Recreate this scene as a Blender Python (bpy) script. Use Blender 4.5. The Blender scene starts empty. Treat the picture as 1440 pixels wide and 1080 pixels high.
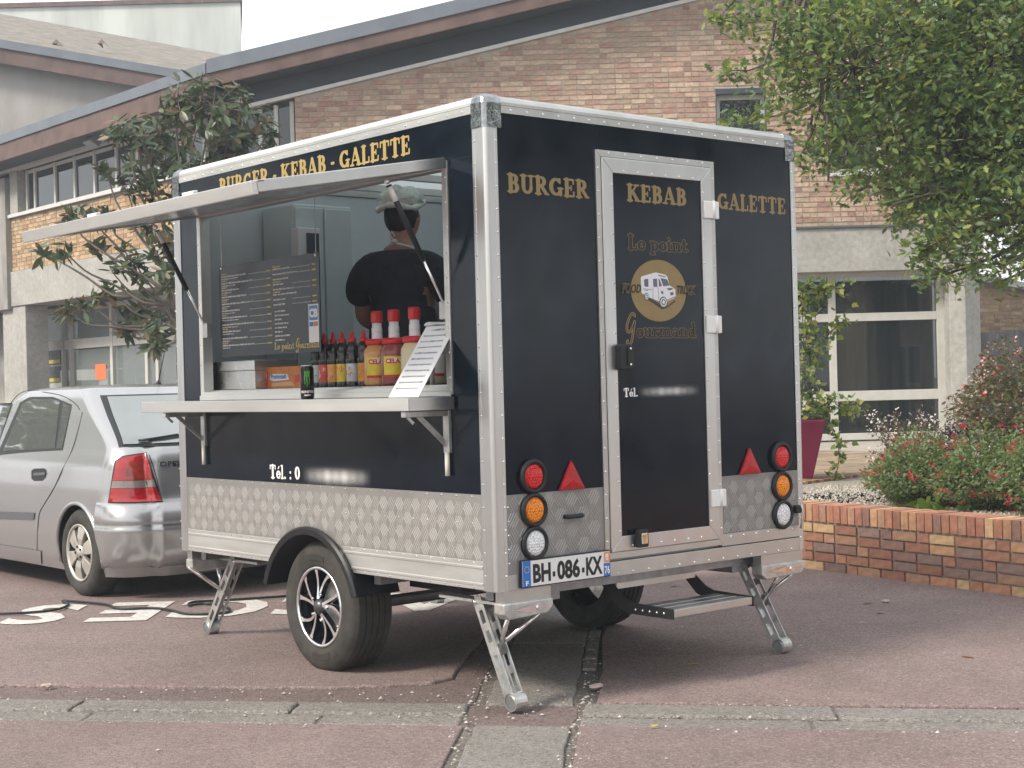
import bpy, bmesh, math, random
import numpy as np
from mathutils import Vector, Matrix
random.seed(7)
PI = math.pi
SC = bpy.context.scene
COL = SC.collection
# ------------------------------------------------------------------ camera
CAM = Vector((-4.1526, -4.9955, 1.3988)); FPX = 2163.7
YAW, PITCH, ROLL = 0.7069, -0.0007, -0.0258
_d = Vector((math.sin(YAW)*math.cos(PITCH), math.cos(YAW)*math.cos(PITCH), math.sin(PITCH)))
_r0 = Vector((math.cos(YAW), -math.sin(YAW), 0)); _u0 = _r0.cross(_d)
_r = math.cos(ROLL)*_r0 + math.sin(ROLL)*_u0
_u = -math.sin(ROLL)*_r0 + math.cos(ROLL)*_u0
cd = bpy.data.cameras.new('camera'); cam = bpy.data.objects.new('camera', cd); COL.objects.link(cam)
cd.sensor_width = 36; cd.lens = FPX/1440*36; cd.clip_start = .1; cd.clip_end = 2000
cam.matrix_world = Matrix(((_r.x, _u.x, -_d.x, CAM.x), (_r.y, _u.y, -_d.y, CAM.y), (_r.z, _u.z, -_d.z, CAM.z), (0, 0, 0, 1)))
SC.camera = cam
# ------------------------------------------------------------------ sky, sun, exposure
SUN_TO = Vector((-.85, .12, 0)).normalized(); SUN_EL = math.radians(42)
w = bpy.data.worlds.new('World'); SC.world = w; w.use_nodes = True
nt = w.node_tree; nt.nodes.clear()
sky = nt.nodes.new('ShaderNodeTexSky'); sky.sky_type = 'NISHITA'; sky.sun_disc = False
sky.sun_elevation = SUN_EL; sky.sun_rotation = math.atan2(SUN_TO.x, SUN_TO.y)
sky.dust_density = 4; sky.air_density = 1.2
tc = nt.nodes.new('ShaderNodeTexCoord'); mp = nt.nodes.new('ShaderNodeMapping'); mp.inputs['Scale'].default_value = (1, 1, 3)
nz = nt.nodes.new('ShaderNodeTexNoise'); nz.inputs['Scale'].default_value = 1.6; nz.inputs['Detail'].default_value = 6
cr = nt.nodes.new('ShaderNodeValToRGB'); cr.color_ramp.elements[0].position = .32; cr.color_ramp.elements[1].position = .62
cr.color_ramp.elements[0].color = (.62, .62, .62, 1); cr.color_ramp.elements[1].color = (1, 1, 1, 1)
mx = nt.nodes.new('ShaderNodeMix'); mx.data_type = 'RGBA'; mx.inputs['B'].default_value = (7.6, 7.7, 7.8, 1)
bg = nt.nodes.new('ShaderNodeBackground'); bg.inputs['Strength'].default_value = .1
wo = nt.nodes.new('ShaderNodeOutputWorld')
nt.links.new(tc.outputs['Generated'], mp.inputs['Vector']); nt.links.new(mp.outputs['Vector'], nz.inputs['Vector'])
nt.links.new(nz.outputs['Fac'], cr.inputs['Fac']); nt.links.new(cr.outputs['Color'], mx.inputs['Factor'])
nt.links.new(sky.outputs['Color'], mx.inputs['A']); nt.links.new(mx.outputs['Result'], bg.inputs['Color'])
nt.links.new(bg.outputs['Background'], wo.inputs['Surface'])
sd = bpy.data.lights.new('sun', 'SUN'); sd.energy = 2.1; sd.angle = math.radians(12); sd.color = (1, .91, .78)
sun = bpy.data.objects.new('sun', sd); COL.objects.link(sun)
_to = Vector((SUN_TO.x*math.cos(SUN_EL), SUN_TO.y*math.cos(SUN_EL), math.sin(SUN_EL)))
sun.rotation_euler = _to.to_track_quat('Z', 'Y').to_euler(); sun.location = (0, 0, 30)
vs = SC.view_settings
SC.display_settings.display_device = 'sRGB'; vs.view_transform = 'Standard'; vs.look = 'None'; vs.exposure = 1.0; vs.gamma = 1
SC.render.engine = 'CYCLES'; SC.cycles.use_denoising = True; SC.cycles.max_bounces = 10
SC.cycles.caustics_reflective = False; SC.cycles.caustics_refractive = False

# ------------------------------------------------------------------ pixel -> world (photo 1440x1080)
def ray(x, y): return _d + (x-720)/FPX*_r - (y-540)/FPX*_u
def pl(x, y, ax, c):
    v = ray(x, y); return CAM + v*((c-CAM[ax])/v[ax])
def onplane(x, y, p0, n):
    v = ray(x, y); return CAM + v*((p0-CAM).dot(n)/v.dot(n))
def atd(x, y, depth): return CAM + ray(x, y)*depth

# ------------------------------------------------------------------ mesh helpers
class MB:
    def __init__(s): s.v = []; s.f = []; s.c = []; s.col = None
    def add(s, vs, fs):
        b = len(s.v); s.v += [tuple(p) for p in vs]
        for f in fs:
            s.f.append(tuple(b+i for i in f)); s.c.append(s.col)
        return s
    def hexa(s, p):
        return s.add(p, [(0,3,2,1),(4,5,6,7),(0,1,5,4),(1,2,6,5),(2,3,7,6),(3,0,4,7)])
    def box(s, x0, y0, z0, x1, y1, z1):
        return s.hexa([(x0,y0,z0),(x1,y0,z0),(x1,y1,z0),(x0,y1,z0),(x0,y0,z1),(x1,y0,z1),(x1,y1,z1),(x0,y1,z1)])
    def obox(s, o, a, b, c):
        o, a, b, c = Vector(o), Vector(a), Vector(b), Vector(c)
        if a.cross(b).dot(c) < 0: a, b = b, a
        return s.hexa([o, o+a, o+a+b, o+b, o+c, o+a+c, o+a+b+c, o+b+c])
    def bar(s, p0, p1, w, h, up=(0,0,1)):
        p0, p1 = Vector(p0), Vector(p1); d = (p1-p0); up = Vector(up)
        sx = d.cross(up)
        if sx.length < 1e-6: sx = d.cross(Vector((1,0,0)))
        sx.normalize(); uz = sx.cross(d).normalized()
        return s.obox(p0-sx*w/2-uz*h/2, d, sx*w, uz*h)
    def quad(s, a, b, c, d): return s.add([a,b,c,d], [(0,1,2,3)])
    def tube(s, pts, r, n=8, caps=True):
        pts = [Vector(p) for p in pts]; m = len(pts); rs = r if isinstance(r, (list, tuple)) else [r]*m
        vs = []; prev = None
        for i, p in enumerate(pts):
            t = (pts[min(i+1, m-1)]-pts[max(i-1, 0)]).normalized()
            if prev is None:
                a = t.cross(Vector((0,0,1)))
                if a.length < 1e-3: a = t.cross(Vector((1,0,0)))
            else: a = prev-t*prev.dot(t)
            a.normalize(); prev = a; b = t.cross(a)
            vs += [p+(a*math.cos(2*PI*k/n)+b*math.sin(2*PI*k/n))*rs[i] for k in range(n)]
        fs = [(i*n+k, i*n+(k+1)%n, (i+1)*n+(k+1)%n, (i+1)*n+k) for i in range(m-1) for k in range(n)]
        if caps: fs += [tuple(range(n-1, -1, -1)), tuple((m-1)*n+k for k in range(n))]
        return s.add(vs, fs)
    def lathe(s, prof, o=(0,0,0), ax=(0,0,1), n=32, a0=0, a1=2*PI):
        o, ax = Vector(o), Vector(ax).normalized()
        e = ax.cross(Vector((0,0,1)))
        if e.length < 1e-3: e = Vector((1,0,0))
        e.normalize(); g = ax.cross(e); full = abs(a1-a0-2*PI) < 1e-6; cnt = n if full else n+1; m = len(prof)
        vs = [o+ax*h+(e*math.cos(a0+(a1-a0)*k/n)+g*math.sin(a0+(a1-a0)*k/n))*r for k in range(cnt) for r, h in prof]
        fs = []
        for k in range(n):
            k2 = (k+1) % cnt
            for i in range(m-1):
                q = (k*m+i, k2*m+i, k2*m+i+1, k*m+i+1)
                if prof[i][0] < 1e-6: q = (q[0], q[2], q[3])
                elif prof[i+1][0] < 1e-6: q = (q[0], q[1], q[2])
                fs.append(q)
        return s.add(vs, fs)
    def prism(s, poly, fn, ext):
        b = [Vector(fn(p)) for p in poly]; ext = Vector(ext); n = len(b)
        nrm = Vector((0,0,0))
        for i in range(n): nrm += (b[i]-b[0]).cross(b[(i+1) % n]-b[0])
        if nrm.dot(ext) < 0: b.reverse()
        t = [p+ext for p in b]
        return s.add(b+t, [tuple(range(n-1, -1, -1)), tuple(range(n, 2*n))]+[(i, (i+1) % n, n+(i+1) % n, n+i) for i in range(n)])
    def ball(s, o, r, n=8, m=5, sc=(1,1,1)):
        o = Vector(o); vs = [o+Vector((0,0,-r*sc[2]))]
        for j in range(1, m):
            a = -PI/2+PI*j/m
            vs += [o+Vector((r*sc[0]*math.cos(a)*math.cos(2*PI*k/n), r*sc[1]*math.cos(a)*math.sin(2*PI*k/n), r*sc[2]*math.sin(a))) for k in range(n)]
        vs.append(o+Vector((0,0,r*sc[2]))); L_ = len(vs)-1
        fs = [(0, 1+(k+1) % n, 1+k) for k in range(n)]
        for j in range(m-2): fs += [(1+j*n+k, 1+j*n+(k+1) % n, 1+(j+1)*n+(k+1) % n, 1+(j+1)*n+k) for k in range(n)]
        fs += [(1+(m-2)*n+k, 1+(m-2)*n+(k+1) % n, L_) for k in range(n)]
        return s.add(vs, fs)
    def grid(s, fn, us, vs_, flip=False):
        nu, nv = len(us), len(vs_)
        P = [fn(u_, v_) for u_ in us for v_ in vs_]
        fs = [(i*nv+j, (i+1)*nv+j, (i+1)*nv+j+1, i*nv+j+1) for i in range(nu-1) for j in range(nv-1)]
        if flip: fs = [f[::-1] for f in fs]
        return s.add(P, fs)
    def mesh(s, name, smooth=False):
        me = bpy.data.meshes.new(name); me.from_pydata([tuple(p) for p in s.v], [], s.f)
        if any(c is not None for c in s.c):
            at = me.color_attributes.new('Col', 'FLOAT_COLOR', 'CORNER'); k = 0
            arr = []
            for f, c in zip(s.f, s.c):
                c = c or (1, 1, 1); arr += [c[0], c[1], c[2], 1.0]*len(f)
            at.data.foreach_set('color', arr)
        if smooth: me.shade_smooth()
        me.update(); return me
    def build(s, name, mt, parent=None, smooth=False, bevel=0, segs=2, solid=0, subsurf=0):
        me = s.mesh(name, smooth)
        return obj(name, me, mt, parent, bevel, segs, solid, subsurf)

def obj(name, me, mt, parent=None, bevel=0, segs=2, solid=0, subsurf=0):
    o = bpy.data.objects.new(name, me); COL.objects.link(o)
    if mt is not None and len(me.materials) == 0: me.materials.append(mt)
    if parent is not None:
        o.parent = parent; o.matrix_parent_inverse = WM(parent).inverted()
    if solid:
        m = o.modifiers.new('solid', 'SOLIDIFY'); m.thickness = solid; m.offset = 0
    if bevel:
        m = o.modifiers.new('bevel', 'BEVEL'); m.width = bevel; m.segments = segs; m.limit_method = 'ANGLE'; m.angle_limit = math.radians(40); m.harden_normals = False
    if subsurf:
        m = o.modifiers.new('subsurf', 'SUBSURF'); m.levels = subsurf; m.render_levels = subsurf
    return o
def WM(o):
    M = Matrix.LocRotScale(o.location, o.rotation_euler, o.scale)
    if o.parent is not None: M = WM(o.parent) @ o.matrix_parent_inverse @ M
    return M
def tag(o, label=None, cat=None, group=None, kind=None):
    if label: o['label'] = label
    if cat: o['category'] = cat
    if group: o['group'] = group
    if kind: o['kind'] = kind
    return o
def thing(name, label, cat, loc=(0,0,0), rz=0, group=None):
    o = bpy.data.objects.new(name, None); COL.objects.link(o); o.location = loc; o.rotation_euler = (0, 0, rz); o.empty_display_size = .1
    return tag(o, label, cat, group)
KIDS = {}
def copy_tree(o, parent=None, sub=None):
    c = o.copy(); COL.objects.link(c)
    if parent is not None: c.parent = parent; c.matrix_parent_inverse = o.matrix_parent_inverse.copy()
    for ch in (sub or CH)(o): copy_tree(ch, c, sub)
    return c
def CH(o): return [x for x in COL.objects if x.parent == o]
def rot2(p, a): return (p[0]*math.cos(a)-p[1]*math.sin(a), p[0]*math.sin(a)+p[1]*math.cos(a))
def rivets(pts, n, r=.0055):
    """small domes at pts with outward normal n"""
    m = MB(); n = Vector(n).normalized(); a = n.cross(Vector((0,0,1)))
    if a.length < .1: a = n.cross(Vector((1,0,0)))
    a.normalize(); b = n.cross(a)
    for p in pts:
        p = Vector(p); vs = []
        for rr, h in ((r, 0), (r*.75, r*.4)):
            vs += [p+(a*math.cos(k*PI/3)+b*math.sin(k*PI/3))*rr+n*h for k in range(6)]
        vs.append(p+n*r*.55)
        m.add(vs, [(k, (k+1) % 6, 6+(k+1) % 6, 6+k) for k in range(6)]+[(6+k, 6+(k+1) % 6, 12) for k in range(6)])
    return m
def lerp_pts(a, b, n): a, b = Vector(a), Vector(b); return [a.lerp(b, (i+.5)/n) for i in range(n)]

# ------------------------------------------------------------------ materials
def srgb(r, g, b): return tuple(((c/255)/12.92 if c/255 <= .04045 else ((c/255+.055)/1.055)**2.4) for c in (r, g, b))
MATS = {}
def mat(name, base, rough=.6, metal=0, var=.0, vscale=8, bump=0, bscale=60, rvar=0, attr=False, spec=.5, coat=0, trans=0, detail=4, stretch=None, fine=0, dist=.004, base2=None, emit=None, alpha=1, ior=1.45):
    if name in MATS: return MATS[name]
    m = bpy.data.materials.new(name); m.use_nodes = True; t = m.node_tree; N = t.nodes; K = t.links
    b = N['Principled BSDF']; b.inputs['Roughness'].default_value = rough; b.inputs['Metallic'].default_value = metal
    b.inputs['Specular IOR Level'].default_value = spec; b.inputs['IOR'].default_value = ior
    b.inputs['Base Color'].default_value = (*base, 1); b.inputs['Coat Weight'].default_value = coat; b.inputs['Coat Roughness'].default_value = .06
    b.inputs['Transmission Weight'].default_value = trans; b.inputs['Alpha'].default_value = alpha
    co = N.new('ShaderNodeTexCoord'); vec = co.outputs['Object']
    if stretch:
        q = N.new('ShaderNodeMapping'); q.inputs['Scale'].default_value = stretch; K.new(vec, q.inputs['Vector']); vec = q.outputs['Vector']
    def noise(sc, de=detail):
        n = N.new('ShaderNodeTexNoise'); n.inputs['Scale'].default_value = sc; n.inputs['Detail'].default_value = de; n.inputs['Roughness'].default_value = .6
        K.new(vec, n.inputs['Vector']); return n.outputs['Fac']
    cur = None
    if attr:
        a = N.new('ShaderNodeAttribute'); a.attribute_name = 'Col'; cur = a.outputs['Color']
    if var or base2:
        mxn = N.new('ShaderNodeMix'); mxn.data_type = 'RGBA'
        rp = N.new('ShaderNodeMapRange'); rp.inputs['From Min'].default_value = .3; rp.inputs['From Max'].default_value = .7
        K.new(noise(vscale), rp.inputs['Value']); K.new(rp.outputs['Result'], mxn.inputs['Factor'])
        if base2:
            mxn.inputs['A'].default_value = (*base, 1); mxn.inputs['B'].default_value = (*base2, 1); cur = mxn.outputs['Result']
        else:
            mxn.inputs['A'].default_value = (1-var,)*3+(1,); mxn.inputs['B'].default_value = (1+var,)*3+(1,)
            mu = N.new('ShaderNodeMix'); mu.data_type = 'RGBA'; mu.blend_type = 'MULTIPLY'; mu.inputs['Factor'].default_value = 1
            if cur is not None: K.new(cur, mu.inputs['A'])
            else: mu.inputs['A'].default_value = (*base, 1)
            K.new(mxn.outputs['Result'], mu.inputs['B']); cur = mu.outputs['Result']
    if fine:
        n2 = noise(fine, 2); rp = N.new('ShaderNodeMapRange'); rp.inputs['From Min'].default_value = .3; rp.inputs['From Max'].default_value = .7
        rp.inputs['To Min'].default_value = .86; rp.inputs['To Max'].default_value = 1.14; K.new(n2, rp.inputs['Value'])
        mu = N.new('ShaderNodeMix'); mu.data_type = 'RGBA'; mu.blend_type = 'MULTIPLY'; mu.inputs['Factor'].default_value = 1
        if cur is not None: K.new(cur, mu.inputs['A'])
        else: mu.inputs['A'].default_value = (*base, 1)
        K.new(rp.outputs['Result'], mu.inputs['B']); cur = mu.outputs['Result']
    if cur is not None: K.new(cur, b.inputs['Base Color'])
    if rvar:
        rp = N.new('ShaderNodeMapRange'); rp.inputs['From Min'].default_value = .3; rp.inputs['From Max'].default_value = .7
        rp.inputs['To Min'].default_value = max(0, rough-rvar); rp.inputs['To Max'].default_value = rough+rvar
        K.new(noise(vscale*1.7), rp.inputs['Value']); K.new(rp.outputs['Result'], b.inputs['Roughness'])
    if bump:
        bp_ = N.new('ShaderNodeBump'); bp_.inputs['Strength'].default_value = bump; bp_.inputs['Distance'].default_value = dist
        K.new(noise(bscale), bp_.inputs['Height']); K.new(bp_.outputs['Normal'], b.inputs['Normal'])
    if emit:
        b.inputs['Emission Color'].default_value = (*emit[:3], 1); b.inputs['Emission Strength'].default_value = emit[3]
    MATS[name] = m; return m

def leafmat(name, trans=.35, rough=.45):
    m = bpy.data.materials.new(name); m.use_nodes = True; t = m.node_tree; N = t.nodes; K = t.links
    b = N['Principled BSDF']; b.inputs['Roughness'].default_value = rough
    a = N.new('ShaderNodeAttribute'); a.attribute_name = 'Col'; K.new(a.outputs['Color'], b.inputs['Base Color'])
    tr = N.new('ShaderNodeBsdfTranslucent')
    hs = N.new('ShaderNodeHueSaturation'); hs.inputs['Hue'].default_value = .48; hs.inputs['Saturation'].default_value = 1.15; hs.inputs['Value'].default_value = 1.7
    K.new(a.outputs['Color'], hs.inputs['Color']); K.new(hs.outputs['Color'], tr.inputs['Color'])
    ms = N.new('ShaderNodeMixShader'); ms.inputs['Fac'].default_value = trans
    K.new(b.outputs['BSDF'], ms.inputs[1]); K.new(tr.outputs['BSDF'], ms.inputs[2]); K.new(ms.outputs['Shader'], N['Material Output'].inputs['Surface'])
    return m

ALU = mat('aluminium', (.62, .62, .61), .36, 1, var=.06, vscale=5, rvar=.07, stretch=(1, 1, .15), bump=.03, bscale=40)
ALU2 = mat('satin_aluminium', (.55, .545, .53), .42, 1, var=.08, vscale=6, rvar=.08, bump=.04, bscale=30)
ALUW = mat('bright_aluminium', (.68, .68, .655), .42, .85, var=.10, vscale=7, rvar=.10, stretch=(1, .12, 1))
CHROME = mat('chrome', (.85, .85, .86), .12, 1, var=.05)
ZINC = mat('galvanised_steel', (.58, .585, .575), .40, .8, var=.22, vscale=18, rvar=.12)
STEEL = mat('brushed_steel', (.60, .60, .59), .32, 1, var=.06, vscale=10, stretch=(.1, 1, 1), rvar=.08)
BLACK = mat('black_vinyl', (.0026, .0066, .0135), .16, 0, ior=1.36, var=.3, vscale=2.5, rvar=.08, bump=.012, bscale=3, dist=.02)
BLACKP = mat('black_plastic', (.012, .013, .015), .5, 0, var=.2, vscale=30)
RUBBER = mat('rubber', (.045, .042, .039), .82, 0, var=.35, vscale=14, bump=.15, bscale=120)
GOLD = mat('gold_vinyl', (.46, .33, .12), .42, .25, var=.08, vscale=12)
GOLDD = mat('matt_gold_vinyl', (.27, .195, .085), .45, .15, var=.06, vscale=12)
WHITE = mat('white_paint', (.78, .78, .76), .45, var=.04)
WPLAST = mat('white_plastic', (.80, .80, .79), .38)
INNER = mat('interior_panel', (.70, .75, .77), .42, var=.04, vscale=2)
# ------------------------------------------------------------------ ground
def ground_mat(name, base, light, dark, sc=1.0):
    m = bpy.data.materials.new(name); m.use_nodes = True; t = m.node_tree; N = t.nodes; K = t.links
    b = N['Principled BSDF']; b.inputs['Roughness'].default_value = .88; b.inputs['Specular IOR Level'].default_value = .3
    co = N.new('ShaderNodeTexCoord').outputs['Object']
    def noise(s, d=3, r=.6):
        n = N.new('ShaderNodeTexNoise'); n.inputs['Scale'].default_value = s; n.inputs['Detail'].default_value = d; n.inputs['Roughness'].default_value = r; K.new(co, n.inputs['Vector']); return n.outputs['Fac']
    def ramp(v, a, bb, lo=0., hi=1.):
        r = N.new('ShaderNodeMapRange'); r.inputs['From Min'].default_value = a; r.inputs['From Max'].default_value = bb; r.inputs['To Min'].default_value = lo; r.inputs['To Max'].default_value = hi
        K.new(v, r.inputs['Value']); return r.outputs['Result']
    def mix(f, A, B, mode='MIX'):
        x = N.new('ShaderNodeMix'); x.data_type = 'RGBA'; x.blend_type = mode
        for s_, v in (('Factor', f), ('A', A), ('B', B)):
            if isinstance(v, (int, float)): x.inputs[s_].default_value = v
            elif isinstance(v, tuple): x.inputs[s_].default_value = (*v, 1)
            else: K.new(v, x.inputs[s_])
        return x.outputs['Result']
    vo = N.new('ShaderNodeTexVoronoi'); vo.inputs['Scale'].default_value = 120*sc; K.new(co, vo.inputs['Vector'])
    sep = N.new('ShaderNodeSeparateColor'); K.new(vo.outputs['Color'], sep.inputs['Color'])
    c = mix(ramp(noise(1.1, 5), .35, .65), tuple(x*.82 for x in base), tuple(x*1.15 for x in base))
    c = mix(ramp(sep.outputs['Red'], .55, .95, 0, .75), c, light)
    c = mix(ramp(sep.outputs['Green'], .70, .98, 0, .8), c, dark)
    c = mix(ramp(noise(260*sc, 2), .62, .72, 0, .8), c, tuple(min(.7, x*1.7) for x in light))
    c = mix(ramp(noise(.45, 6, .7), .5, .75, 0, .35), c, tuple(x*.55 for x in base))
    c = mix(ramp(noise(6, 6, .75), .58, .72, 0, .35), c, tuple(x*.6 for x in base))
    K.new(c, b.inputs['Base Color'])
    bu = N.new('ShaderNodeBump'); bu.inputs['Strength'].default_value = .55; bu.inputs['Distance'].default_value = .006
    mn = N.new('ShaderNodeMath'); mn.operation = 'ADD'; K.new(vo.outputs['Distance'], mn.inputs[0]); K.new(noise(40*sc, 4), mn.inputs[1])
    K.new(mn.outputs['Value'], bu.inputs['Height']); K.new(bu.outputs['Normal'], b.inputs['Normal'])
    return m
ASPH = ground_mat('red_asphalt', (.212, .158, .150), (.33, .272, .26), (.10, .078, .076))
ASPHD = ground_mat('dark_red_asphalt', (.16, .122, .117), (.25, .195, .19), (.04, .03, .032))
CONC = ground_mat('worn_concrete', (.205, .191, .178), (.31, .29, .27), (.10, .093, .087), .8)
SOIL = ground_mat('joint_dirt', (.14, .125, .115), (.30, .27, .24), (.06, .054, .05), .7)
PAINT = mat('road_paint', (.55, .53, .50), .8, var=.25, vscale=30, bump=.3, bscale=120)
GA = Vector((.707, .707, 0)); GB = Vector((.638, -.770, 0))       # along the concrete strip, along the kerb
K0 = Vector((.253, -.033, 0))                                        # where kerb and strip cross
def gp(a, b, z=0): return K0+GA*a+GB*b+Vector((0, 0, z))
m = MB(); m.quad((-150,-150,-.016),(300,-150,-.016),(300,300,-.016),(-150,300,-.016)); g = m.build('ground', SOIL); tag(g, kind='structure')
# four asphalt fields around the strip and the kerb band, the back left one a raised overlay with a sloped lip
def field(name, poly, z, mt, edge=.02):
    m = MB(); m.prism([(p[0], p[1]) for p in poly], lambda p: gp(p[0], p[1], -.028), (0, 0, z+.028))
    o = m.build(name, mt, bevel=.008, segs=2); tag(o, kind='structure'); return o
def wob(a0, b0, a1, b1, n, amp):
    return [(a0+(a1-a0)*i/n+random.uniform(-amp, amp)*(0 < i < n), b0+(b1-b0)*i/n+random.uniform(-amp, amp)*(0 < i < n)) for i in range(n+1)]
SW0, SW1 = -.29, .10        # strip, across
KB0, KB1 = -.35, .06        # kerb band, along GA (front edge, back edge)
field('road', wob(-80, -80, -80, -.35, 2, 0)+wob(-80, -.36, KB0-.02, -.34, 60, .012)[1:]+wob(KB0-.01, -.35, KB0-.005, -80, 3, 0)[1:], -.004, ASPH)
field('road', wob(KB0-.01, .14, -80, .16, 60, .012)+wob(-80, 150, KB0-.005, 150, 2, 0)+wob(KB0-.005, 100, KB0-.01, .14, 2, 0)[1:], -.004, ASPH)
# lower shelf behind the kerb on the left, dark asphalt with the overlay edge's shade included, then the overlay
field('gutter_shelf', [(KB1+.01, -60), (.50, -60), (.62, -.75), (1.4, -.42), (60, -.40), (60, -.33)]+wob(6, -.34, .1, -.34, 26, .015)+[(KB1+.01, -.36)], -.010, ASPHD)
ov = [(.30, -60)]+wob(.31, -8, .36, -1.05, 16, .012)+wob(.40, -.85, .50, -.58, 3, .01)+wob(.62, -.50, 1.9, -.47, 8, .015)+[(70, -.44), (70, -60)]
m = MB(); m.prism(ov, lambda p: gp(p[0], p[1], -.026), (0, 0, .032)); ovo = m.build('pavement', ASPH, bevel=.012, segs=3); tag(ovo, kind='structure')
field('pavement', wob(KB1+.03, .20, 9, .19, 36, .014)+[(70, .19), (70, 150), (KB1+.03, 150)]+wob(KB1+.03, 20, KB1+.03, .20, 20, .012)[:-1], .002, ASPH)
# concrete strip: separate slabs
for a0, a1, dz in ((-1.30, KB0-.015, -.002), (-2.7, -1.32, -.004), (-4.2, -2.72, -.003), (KB1+.012, 1.62, -.006), (1.64, 3.05, -.004), (3.07, 4.5, -.005), (4.52, 6.0, -.004)):
    P = wob(a0, SW0+.0, a1, SW0+.0, 10, .007)+wob(a1, SW1, a0, SW1, 10, .007)
    m = MB(); m.prism(P, lambda p: gp(p[0], p[1], -.06), (0, 0, .06+dz)); o = m.build('concrete_slab', CONC, g, bevel=.008, segs=2)
# kerb band of flush kerb stones (back row) and gutter stones (front row)
def stone(a0, a1, b0, b1, z):
    P = wob(a0, b0, a1, b0, 5, .004)+wob(a1, b1, a0, b1, 5, .004)
    m = MB(); m.prism(P, lambda p: gp(p[0], p[1], -.06), (0, 0, .06+z)); return m.build('kerb_stone', CONC, g, bevel=.012, segs=2)
b = -.36; Lk = [.78, 1.02, 1.0, 1.0, 1.0, 1.0, 1.0, 1.0, 1.0]
for l in Lk: stone(-.15, KB1, b-l+.012, b, random.uniform(-.004, .004)); b -= l
b = -.36
for l in (.62, 1.05, 1.0, 1.0, 1.0, 1.0, 1.0, 1.0): stone(KB0, -.163, b-l+.01, b, random.uniform(-.012, -.008)); b -= l
b = .15
for l in (1.06, 1.0, 1.0, 1.0, 1.0, 1.0, 1.0): stone(-.15, KB1, b, b+l-.014, random.uniform(-.004, .004)); b += l
b = .14
for l in (.95, 1.0, 1.0, 1.0, 1.0, 1.0, 1.0): stone(KB0, -.163, b, b+l-.012, random.uniform(-.012, -.008)); b += l
# a sunk bit of asphalt and two stones where strip and kerb cross
field('gutter_shelf', wob(KB0+.01, SW0-.06, KB1-.01, SW0-.05, 4, .01)+wob(KB1-.01, SW1+.03, KB0+.01, SW1+.02, 4, .012), -.011, ASPHD)
# small setts along the right edge of the strip
for i in range(9):
    a = .9+i*.135
    m = MB(); m.prism([(a, .112), (a+.12, .112), (a+.12, .178), (a, .178)], lambda p: gp(p[0], p[1], -.05), (0, 0, .046+random.uniform(-.004, .004))); m.build('sett', CONC, g, bevel=.008)
# painted lettering, read from the far side
def text_mesh(name, s, size=1, ext=.0, offset=0, align='LEFT', spacing=1, shear=0, wx=1, res=3):
    cu = bpy.data.curves.new(name, 'FONT'); cu.body = s; cu.size = size; cu.extrude = ext; cu.offset = offset; cu.align_x = align; cu.space_character = spacing; cu.shear = shear; cu.resolution_u = res
    o = bpy.data.objects.new(name, cu); COL.objects.link(o)
    dg = bpy.context.evaluated_depsgraph_get(); me = bpy.data.meshes.new_from_object(o.evaluated_get(dg)); me.materials.clear()
    bpy.data.objects.remove(o); bpy.data.curves.remove(cu)
    if wx != 1:
        for v in me.vertices: v.co.x *= wx
    me.name = name; return me
def place(me, name, mt, parent, o, ex, ey, n=None):
    """lay a text mesh on a plane: o origin, ex reading direction, ey up"""
    ex, ey = Vector(ex), Vector(ey); ez = ex.cross(ey).normalized(); o = Vector(o)
    M = Matrix(((ex.x, ey.x, ez.x, o.x), (ex.y, ey.y, ez.y, o.y), (ex.z, ey.z, ez.z, o.z), (0, 0, 0, 1)))
    me.transform(M); return obj(name, me, mt, parent)
ed = (pl(597, 852, 2, 0)-pl(60, 866, 2, 0)); ed.z = 0; ed.normalize(); fw = Vector((-ed.y, ed.x, 0))
cs = [pl(60, 866, 2, 0), pl(187, 862, 2, 0), pl(312, 857, 2, 0), None, pl(597, 848, 2, 0)]
cs[3] = cs[2].lerp(cs[4], .5)
for ch, c in zip('SECCA', cs):
    me = text_mesh('painted_letter', ch, 1.12, 0, .03, 'CENTER', wx=.78)
    oo = place(me, 'painted_letter', PAINT, ovo, c+fw*.40+Vector((0, 0, .0105)), -ed, -fw)
# black power cable on the tarmac
pts = [pl(x, y, 2, .02) for x, y in ((-60, 862), (0, 863), (45, 861), (80, 857), (96, 850), (88, 845), (110, 846), (150, 850), (168, 856), (215, 855), (240, 858), (262, 863), (300, 863), (322, 860), (318, 854), (290, 849), (266, 851), (275, 846), (330, 843), (404, 838), (470, 832))]
def smooth_path(p, k=6):
    out = []
    for i in range(len(p)-1):
        a, b_, c, d_ = p[max(i-1, 0)], p[i], p[i+1], p[min(i+2, len(p)-1)]
        for j in range(k):
            t = j/k; out.append(.5*((2*b_)+(c-a)*t+(2*a-5*b_+4*c-d_)*t*t+(3*b_-a-3*c+d_)*t**3))
    return out+[p[-1]]
cb = MB().tube(smooth_path(pts), .008, 8).build('power_cable', BLACKP, smooth=True)
tag(cb, 'black power cable looping over the red tarmac behind the car', 'cable')
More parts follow.
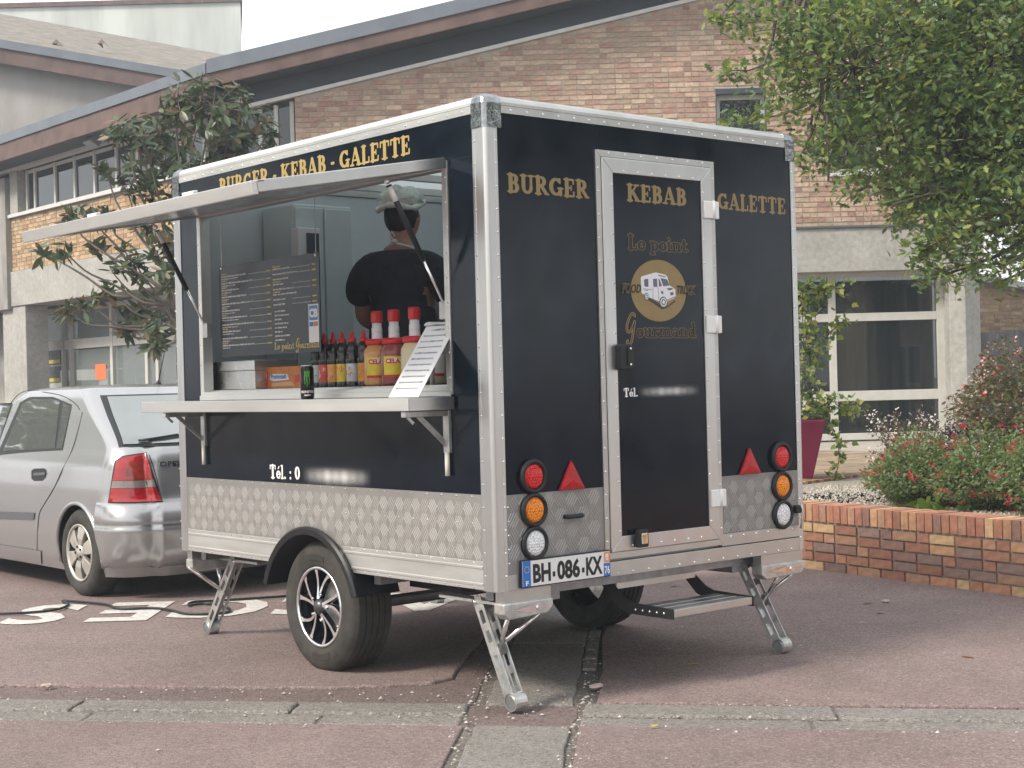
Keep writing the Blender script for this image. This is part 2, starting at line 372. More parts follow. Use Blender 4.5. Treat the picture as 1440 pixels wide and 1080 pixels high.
# pebbles and dirt along the joints: uncountable grit, one object
m = MB()
def pebble(p, s):
    p = Vector(p); vs = []
    for k in range(5): a = k*2*PI/5+random.random(); vs.append(p+Vector((math.cos(a)*s, math.sin(a)*s*random.uniform(.6, 1), 0)))
    top = p+Vector((0, 0, s*random.uniform(.4, .9))); m.add(vs+[top], [(k, (k+1) % 5, 5) for k in range(5)])
for _ in range(900):
    t = random.random()
    if t < .45: q = gp(random.choice((KB0-.02, KB1+.03, -.155, .25))+random.gauss(0, .035), random.uniform(-4, 3.5), 0)
    elif t < .75: q = gp(random.uniform(-1.6, 2.4), random.choice((SW0-.05, SW1+.05))+random.gauss(0, .03), 0)
    else: q = gp(random.uniform(-1.5, 4), random.uniform(-4, 4), .004)
    pebble(q-Vector((0, 0, .003)), random.choice((.004, .005, .006, .008, .011)))
tag(m.build('grit', mat('grit_stone', (.42, .39, .35), .9, var=.4, vscale=40)), 'pale grit and small pebbles scattered along the joints', 'grit', kind='stuff')
# larger stones that can be told apart
for x, y, s in ((839, 967, .035), (66, 966, .028), (1246, 847, .03)):
    m = MB(); q = pl(x, y, 2, .004); pebble(q, s); vs = [Vector(v) for v in m.v]
    m = MB(); m.ball(q+Vector((0, 0, s*.25)), s, 7, 5, (1, .7, .4))
    for i, v in enumerate(m.v): m.v[i] = tuple(Vector(v)+Vector((random.uniform(-.1, .1)*s, random.uniform(-.1, .1)*s, random.uniform(-.1, .05)*s)))
    o = m.build('stone', mat('pale_stone', (.45, .36, .33), .85, var=.2, vscale=30))
    tag(o, {839: 'pinkish flat stone lying near the concrete strip on the right paving', 66: 'small pale stone lying on the lip of the pavement overlay', 1246: 'little stone lying near the foot of the brick planter wall'}[x], 'stone')
# ------------------------------------------------------------------ the brick and concrete building behind
DH = Vector((math.sin(YAW), math.cos(YAW), 0)); RH = Vector((math.cos(YAW), -math.sin(YAW), 0)); UP = Vector((0, 0, 1))
GD = 22.6; GO = Vector((CAM.x, CAM.y, 0))+DH*GD          # gable plane, faces the camera
def G3(gx, z, out=0.): return GO+RH*gx+UP*z-DH*out        # out = towards the camera
def gpx(px, py): q = onplane(px, py, GO, DH)-GO; return q.dot(RH), q.z
LX = 7.55                                                  # left wing plane x = LX, faces -X
def L3(y, z, out=0.): return Vector((LX-out, y, z))
def lpx(px, py, x=LX): q = pl(px, py, 0, x); return q.y, q.z
GXC = (LX-GO.x)/RH.x; CORN = G3(GXC, 0)                    # corner of the two wings
BETON = mat('concrete', (.36, .355, .335), .85, var=.13, vscale=2.2, bump=.25, bscale=25, fine=14)
BETOND = mat('stained_concrete', (.27, .265, .25), .88, var=.35, vscale=3, bump=.3, bscale=20, stretch=(1, 1, .35))
RENDER = mat('roughcast', (.33, .315, .30), .92, var=.2, vscale=1.2, bump=.7, bscale=45, stretch=(1, 1, .5), dist=.01)
PALEC = mat('pale_streaked_concrete', (.50, .53, .50), .88, var=.22, vscale=1.0, bump=.2, bscale=15, stretch=(1, 1, .18))
DCLAD = mat('dark_cladding', (.045, .052, .068), .55, var=.3, vscale=3, stretch=(.3, .3, 1))
FASC = mat('rusty_fascia', (.13, .085, .075), .75, var=.3, vscale=2.5, bump=.15, bscale=20)
FLASH = mat('zinc_flashing', (.17, .19, .215), .40, .6, var=.12, vscale=2)
WFR = mat('window_frame_paint', (.52, .52, .49), .5, var=.08)
DRIP = mat('drip_strip', (.62, .62, .60), .45, .2, var=.08)
GLASS = mat('window_glass', (.012, .016, .020), .02, 0, spec=.5, ior=1.75)
GLASS2 = mat('clear_pane', (.012, .016, .020), .02, 0, ior=1.7, alpha=.62)
MORT = mat('mortar', (.40, .365, .325), .92, var=.15, vscale=4, bump=.3, bscale=60)
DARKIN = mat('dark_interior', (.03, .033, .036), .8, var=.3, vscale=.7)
CURT = mat('curtain', (.42, .40, .35), .9, var=.1, vscale=3)
BRM = mat('brick', (.4, .3, .2), .88, attr=True, var=.16, vscale=16, bump=.35, bscale=70, fine=26)
BLD = thing('brick_building', 'long brick and concrete building with sloping roof behind the trailer', 'building', CORN)
rb = random.Random(11)
def bcol(kind):
    if kind == 'buff': base = rb.choice([(.46, .345, .26), (.48, .365, .275), (.44, .325, .245), (.45, .33, .25), (.39, .25, .195), (.37, .23, .18), (.42, .285, .22), (.45, .34, .26)])
    elif kind == 'left': base = rb.choice([(.44, .31, .18), (.41, .28, .165), (.46, .34, .21), (.37, .24, .145)])
    else: base = rb.choice([(.42, .205, .135), (.46, .23, .145), (.38, .18, .125), (.52, .30, .165), (.54, .36, .20), (.26, .175, .145), (.43, .235, .16), (.33, .19, .15), (.47, .27, .17)])
    k = rb.uniform(.78, 1.16); return tuple(c*k for c in base)
BR_MESH = {}
def brick_objs(specs, F3, par, kind, nobj, depth=.03):
    """specs: (u0,u1,v0,v1). Whole bricks become objects sharing meshes up to nobj; the rest one joined part."""
    joined = MB(); n = 0
    for (u0, u1, v0, v1) in specs:
        w_, h = round(u1-u0, 2), round(v1-v0, 3); n += 1; pj_ = rb.uniform(-.002, .004)
        if n <= nobj:
            key = (kind, w_, h, rb.randrange(14))
            if key not in BR_MESH:
                m = MB(); m.col = bcol(kind); m.box(0, -depth, 0, w_, 0, h); me = m.mesh('brick'); me.materials.append(BRM); BR_MESH[key] = me
            o = bpy.data.objects.new('brick', BR_MESH[key]); COL.objects.link(o)
            a = F3(u0, v0, .008+pj_); b_ = F3(u1, v0, .008+pj_); X = (b_-a).normalized(); N_ = X.cross(UP)
            Mx = Matrix(((X.x, -N_.x, 0, a.x), (X.y, -N_.y, 0, a.y), (0, 0, 1, a.z), (0, 0, 0, 1)))
            nrm = (F3(u0, v0, 1)-F3(u0, v0, 0)); 
            if N_.dot(nrm) < 0: Mx = Matrix(((-X.x, N_.x, 0, b_.x), (-X.y, N_.y, 0, b_.y), (0, 0, 1, b_.z), (0, 0, 0, 1)))
            # mesh runs x 0..w, y -depth..0 ; local -y must point into the wall
            loc = Mx
            o.matrix_world = Matrix(((X.x, nrm.x, 0, a.x), (X.y, nrm.y, 0, a.y), (0, 0, 1, a.z), (0, 0, 0, 1)))
            if par is not None: o.parent = par; o.matrix_parent_inverse = WM(par).inverted()
        else:
            joined.col = bcol(kind); joined.hexa([F3(u0, v0, -.02), F3(u1, v0, -.02), F3(u1, v1, -.02), F3(u0, v1, -.02), F3(u0, v0, .008+pj_), F3(u1, v0, .008+pj_), F3(u1, v1, .008+pj_), F3(u0, v1, .008+pj_)])
    if joined.f: tag(joined.build('brickwork', BRM, par), kind='stuff')
def courses(u0, u1, v0, vtop, pitch, lens, joint=.010, holes=(), topf=None):
    out = []; v = v0; r = 0
    while v+pitch < vtop:
        iv = [(u0, u1)]
        for (a, b_, c, d_) in holes:
            if v+pitch-joint > c and v < d_:
                nx = []
                for p, q in iv:
                    if b_ <= p or a >= q: nx.append((p, q)); continue
                    if a > p: nx.append((p, a))
                    if b_ < q: nx.append((b_, q))
                iv = nx
        for p, q in iv:
            x = p; first = True
            while x < q-.02:
                L_ = rb.choice(lens); 
                if first and r % 2: L_ = lens[0]*.5
                first = False; e = min(x+L_, q)
                if q-e < .05: e = q
                if topf is None or (v+pitch*.6 < topf(x) and v+pitch*.6 < topf(e)): out.append((x, e-joint, v, v+pitch-joint))
                x = e
        v += pitch; r += 1
    return out
rz_a = gpx(480, 119); rz_b = gpx(960, 4); RK = (rz_b[1]-rz_a[1])/(rz_b[0]-rz_a[0])
def rake(gx): return rz_a[1]+RK*(gx-rz_a[0])
BZ0, BZ1 = gpx(1200, 382)[1], gpx(1200, 319.5)[1]         # concrete beam
GX_B0, GX_B1, GX_E = gpx(415, 160)[0], gpx(1305, 300)[0], gpx(1385, 480)[0]
TERZ = .42
# gable: backing wall, openings
w1 = (gpx(1006, 124)[0], gpx(1077, 124)[0], gpx(1040, 238)[1], gpx(1040, 124)[1]); w2 = (gpx(1163, 124)[0], gpx(1240, 124)[0], gpx(1200, 243)[1], gpx(1200, 128)[1])
m = MB()
def gslab(m, x0, x1, z0, z1, o0, o1): return m.hexa([G3(x0, z0, o0), G3(x1, z0, o0), G3(x1, z1, o0), G3(x0, z1, o0), G3(x0, z0, o1), G3(x1, z0, o1), G3(x1, z1, o1), G3(x0, z1, o1)])
def lslab(m, y0, y1, z0, z1, o0, o1): return m.hexa([L3(y0, z0, o0), L3(y0, z1, o0), L3(y1, z1, o0), L3(y1, z0, o0), L3(y0, z0, o1), L3(y0, z1, o1), L3(y1, z1, o1), L3(y1, z0, o1)])
zs = [BZ1, w1[2], w1[3], 12]
gw = MB()
edges = [GX_B0, w1[0], w1[1], w2[0], w2[1], GX_B1]
for i in range(5):
    a, b_ = edges[i], edges[i+1]
    if i in (1, 3):
        hole = w1 if i == 1 else w2
        gslab(gw, a, b_, BZ1, hole[2], -.3, 0)
        gw.prism([(a, hole[3]), (b_, hole[3]), (b_, rake(b_)), (a, rake(a))], lambda p: G3(p[0], p[1], -.3), -DH*.3)
    else: gw.prism([(a, BZ1), (b_, BZ1), (b_, rake(b_)), (a, rake(a))], lambda p: G3(p[0], p[1], -.3), -DH*.3)
gw.build('gable_wall', MORT, BLD)
spec = courses(GX_B0, GX_B1, BZ1+.01, 9.5, .0755, [.225, .112, .225, .225, .112], .014, [w1, w2], lambda x: rake(x)-.02)
def vis(s): # the bricks that show largest and unobstructed come first
    c = G3((s[0]+s[1])/2, s[2]); 
    px = 720+FPX*((c-CAM).dot(_r))/((c-CAM).dot(_d)); py = 540-FPX*((c-CAM).dot(_u))/((c-CAM).dot(_d))
    return (0 if (560 < px < 1000 and 0 < py < 150) else 1, abs(px-830))
spec.sort(key=vis); brick_objs(spec, G3, BLD, 'buff', 170)
def window_at(hole, nm='window'):
    x0, x1, z0, z1 = hole; m = MB()
    gslab(m, x0, x1, z1-.08, z1, -.24, .004); lint = m.build('lintel', DCLAD, BLD)
    wn = gslab(MB(), x0+.03, x1-.03, z0+.03, z1-.10, -.16, -.15).build(nm, GLASS, BLD)
    for a, b_, c, d_ in ((x0, x0+.07, z0, z1-.08), (x1-.07, x1, z0, z1-.08), (x0+.07, x1-.07, z1-.15, z1-.08), (x0+.07, x1-.07, z0, z0+.07)): gslab(MB(), a, b_, c, d_, -.18, -.11).build('window_frame', WFR, wn)
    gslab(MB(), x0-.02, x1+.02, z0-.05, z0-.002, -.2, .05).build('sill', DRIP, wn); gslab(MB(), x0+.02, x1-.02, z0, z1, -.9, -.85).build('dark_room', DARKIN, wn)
    for a in (x0, x1-.01): gslab(MB(), a, a+.01, z0, z1-.08, -.29, -.001).build('reveal', DCLAD, wn)
window_at(w1); window_at(w2)
# glazing between the corner and the brick on the gable
gl = MB(); gl.prism([(GXC+.05, BZ1), (GX_B0, BZ1), (GX_B0, rake(GX_B0)-.1), (GXC+.05, rake(GXC)-.1)], lambda p: G3(p[0], p[1], -.16), -DH*.01); cw = gl.build('corner_glazing', GLASS, BLD)
for i in range(4): x = GXC+.06+(GX_B0-GXC-.12)*i/3; MB().prism([(x-.03, BZ1), (x+.03, BZ1), (x+.03, rake(x)-.05), (x-.03, rake(x)-.05)], lambda p: G3(p[0], p[1], -.17), -DH*.08).build('mullion', WFR, cw)
gslab(MB(), GXC, GX_B0, BZ1, BZ1+1.1, -.2, -.02).build('spandrel', BETON, cw)
# drip strip, dark band, soffit, fascia, flashing along the rake
ENDX = GX_E+1.5
def along(z0, z1, o0, o1, mt, nm, x0=GXC, x1=ENDX):
    MB().prism([(x0, rake(x0)+z0), (x1, rake(x1)+z0), (x1, rake(x1)+z1), (x0, rake(x0)+z1)], lambda p: G3(p[0], p[1], o0), -DH*(o1-o0)).build(nm, mt, BLD)
along(-.02, .035, -.05, .05, DRIP, 'drip_strip'); along(.036, .30, -.3, .02, DCLAD, 'dark_band')
along(.30, .325, -.3, .46, DCLAD, 'soffit'); along(.31, .50, .462, .52, FASC, 'fascia', GXC-.35); along(.50, .70, .44, .545, FLASH, 'flashing', GXC-.35); along(.45, .66, -6, .439, mat('roofing', (.14, .14, .15), .9), 'roof', GXC)
# beam, columns, right end
gslab(MB(), GXC+.4, GX_E, BZ0, BZ1-.012, -.5, .06).build('beam', BETON, BLD, bevel=.01); gslab(MB(), GXC+.4, GX_E, BZ1-.011, BZ1+.02, -.3, .09).build('flashing', FLASH, BLD)
gslab(MB(), GX_B1+.01, GX_E, BZ1+.02, BZ1+3, -.8, -.30).build('dark_band', DCLAD, BLD)
c0, c1, c2 = gpx(1335, 480)[0], gpx(1358, 480)[0], gpx(1383, 480)[0]
m = MB(); m.prism([(c0, .04), (c1-.02, .10), (c2, -.12), (c2, -.5), (c0, -.5)], lambda p: G3(p[0], TERZ-.4, p[1]), UP*(BZ0-TERZ+.4)); m.build('column', BETON, BLD, bevel=.012)
# ground floor glazing on the right: frame members and panes one by one
gx0 = gpx(1000, 500)[0]; cols_ = [gx0, gpx(1090, 500)[0], gpx(1177, 500)[0], gpx(1331, 500)[0]]
rows = [TERZ+.02, gpx(1250, 556)[1], gpx(1250, 444)[1], BZ0]
FRp = -.30
for x in cols_: gslab(MB(), x-.055, x+.055, TERZ, BZ0, FRp-.06, FRp+.04).build('window_post', WFR, BLD, bevel=.006)
for z, h in ((rows[0]+.03, .05), (rows[1], .075), (rows[2], .06), (rows[3]-.03, .03)):
    for a, b_ in zip(cols_[:-1], cols_[1:]): gslab(MB(), a+.056, b_-.056, z-h, z+h, FRp-.05, FRp+.03).build('window_rail', WFR, BLD, bevel=.005)
for (a, b_) in zip(cols_[:-1], cols_[1:]):
    for (z0, z1) in zip(rows[:-1], rows[1:]): gslab(MB(), a+.05, b_-.05, z0+.03, z1-.03, FRp-.012, FRp-.006).build('pane', GLASS2, BLD)
gslab(MB(), cols_[-1]+.055, c0+.02, TERZ, BZ0, FRp-.04, FRp+.02).build('timber_jamb', mat('timber', (.32, .20, .10), .7, var=.2, vscale=6, stretch=(4, 4, .4)), BLD)
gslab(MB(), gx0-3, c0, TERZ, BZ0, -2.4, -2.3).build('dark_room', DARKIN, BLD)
m = MB(); m.grid(lambda x, z: G3(x, z, FRp-.35+.035*math.sin(x*38)), list(np.linspace(cols_[2]+.3, c0-.05, 120)), [TERZ+.05, BZ0-.1]); m.build('curtain', CURT, BLD, smooth=True)
gslab(MB(), GXC+.3, gx0-.06, 0, BZ0, -.4, -.3).build('ground_wall', BETOND, BLD)
# left wing
yc = CORN.y; y_end = lpx(-140, 300)[0]
z_strip = lpx(70, 226)[1]; z_sill = lpx(80, 288)[1]; z_b1 = lpx(60, 375)[1]; z_b0 = lpx(60, 426)[1]; z_f1 = lpx(150, 140, LX-.6)[1]
lw = MB(); lslab(lw, yc, y_end, z_b1, z_sill-.06, -.3, 0); lw.build('wing_wall', MORT, BLD)
yb1 = lpx(16, 340)[0]
sp2 = courses(yc+.05, yb1, z_b1+.01, z_sill-.05, .0745, [.225, .225, .225, .112], .011)
sp2.sort(key=lambda s: -s[0]); brick_objs(sp2, L3, BLD, 'left', 130)
lslab(MB(), yc, y_end, z_sill-.05, z_sill+.01, -.25, .08).build('sill', DRIP, BLD); lslab(MB(), yc-.1, y_end, z_strip-.01, z_strip+.06, -.05, .07).build('drip_strip', DRIP, BLD)
lslab(MB(), yc, y_end, z_strip+.06, z_f1-.42, -.3, .02).build('dark_band', DCLAD, BLD); lslab(MB(), yc-.2, y_end, z_f1-.43, z_f1-.40, -.3, .55).build('soffit', DCLAD, BLD)
lslab(MB(), yc-.17, y_end, z_f1-.44, z_f1-.14, .552, .60).build('fascia', FASC, BLD); lslab(MB(), yc-.17, y_end, z_f1-.14, z_f1+.02, .53, .63).build('flashing', FLASH, BLD); lslab(MB(), yc-.2, y_end, z_f1-.2, z_f1, -7, .529).build('roof', mat('roofing', (0, 0, 0)), BLD)
lslab(MB(), yc, y_end, z_b0, z_b1-.004, -.6, .05).build('beam', BETON, BLD, bevel=.012)
wy = [lpx(x, 270)[0] for x in (30, 41, 69.5, 97, 125, 156, 186, 216, 246, 280)]
for i, y in enumerate(wy): lslab(MB(), y-.035, y+.035, z_sill+.011, z_strip-.01, -.16, -.10).build('window_post', WFR, BLD)
for a, b_ in zip(wy[:-1], wy[1:]):
    p = lslab(MB(), a, b_, z_sill+.02, z_strip-.01, -.145, -.135).build('pane', GLASS, BLD)
    for z in (z_sill+.045, z_strip-.05): lslab(MB(), b_+.05, a-.05, z-.03, z+.03, -.155, -.11).build('window_rail', WFR, p)
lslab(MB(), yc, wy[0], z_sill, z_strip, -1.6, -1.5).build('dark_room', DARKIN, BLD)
# pilaster, columns, recessed ground floor
ya, yb_ = lpx(16, 300)[0], lpx(-30, 300)[0]; lslab(MB(), ya, yb_, z_b0-.05, z_strip-.1, -.1, .12).build('pilaster', BETOND, BLD, bevel=.01)
lslab(MB(), lpx(28, 330)[0]-.0, ya-.02, z_sill+.02, z_strip-.02, -.2, .03).build('pilaster', BETON, BLD); lslab(MB(), yb_, y_end, z_b0, z_f1-.4, -.3, .05).build('wing_wall', RENDER, BLD)
for a, b_ in ((38, 6), (-140, -170), (275, 250)): ya2, yb2 = lpx(a, 480)[0], lpx(b_, 480)[0]; lslab(MB(), ya2, yb2, 0, z_b0, -.42, .02).build('column', BETON, BLD, bevel=.012)
GLX = LX+.95
def R3(y, z, out=0.): return Vector((GLX-out, y, z))
def rslab(y0, y1, z0, z1, o0, o1): m = MB(); return m.hexa([R3(y0, z0, o0), R3(y0, z1, o0), R3(y1, z1, o0), R3(y1, z0, o0), R3(y0, z0, o1), R3(y0, z1, o1), R3(y1, z1, o1), R3(y1, z0, o1)])
gy = [lpx(x, 500, GLX)[0] for x in (62, 91, 102, 160, 209, 224, 300, 360)]
for y in gy: rslab(y-.05, y+.05, 0, z_b0, -.05, .05).build('window_post', WFR, BLD)
zt_ = lpx(130, 482, GLX)[1]
for a, b_ in zip(gy[:-1], gy[1:]):
    p = rslab(b_, a, .05, z_b0, -.006, 0).build('pane', mat('clear_window', (.35, .40, .40), .03, 0, spec=.8, alpha=.35), BLD)
    for z, h in ((zt_, .09), (.3, .1), (z_b0-.06, .05)): rslab(b_+.05, a-.05, z-h, z+h, -.04, .04).build('window_rail', WFR, p)
rslab(gy[-1], gy[0]+1.5, 0, z_b0, -3.2, -3.1).build('back_wall', mat('inner_wall', (.42, .42, .38), .8, var=.3, vscale=.9), BLD)
for k, (px, w_, c) in enumerate(((120, .9, (.16, .19, .2)), (180, .7, (.30, .24, .12)), (200, .5, (.1, .13, .14)), (230, .8, (.25, .26, .24)))): y = lpx(px, 520, GLX+2.4)[0]; MB().box(GLX+2.1, y-w_/2, .1, GLX+2.5, y+w_/2, 1.7+.2*(k % 3)).build('indoor_cabinet', mat('indoor_%d' % k, c, .7, var=.2, vscale=3), BLD)
rslab(gy[0]+.05, gy[0]+4, 0, z_b0, -.1, 0).build('ground_wall', BETOND, BLD)
q0, q1 = lpx(135, 514, GLX), lpx(150, 532, GLX); po = rslab(q1[0], q0[0], q1[1]-.02, q0[1]+.02, .010, .013).build('notice', mat('orange_paper', (.85, .20, .08), .6), BLD); tag(po, 'orange paper notice on the glass')
for y0_, y1_ in ((489, 512), (516, 538)):
    q0, q1 = lpx(67, y0_, GLX), lpx(86, y1_, GLX); pn = rslab(q1[0], q0[0], q1[1], q0[1], .010, .013).build('notice', mat('poster_dark', (.06, .07, .08), .5, var=.6, vscale=9), BLD); rslab(q1[0]+.03, q0[0]-.03, q1[1]+.02, q1[1]+.09, .0135, .016).build('poster_strip', mat('poster_yellow', (.6, .5, .08), .6), pn)
# flood lamp under the eave
q = pl(128, 194, 0, LX-.35); fl = MB().obox(q-Vector((.1, .16, .07)), Vector((.16, 0, -.10)), Vector((0, .30, 0)), Vector((.09, 0, .15))).build('flood_lamp', mat('lamp_grey', (.25, .28, .32), .4, .3), BLD, bevel=.01); MB().tube([q, q+Vector((.3, 0, .05))], .02, 6).build('lamp_arm', DCLAD, fl)
# ------------------------------------------------------------------ volumes further back
RHL = thing('rear_hall', 'grey roughcast hall with lichen covered roof rising behind the long building', 'building', atd(80, 150, 33))
def D3(px, py, d_): return atd(px, py, d_)
wall = [D3(-260, 30, 33), D3(0, 66, 33), D3(205, 105, 33), D3(330, 130, 33)]; zb_ = 2.
m = MB(); P = wall+[Vector((wall[3].x, wall[3].y, zb_)), Vector((wall[0].x, wall[0].y, zb_))]; m.add(P+[p+DH*5 for p in P], [(5, 4, 3, 2, 1, 0), (6, 7, 8, 9, 10, 11)]+[(i, (i+1) % 6, 6+(i+1) % 6, 6+i) for i in range(6)]); m.build('wall', RENDER, RHL)
e0, e1 = D3(-260, 22, 32.6), D3(322, 121, 32.6); t0_, t1_ = D3(-260, -22, 41), D3(330, 86, 41)
m = MB(); m.hexa([e0, e1, t1_, t0_, e0+UP*.12, e1+UP*.12, t1_+UP*.12, t0_+UP*.12]); rfh = m.build('roof', mat('lichen_roof', (.205, .185, .16), .95, var=.3, vscale=3, bump=.5, bscale=12, fine=9), RHL)
m = MB(); m.hexa([e0-UP*.34, e1-UP*.34, e1-UP*.34+DH*.06, e0-UP*.34+DH*.06, e0-UP*.01, e1-UP*.01, e1-UP*.01+DH*.06, e0-UP*.01+DH*.06]); m.build('fascia', FASC, RHL)
m = MB(); m.hexa([e0-DH*.05-UP*.02, e1-DH*.05-UP*.02, e1-UP*.02-DH*.005, e0-UP*.02-DH*.005, e0-DH*.05+UP*.16, e1-DH*.05+UP*.16, e1+UP*.16-DH*.005, e0+UP*.16-DH*.005]); m.build('flashing', FLASH, RHL)
for px, py in ((78, 60), (142, 60)):
    q = D3(px, py+1, 34.2); MB().add([q+RH*-.08, q+RH*.08, q+UP*.11+DH*.06, q+DH*.5+RH*-.08, q+DH*.5+RH*.08], [(0, 1, 2), (1, 4, 2), (3, 0, 2)]).build('roof_vent', FASC, rfh)
TWR = thing('concrete_tower', 'tall pale streaked concrete block rising behind the hall roof', 'building', atd(150, 200, 48))
t1 = D3(338, 3, 48); t0 = D3(-420, 3, 48); t0.z = t1.z
TD = (ray(325, 540)*9); TD.z = 0
m = MB(); m.hexa([Vector((t0.x, t0.y, 0)), Vector((t1.x, t1.y, 0)), Vector((t1.x, t1.y, 0))+TD, Vector((t0.x, t0.y, 0))+TD, t0, t1, t1+TD, t0+TD]); m.build('wall', PALEC, TWR)
m = MB(); m.obox(t0-DH*.08+UP*.002, (t1-t0)+RH*.08, TD*1.02, UP*.14); m.build('coping', FASC, TWR)
# annexe on the right, beyond the column
ANX = thing('brick_annexe', 'low brick annexe with white verge seen past the concrete column', 'building', atd(1420, 430, 31))
A0 = atd(1370, 560, 31); A0.z = 0; A1 = atd(1760, 560, 31); A1.z = 0; zt0, zt1 = atd(1370, 386, 31).z, atd(1760, 465, 31).z
def A3(u_, v_, out=0.): return A0+(A1-A0).normalized()*u_+UP*v_-DH*out
AL = (A1-A0).length; AZ0 = atd(1400, 470, 31).z
m = MB(); m.prism([(0, 0), (AL, 0), (AL, zt1), (0, zt0)], lambda p: A3(p[0], p[1], -.3), -DH*.3); m.build('wall', MORT, ANX)
brick_objs([s for s in courses(.0, AL, AZ0-.3, zt0, .0755, [.225, .225, .112], .011, (), lambda x: zt0+(zt1-zt0)*x/AL-.1)], A3, ANX, 'left', 120)
m = MB(); m.prism([(-.1, zt0-.08), (AL, zt1-.08), (AL, zt1+.06), (-.1, zt0+.06)], lambda p: A3(p[0], p[1], -.35), -DH*.5); m.build('verge_board', WFR, ANX)
FN = thing('board_fence', 'weathered grey board fence below the brick annexe', 'fence', atd(1420, 560, 27.5)); f0_ = atd(1370, 560, 27.5); f0_.z = 0; fz = atd(1410, 466, 27.5).z
for i in range(34): a = f0_+RH*(i*.15); MB().obox(a, RH*.142, DH*.025, UP*(fz+rb.uniform(-.015, .015))).build('board', mat('grey_timber', (.20, .20, .205), .9, var=.3, vscale=5, stretch=(3, 3, .3)), FN)
MB().obox(f0_+DH*.03+UP*.5, RH*5.1, DH*.04, UP*.1).build('rail', mat('grey_timber', (0, 0, 0)), FN)
# ------------------------------------------------------------------ terrace, gravel bed, planter wall
TE0, TE1 = pl(1135, 677, 2, TERZ), pl(1290, 657, 2, TERZ); td = (TE1-TE0).normalized(); tn = Vector((-td.y, td.x, 0))
TP = thing('terrace', None, None); COL.objects.unlink(TP); bpy.data.objects.remove(TP)
def T3(u_, v_, z=0.): return TE0+td*u_+tn*v_+UP*z
m = MB(); m.prism([(-3, .1), (12, .1), (12, 9), (-3, 9)], lambda p: T3(p[0], p[1], -.40), UP*.375); ter = m.build('terrace', MORT); tag(ter, kind='structure')
TILE = mat('terrace_tile', (.30, .235, .16), .85, attr=True, var=.18, vscale=9, bump=.2, bscale=50); tv = []
for k in range(6):
    mm = MB(); c = rb.choice([(.30, .235, .165), (.34, .27, .19), (.27, .205, .145), (.32, .24, .16)]); kk = rb.uniform(.9, 1.1); mm.col = tuple(x*kk for x in c); mm.box(0, 0, 0, .292, .292, .028); me = mm.mesh('paving_tile'); me.materials.append(TILE); tv.append(me)
for i in range(-4, 17):
    for j in range(14):
        o = bpy.data.objects.new('paving_tile', rb.choice(tv)); COL.objects.link(o); p = T3(i*.3, .12+j*.3, -.022+rb.uniform(-.001, .0015)); o.matrix_world = Matrix(((td.x, tn.x, 0, p.x), (td.y, tn.y, 0, p.y), (0, 0, 1, p.z), (0, 0, 0, 1))); o.parent = ter
m = MB(); m.prism([(-3, 4.34), (12, 4.34), (12, 8.9), (-3, 8.9)], lambda p: T3(p[0], p[1], -.02), UP*.022); pf = m.build('far_paving', mat('far_paving', (.30, .235, .165), .88, var=.15, vscale=5), ter)
for i in range(62):
    kx = MB(); kx.col = bcol('pl') if rb.random() < .5 else (.2, .13, .08); a = T3(-1.2+i*.072, .0, -.12); kx.obox(a, td*.062, tn*.11, UP*(.122+rb.uniform(-.003, .003))); kx.build('edging_brick', BRM, ter)
WP0, WP1 = pl(1140, 800, 2, 0), pl(1440, 840, 2, 0); wd = (WP1-WP0).normalized(); wn_ = Vector((wd.y, -wd.x, 0))
if wn_.x > 0: wn_ = -wn_
PWL = thing('planter_wall', 'low multicoloured brick planter wall with upright header course holding the flower bed', 'wall', WP0.lerp(WP1, .5)); PH = .47
W0 = WP0-wd*2.2
def P3(u_, v_, out=0.): return W0+wd*u_+UP*v_+wn_*out
LW = 8.0
m = MB(); m.obox(P3(0, 0, -.22), wd*LW, wn_*.212, UP*(PH-.02)); m.build('core', MORT, PWL)
spb = courses(0, LW, .002, .345, .0685, [.225, .225, .112, .225, .112], .012)
spb.sort(key=lambda s: abs((s[0]+s[1])/2-3.2)); brick_objs(spb, P3, PWL, 'pl', 190, .09)
u_ = 0; hb = []
while u_ < LW: hb.append((u_, u_+.063, .350, PH+rb.uniform(-.003, .003))); u_ += .0725
hb.sort(key=lambda s: abs(s[0]-3.2))
for (a, b_, c, d_) in hb:
    mm = MB(); mm.col = bcol('pl') if rb.random() < .3 else rb.choice([(.42, .19, .13), (.45, .215, .135), (.38, .165, .12), (.43, .20, .13), (.48, .27, .15), (.50, .34, .18)]); mm.obox(P3(a, c, -.225), wd*(b_-a), wn_*(.235+rb.uniform(-.002, .003)), UP*(d_-c)); mm.build('brick', BRM, PWL)
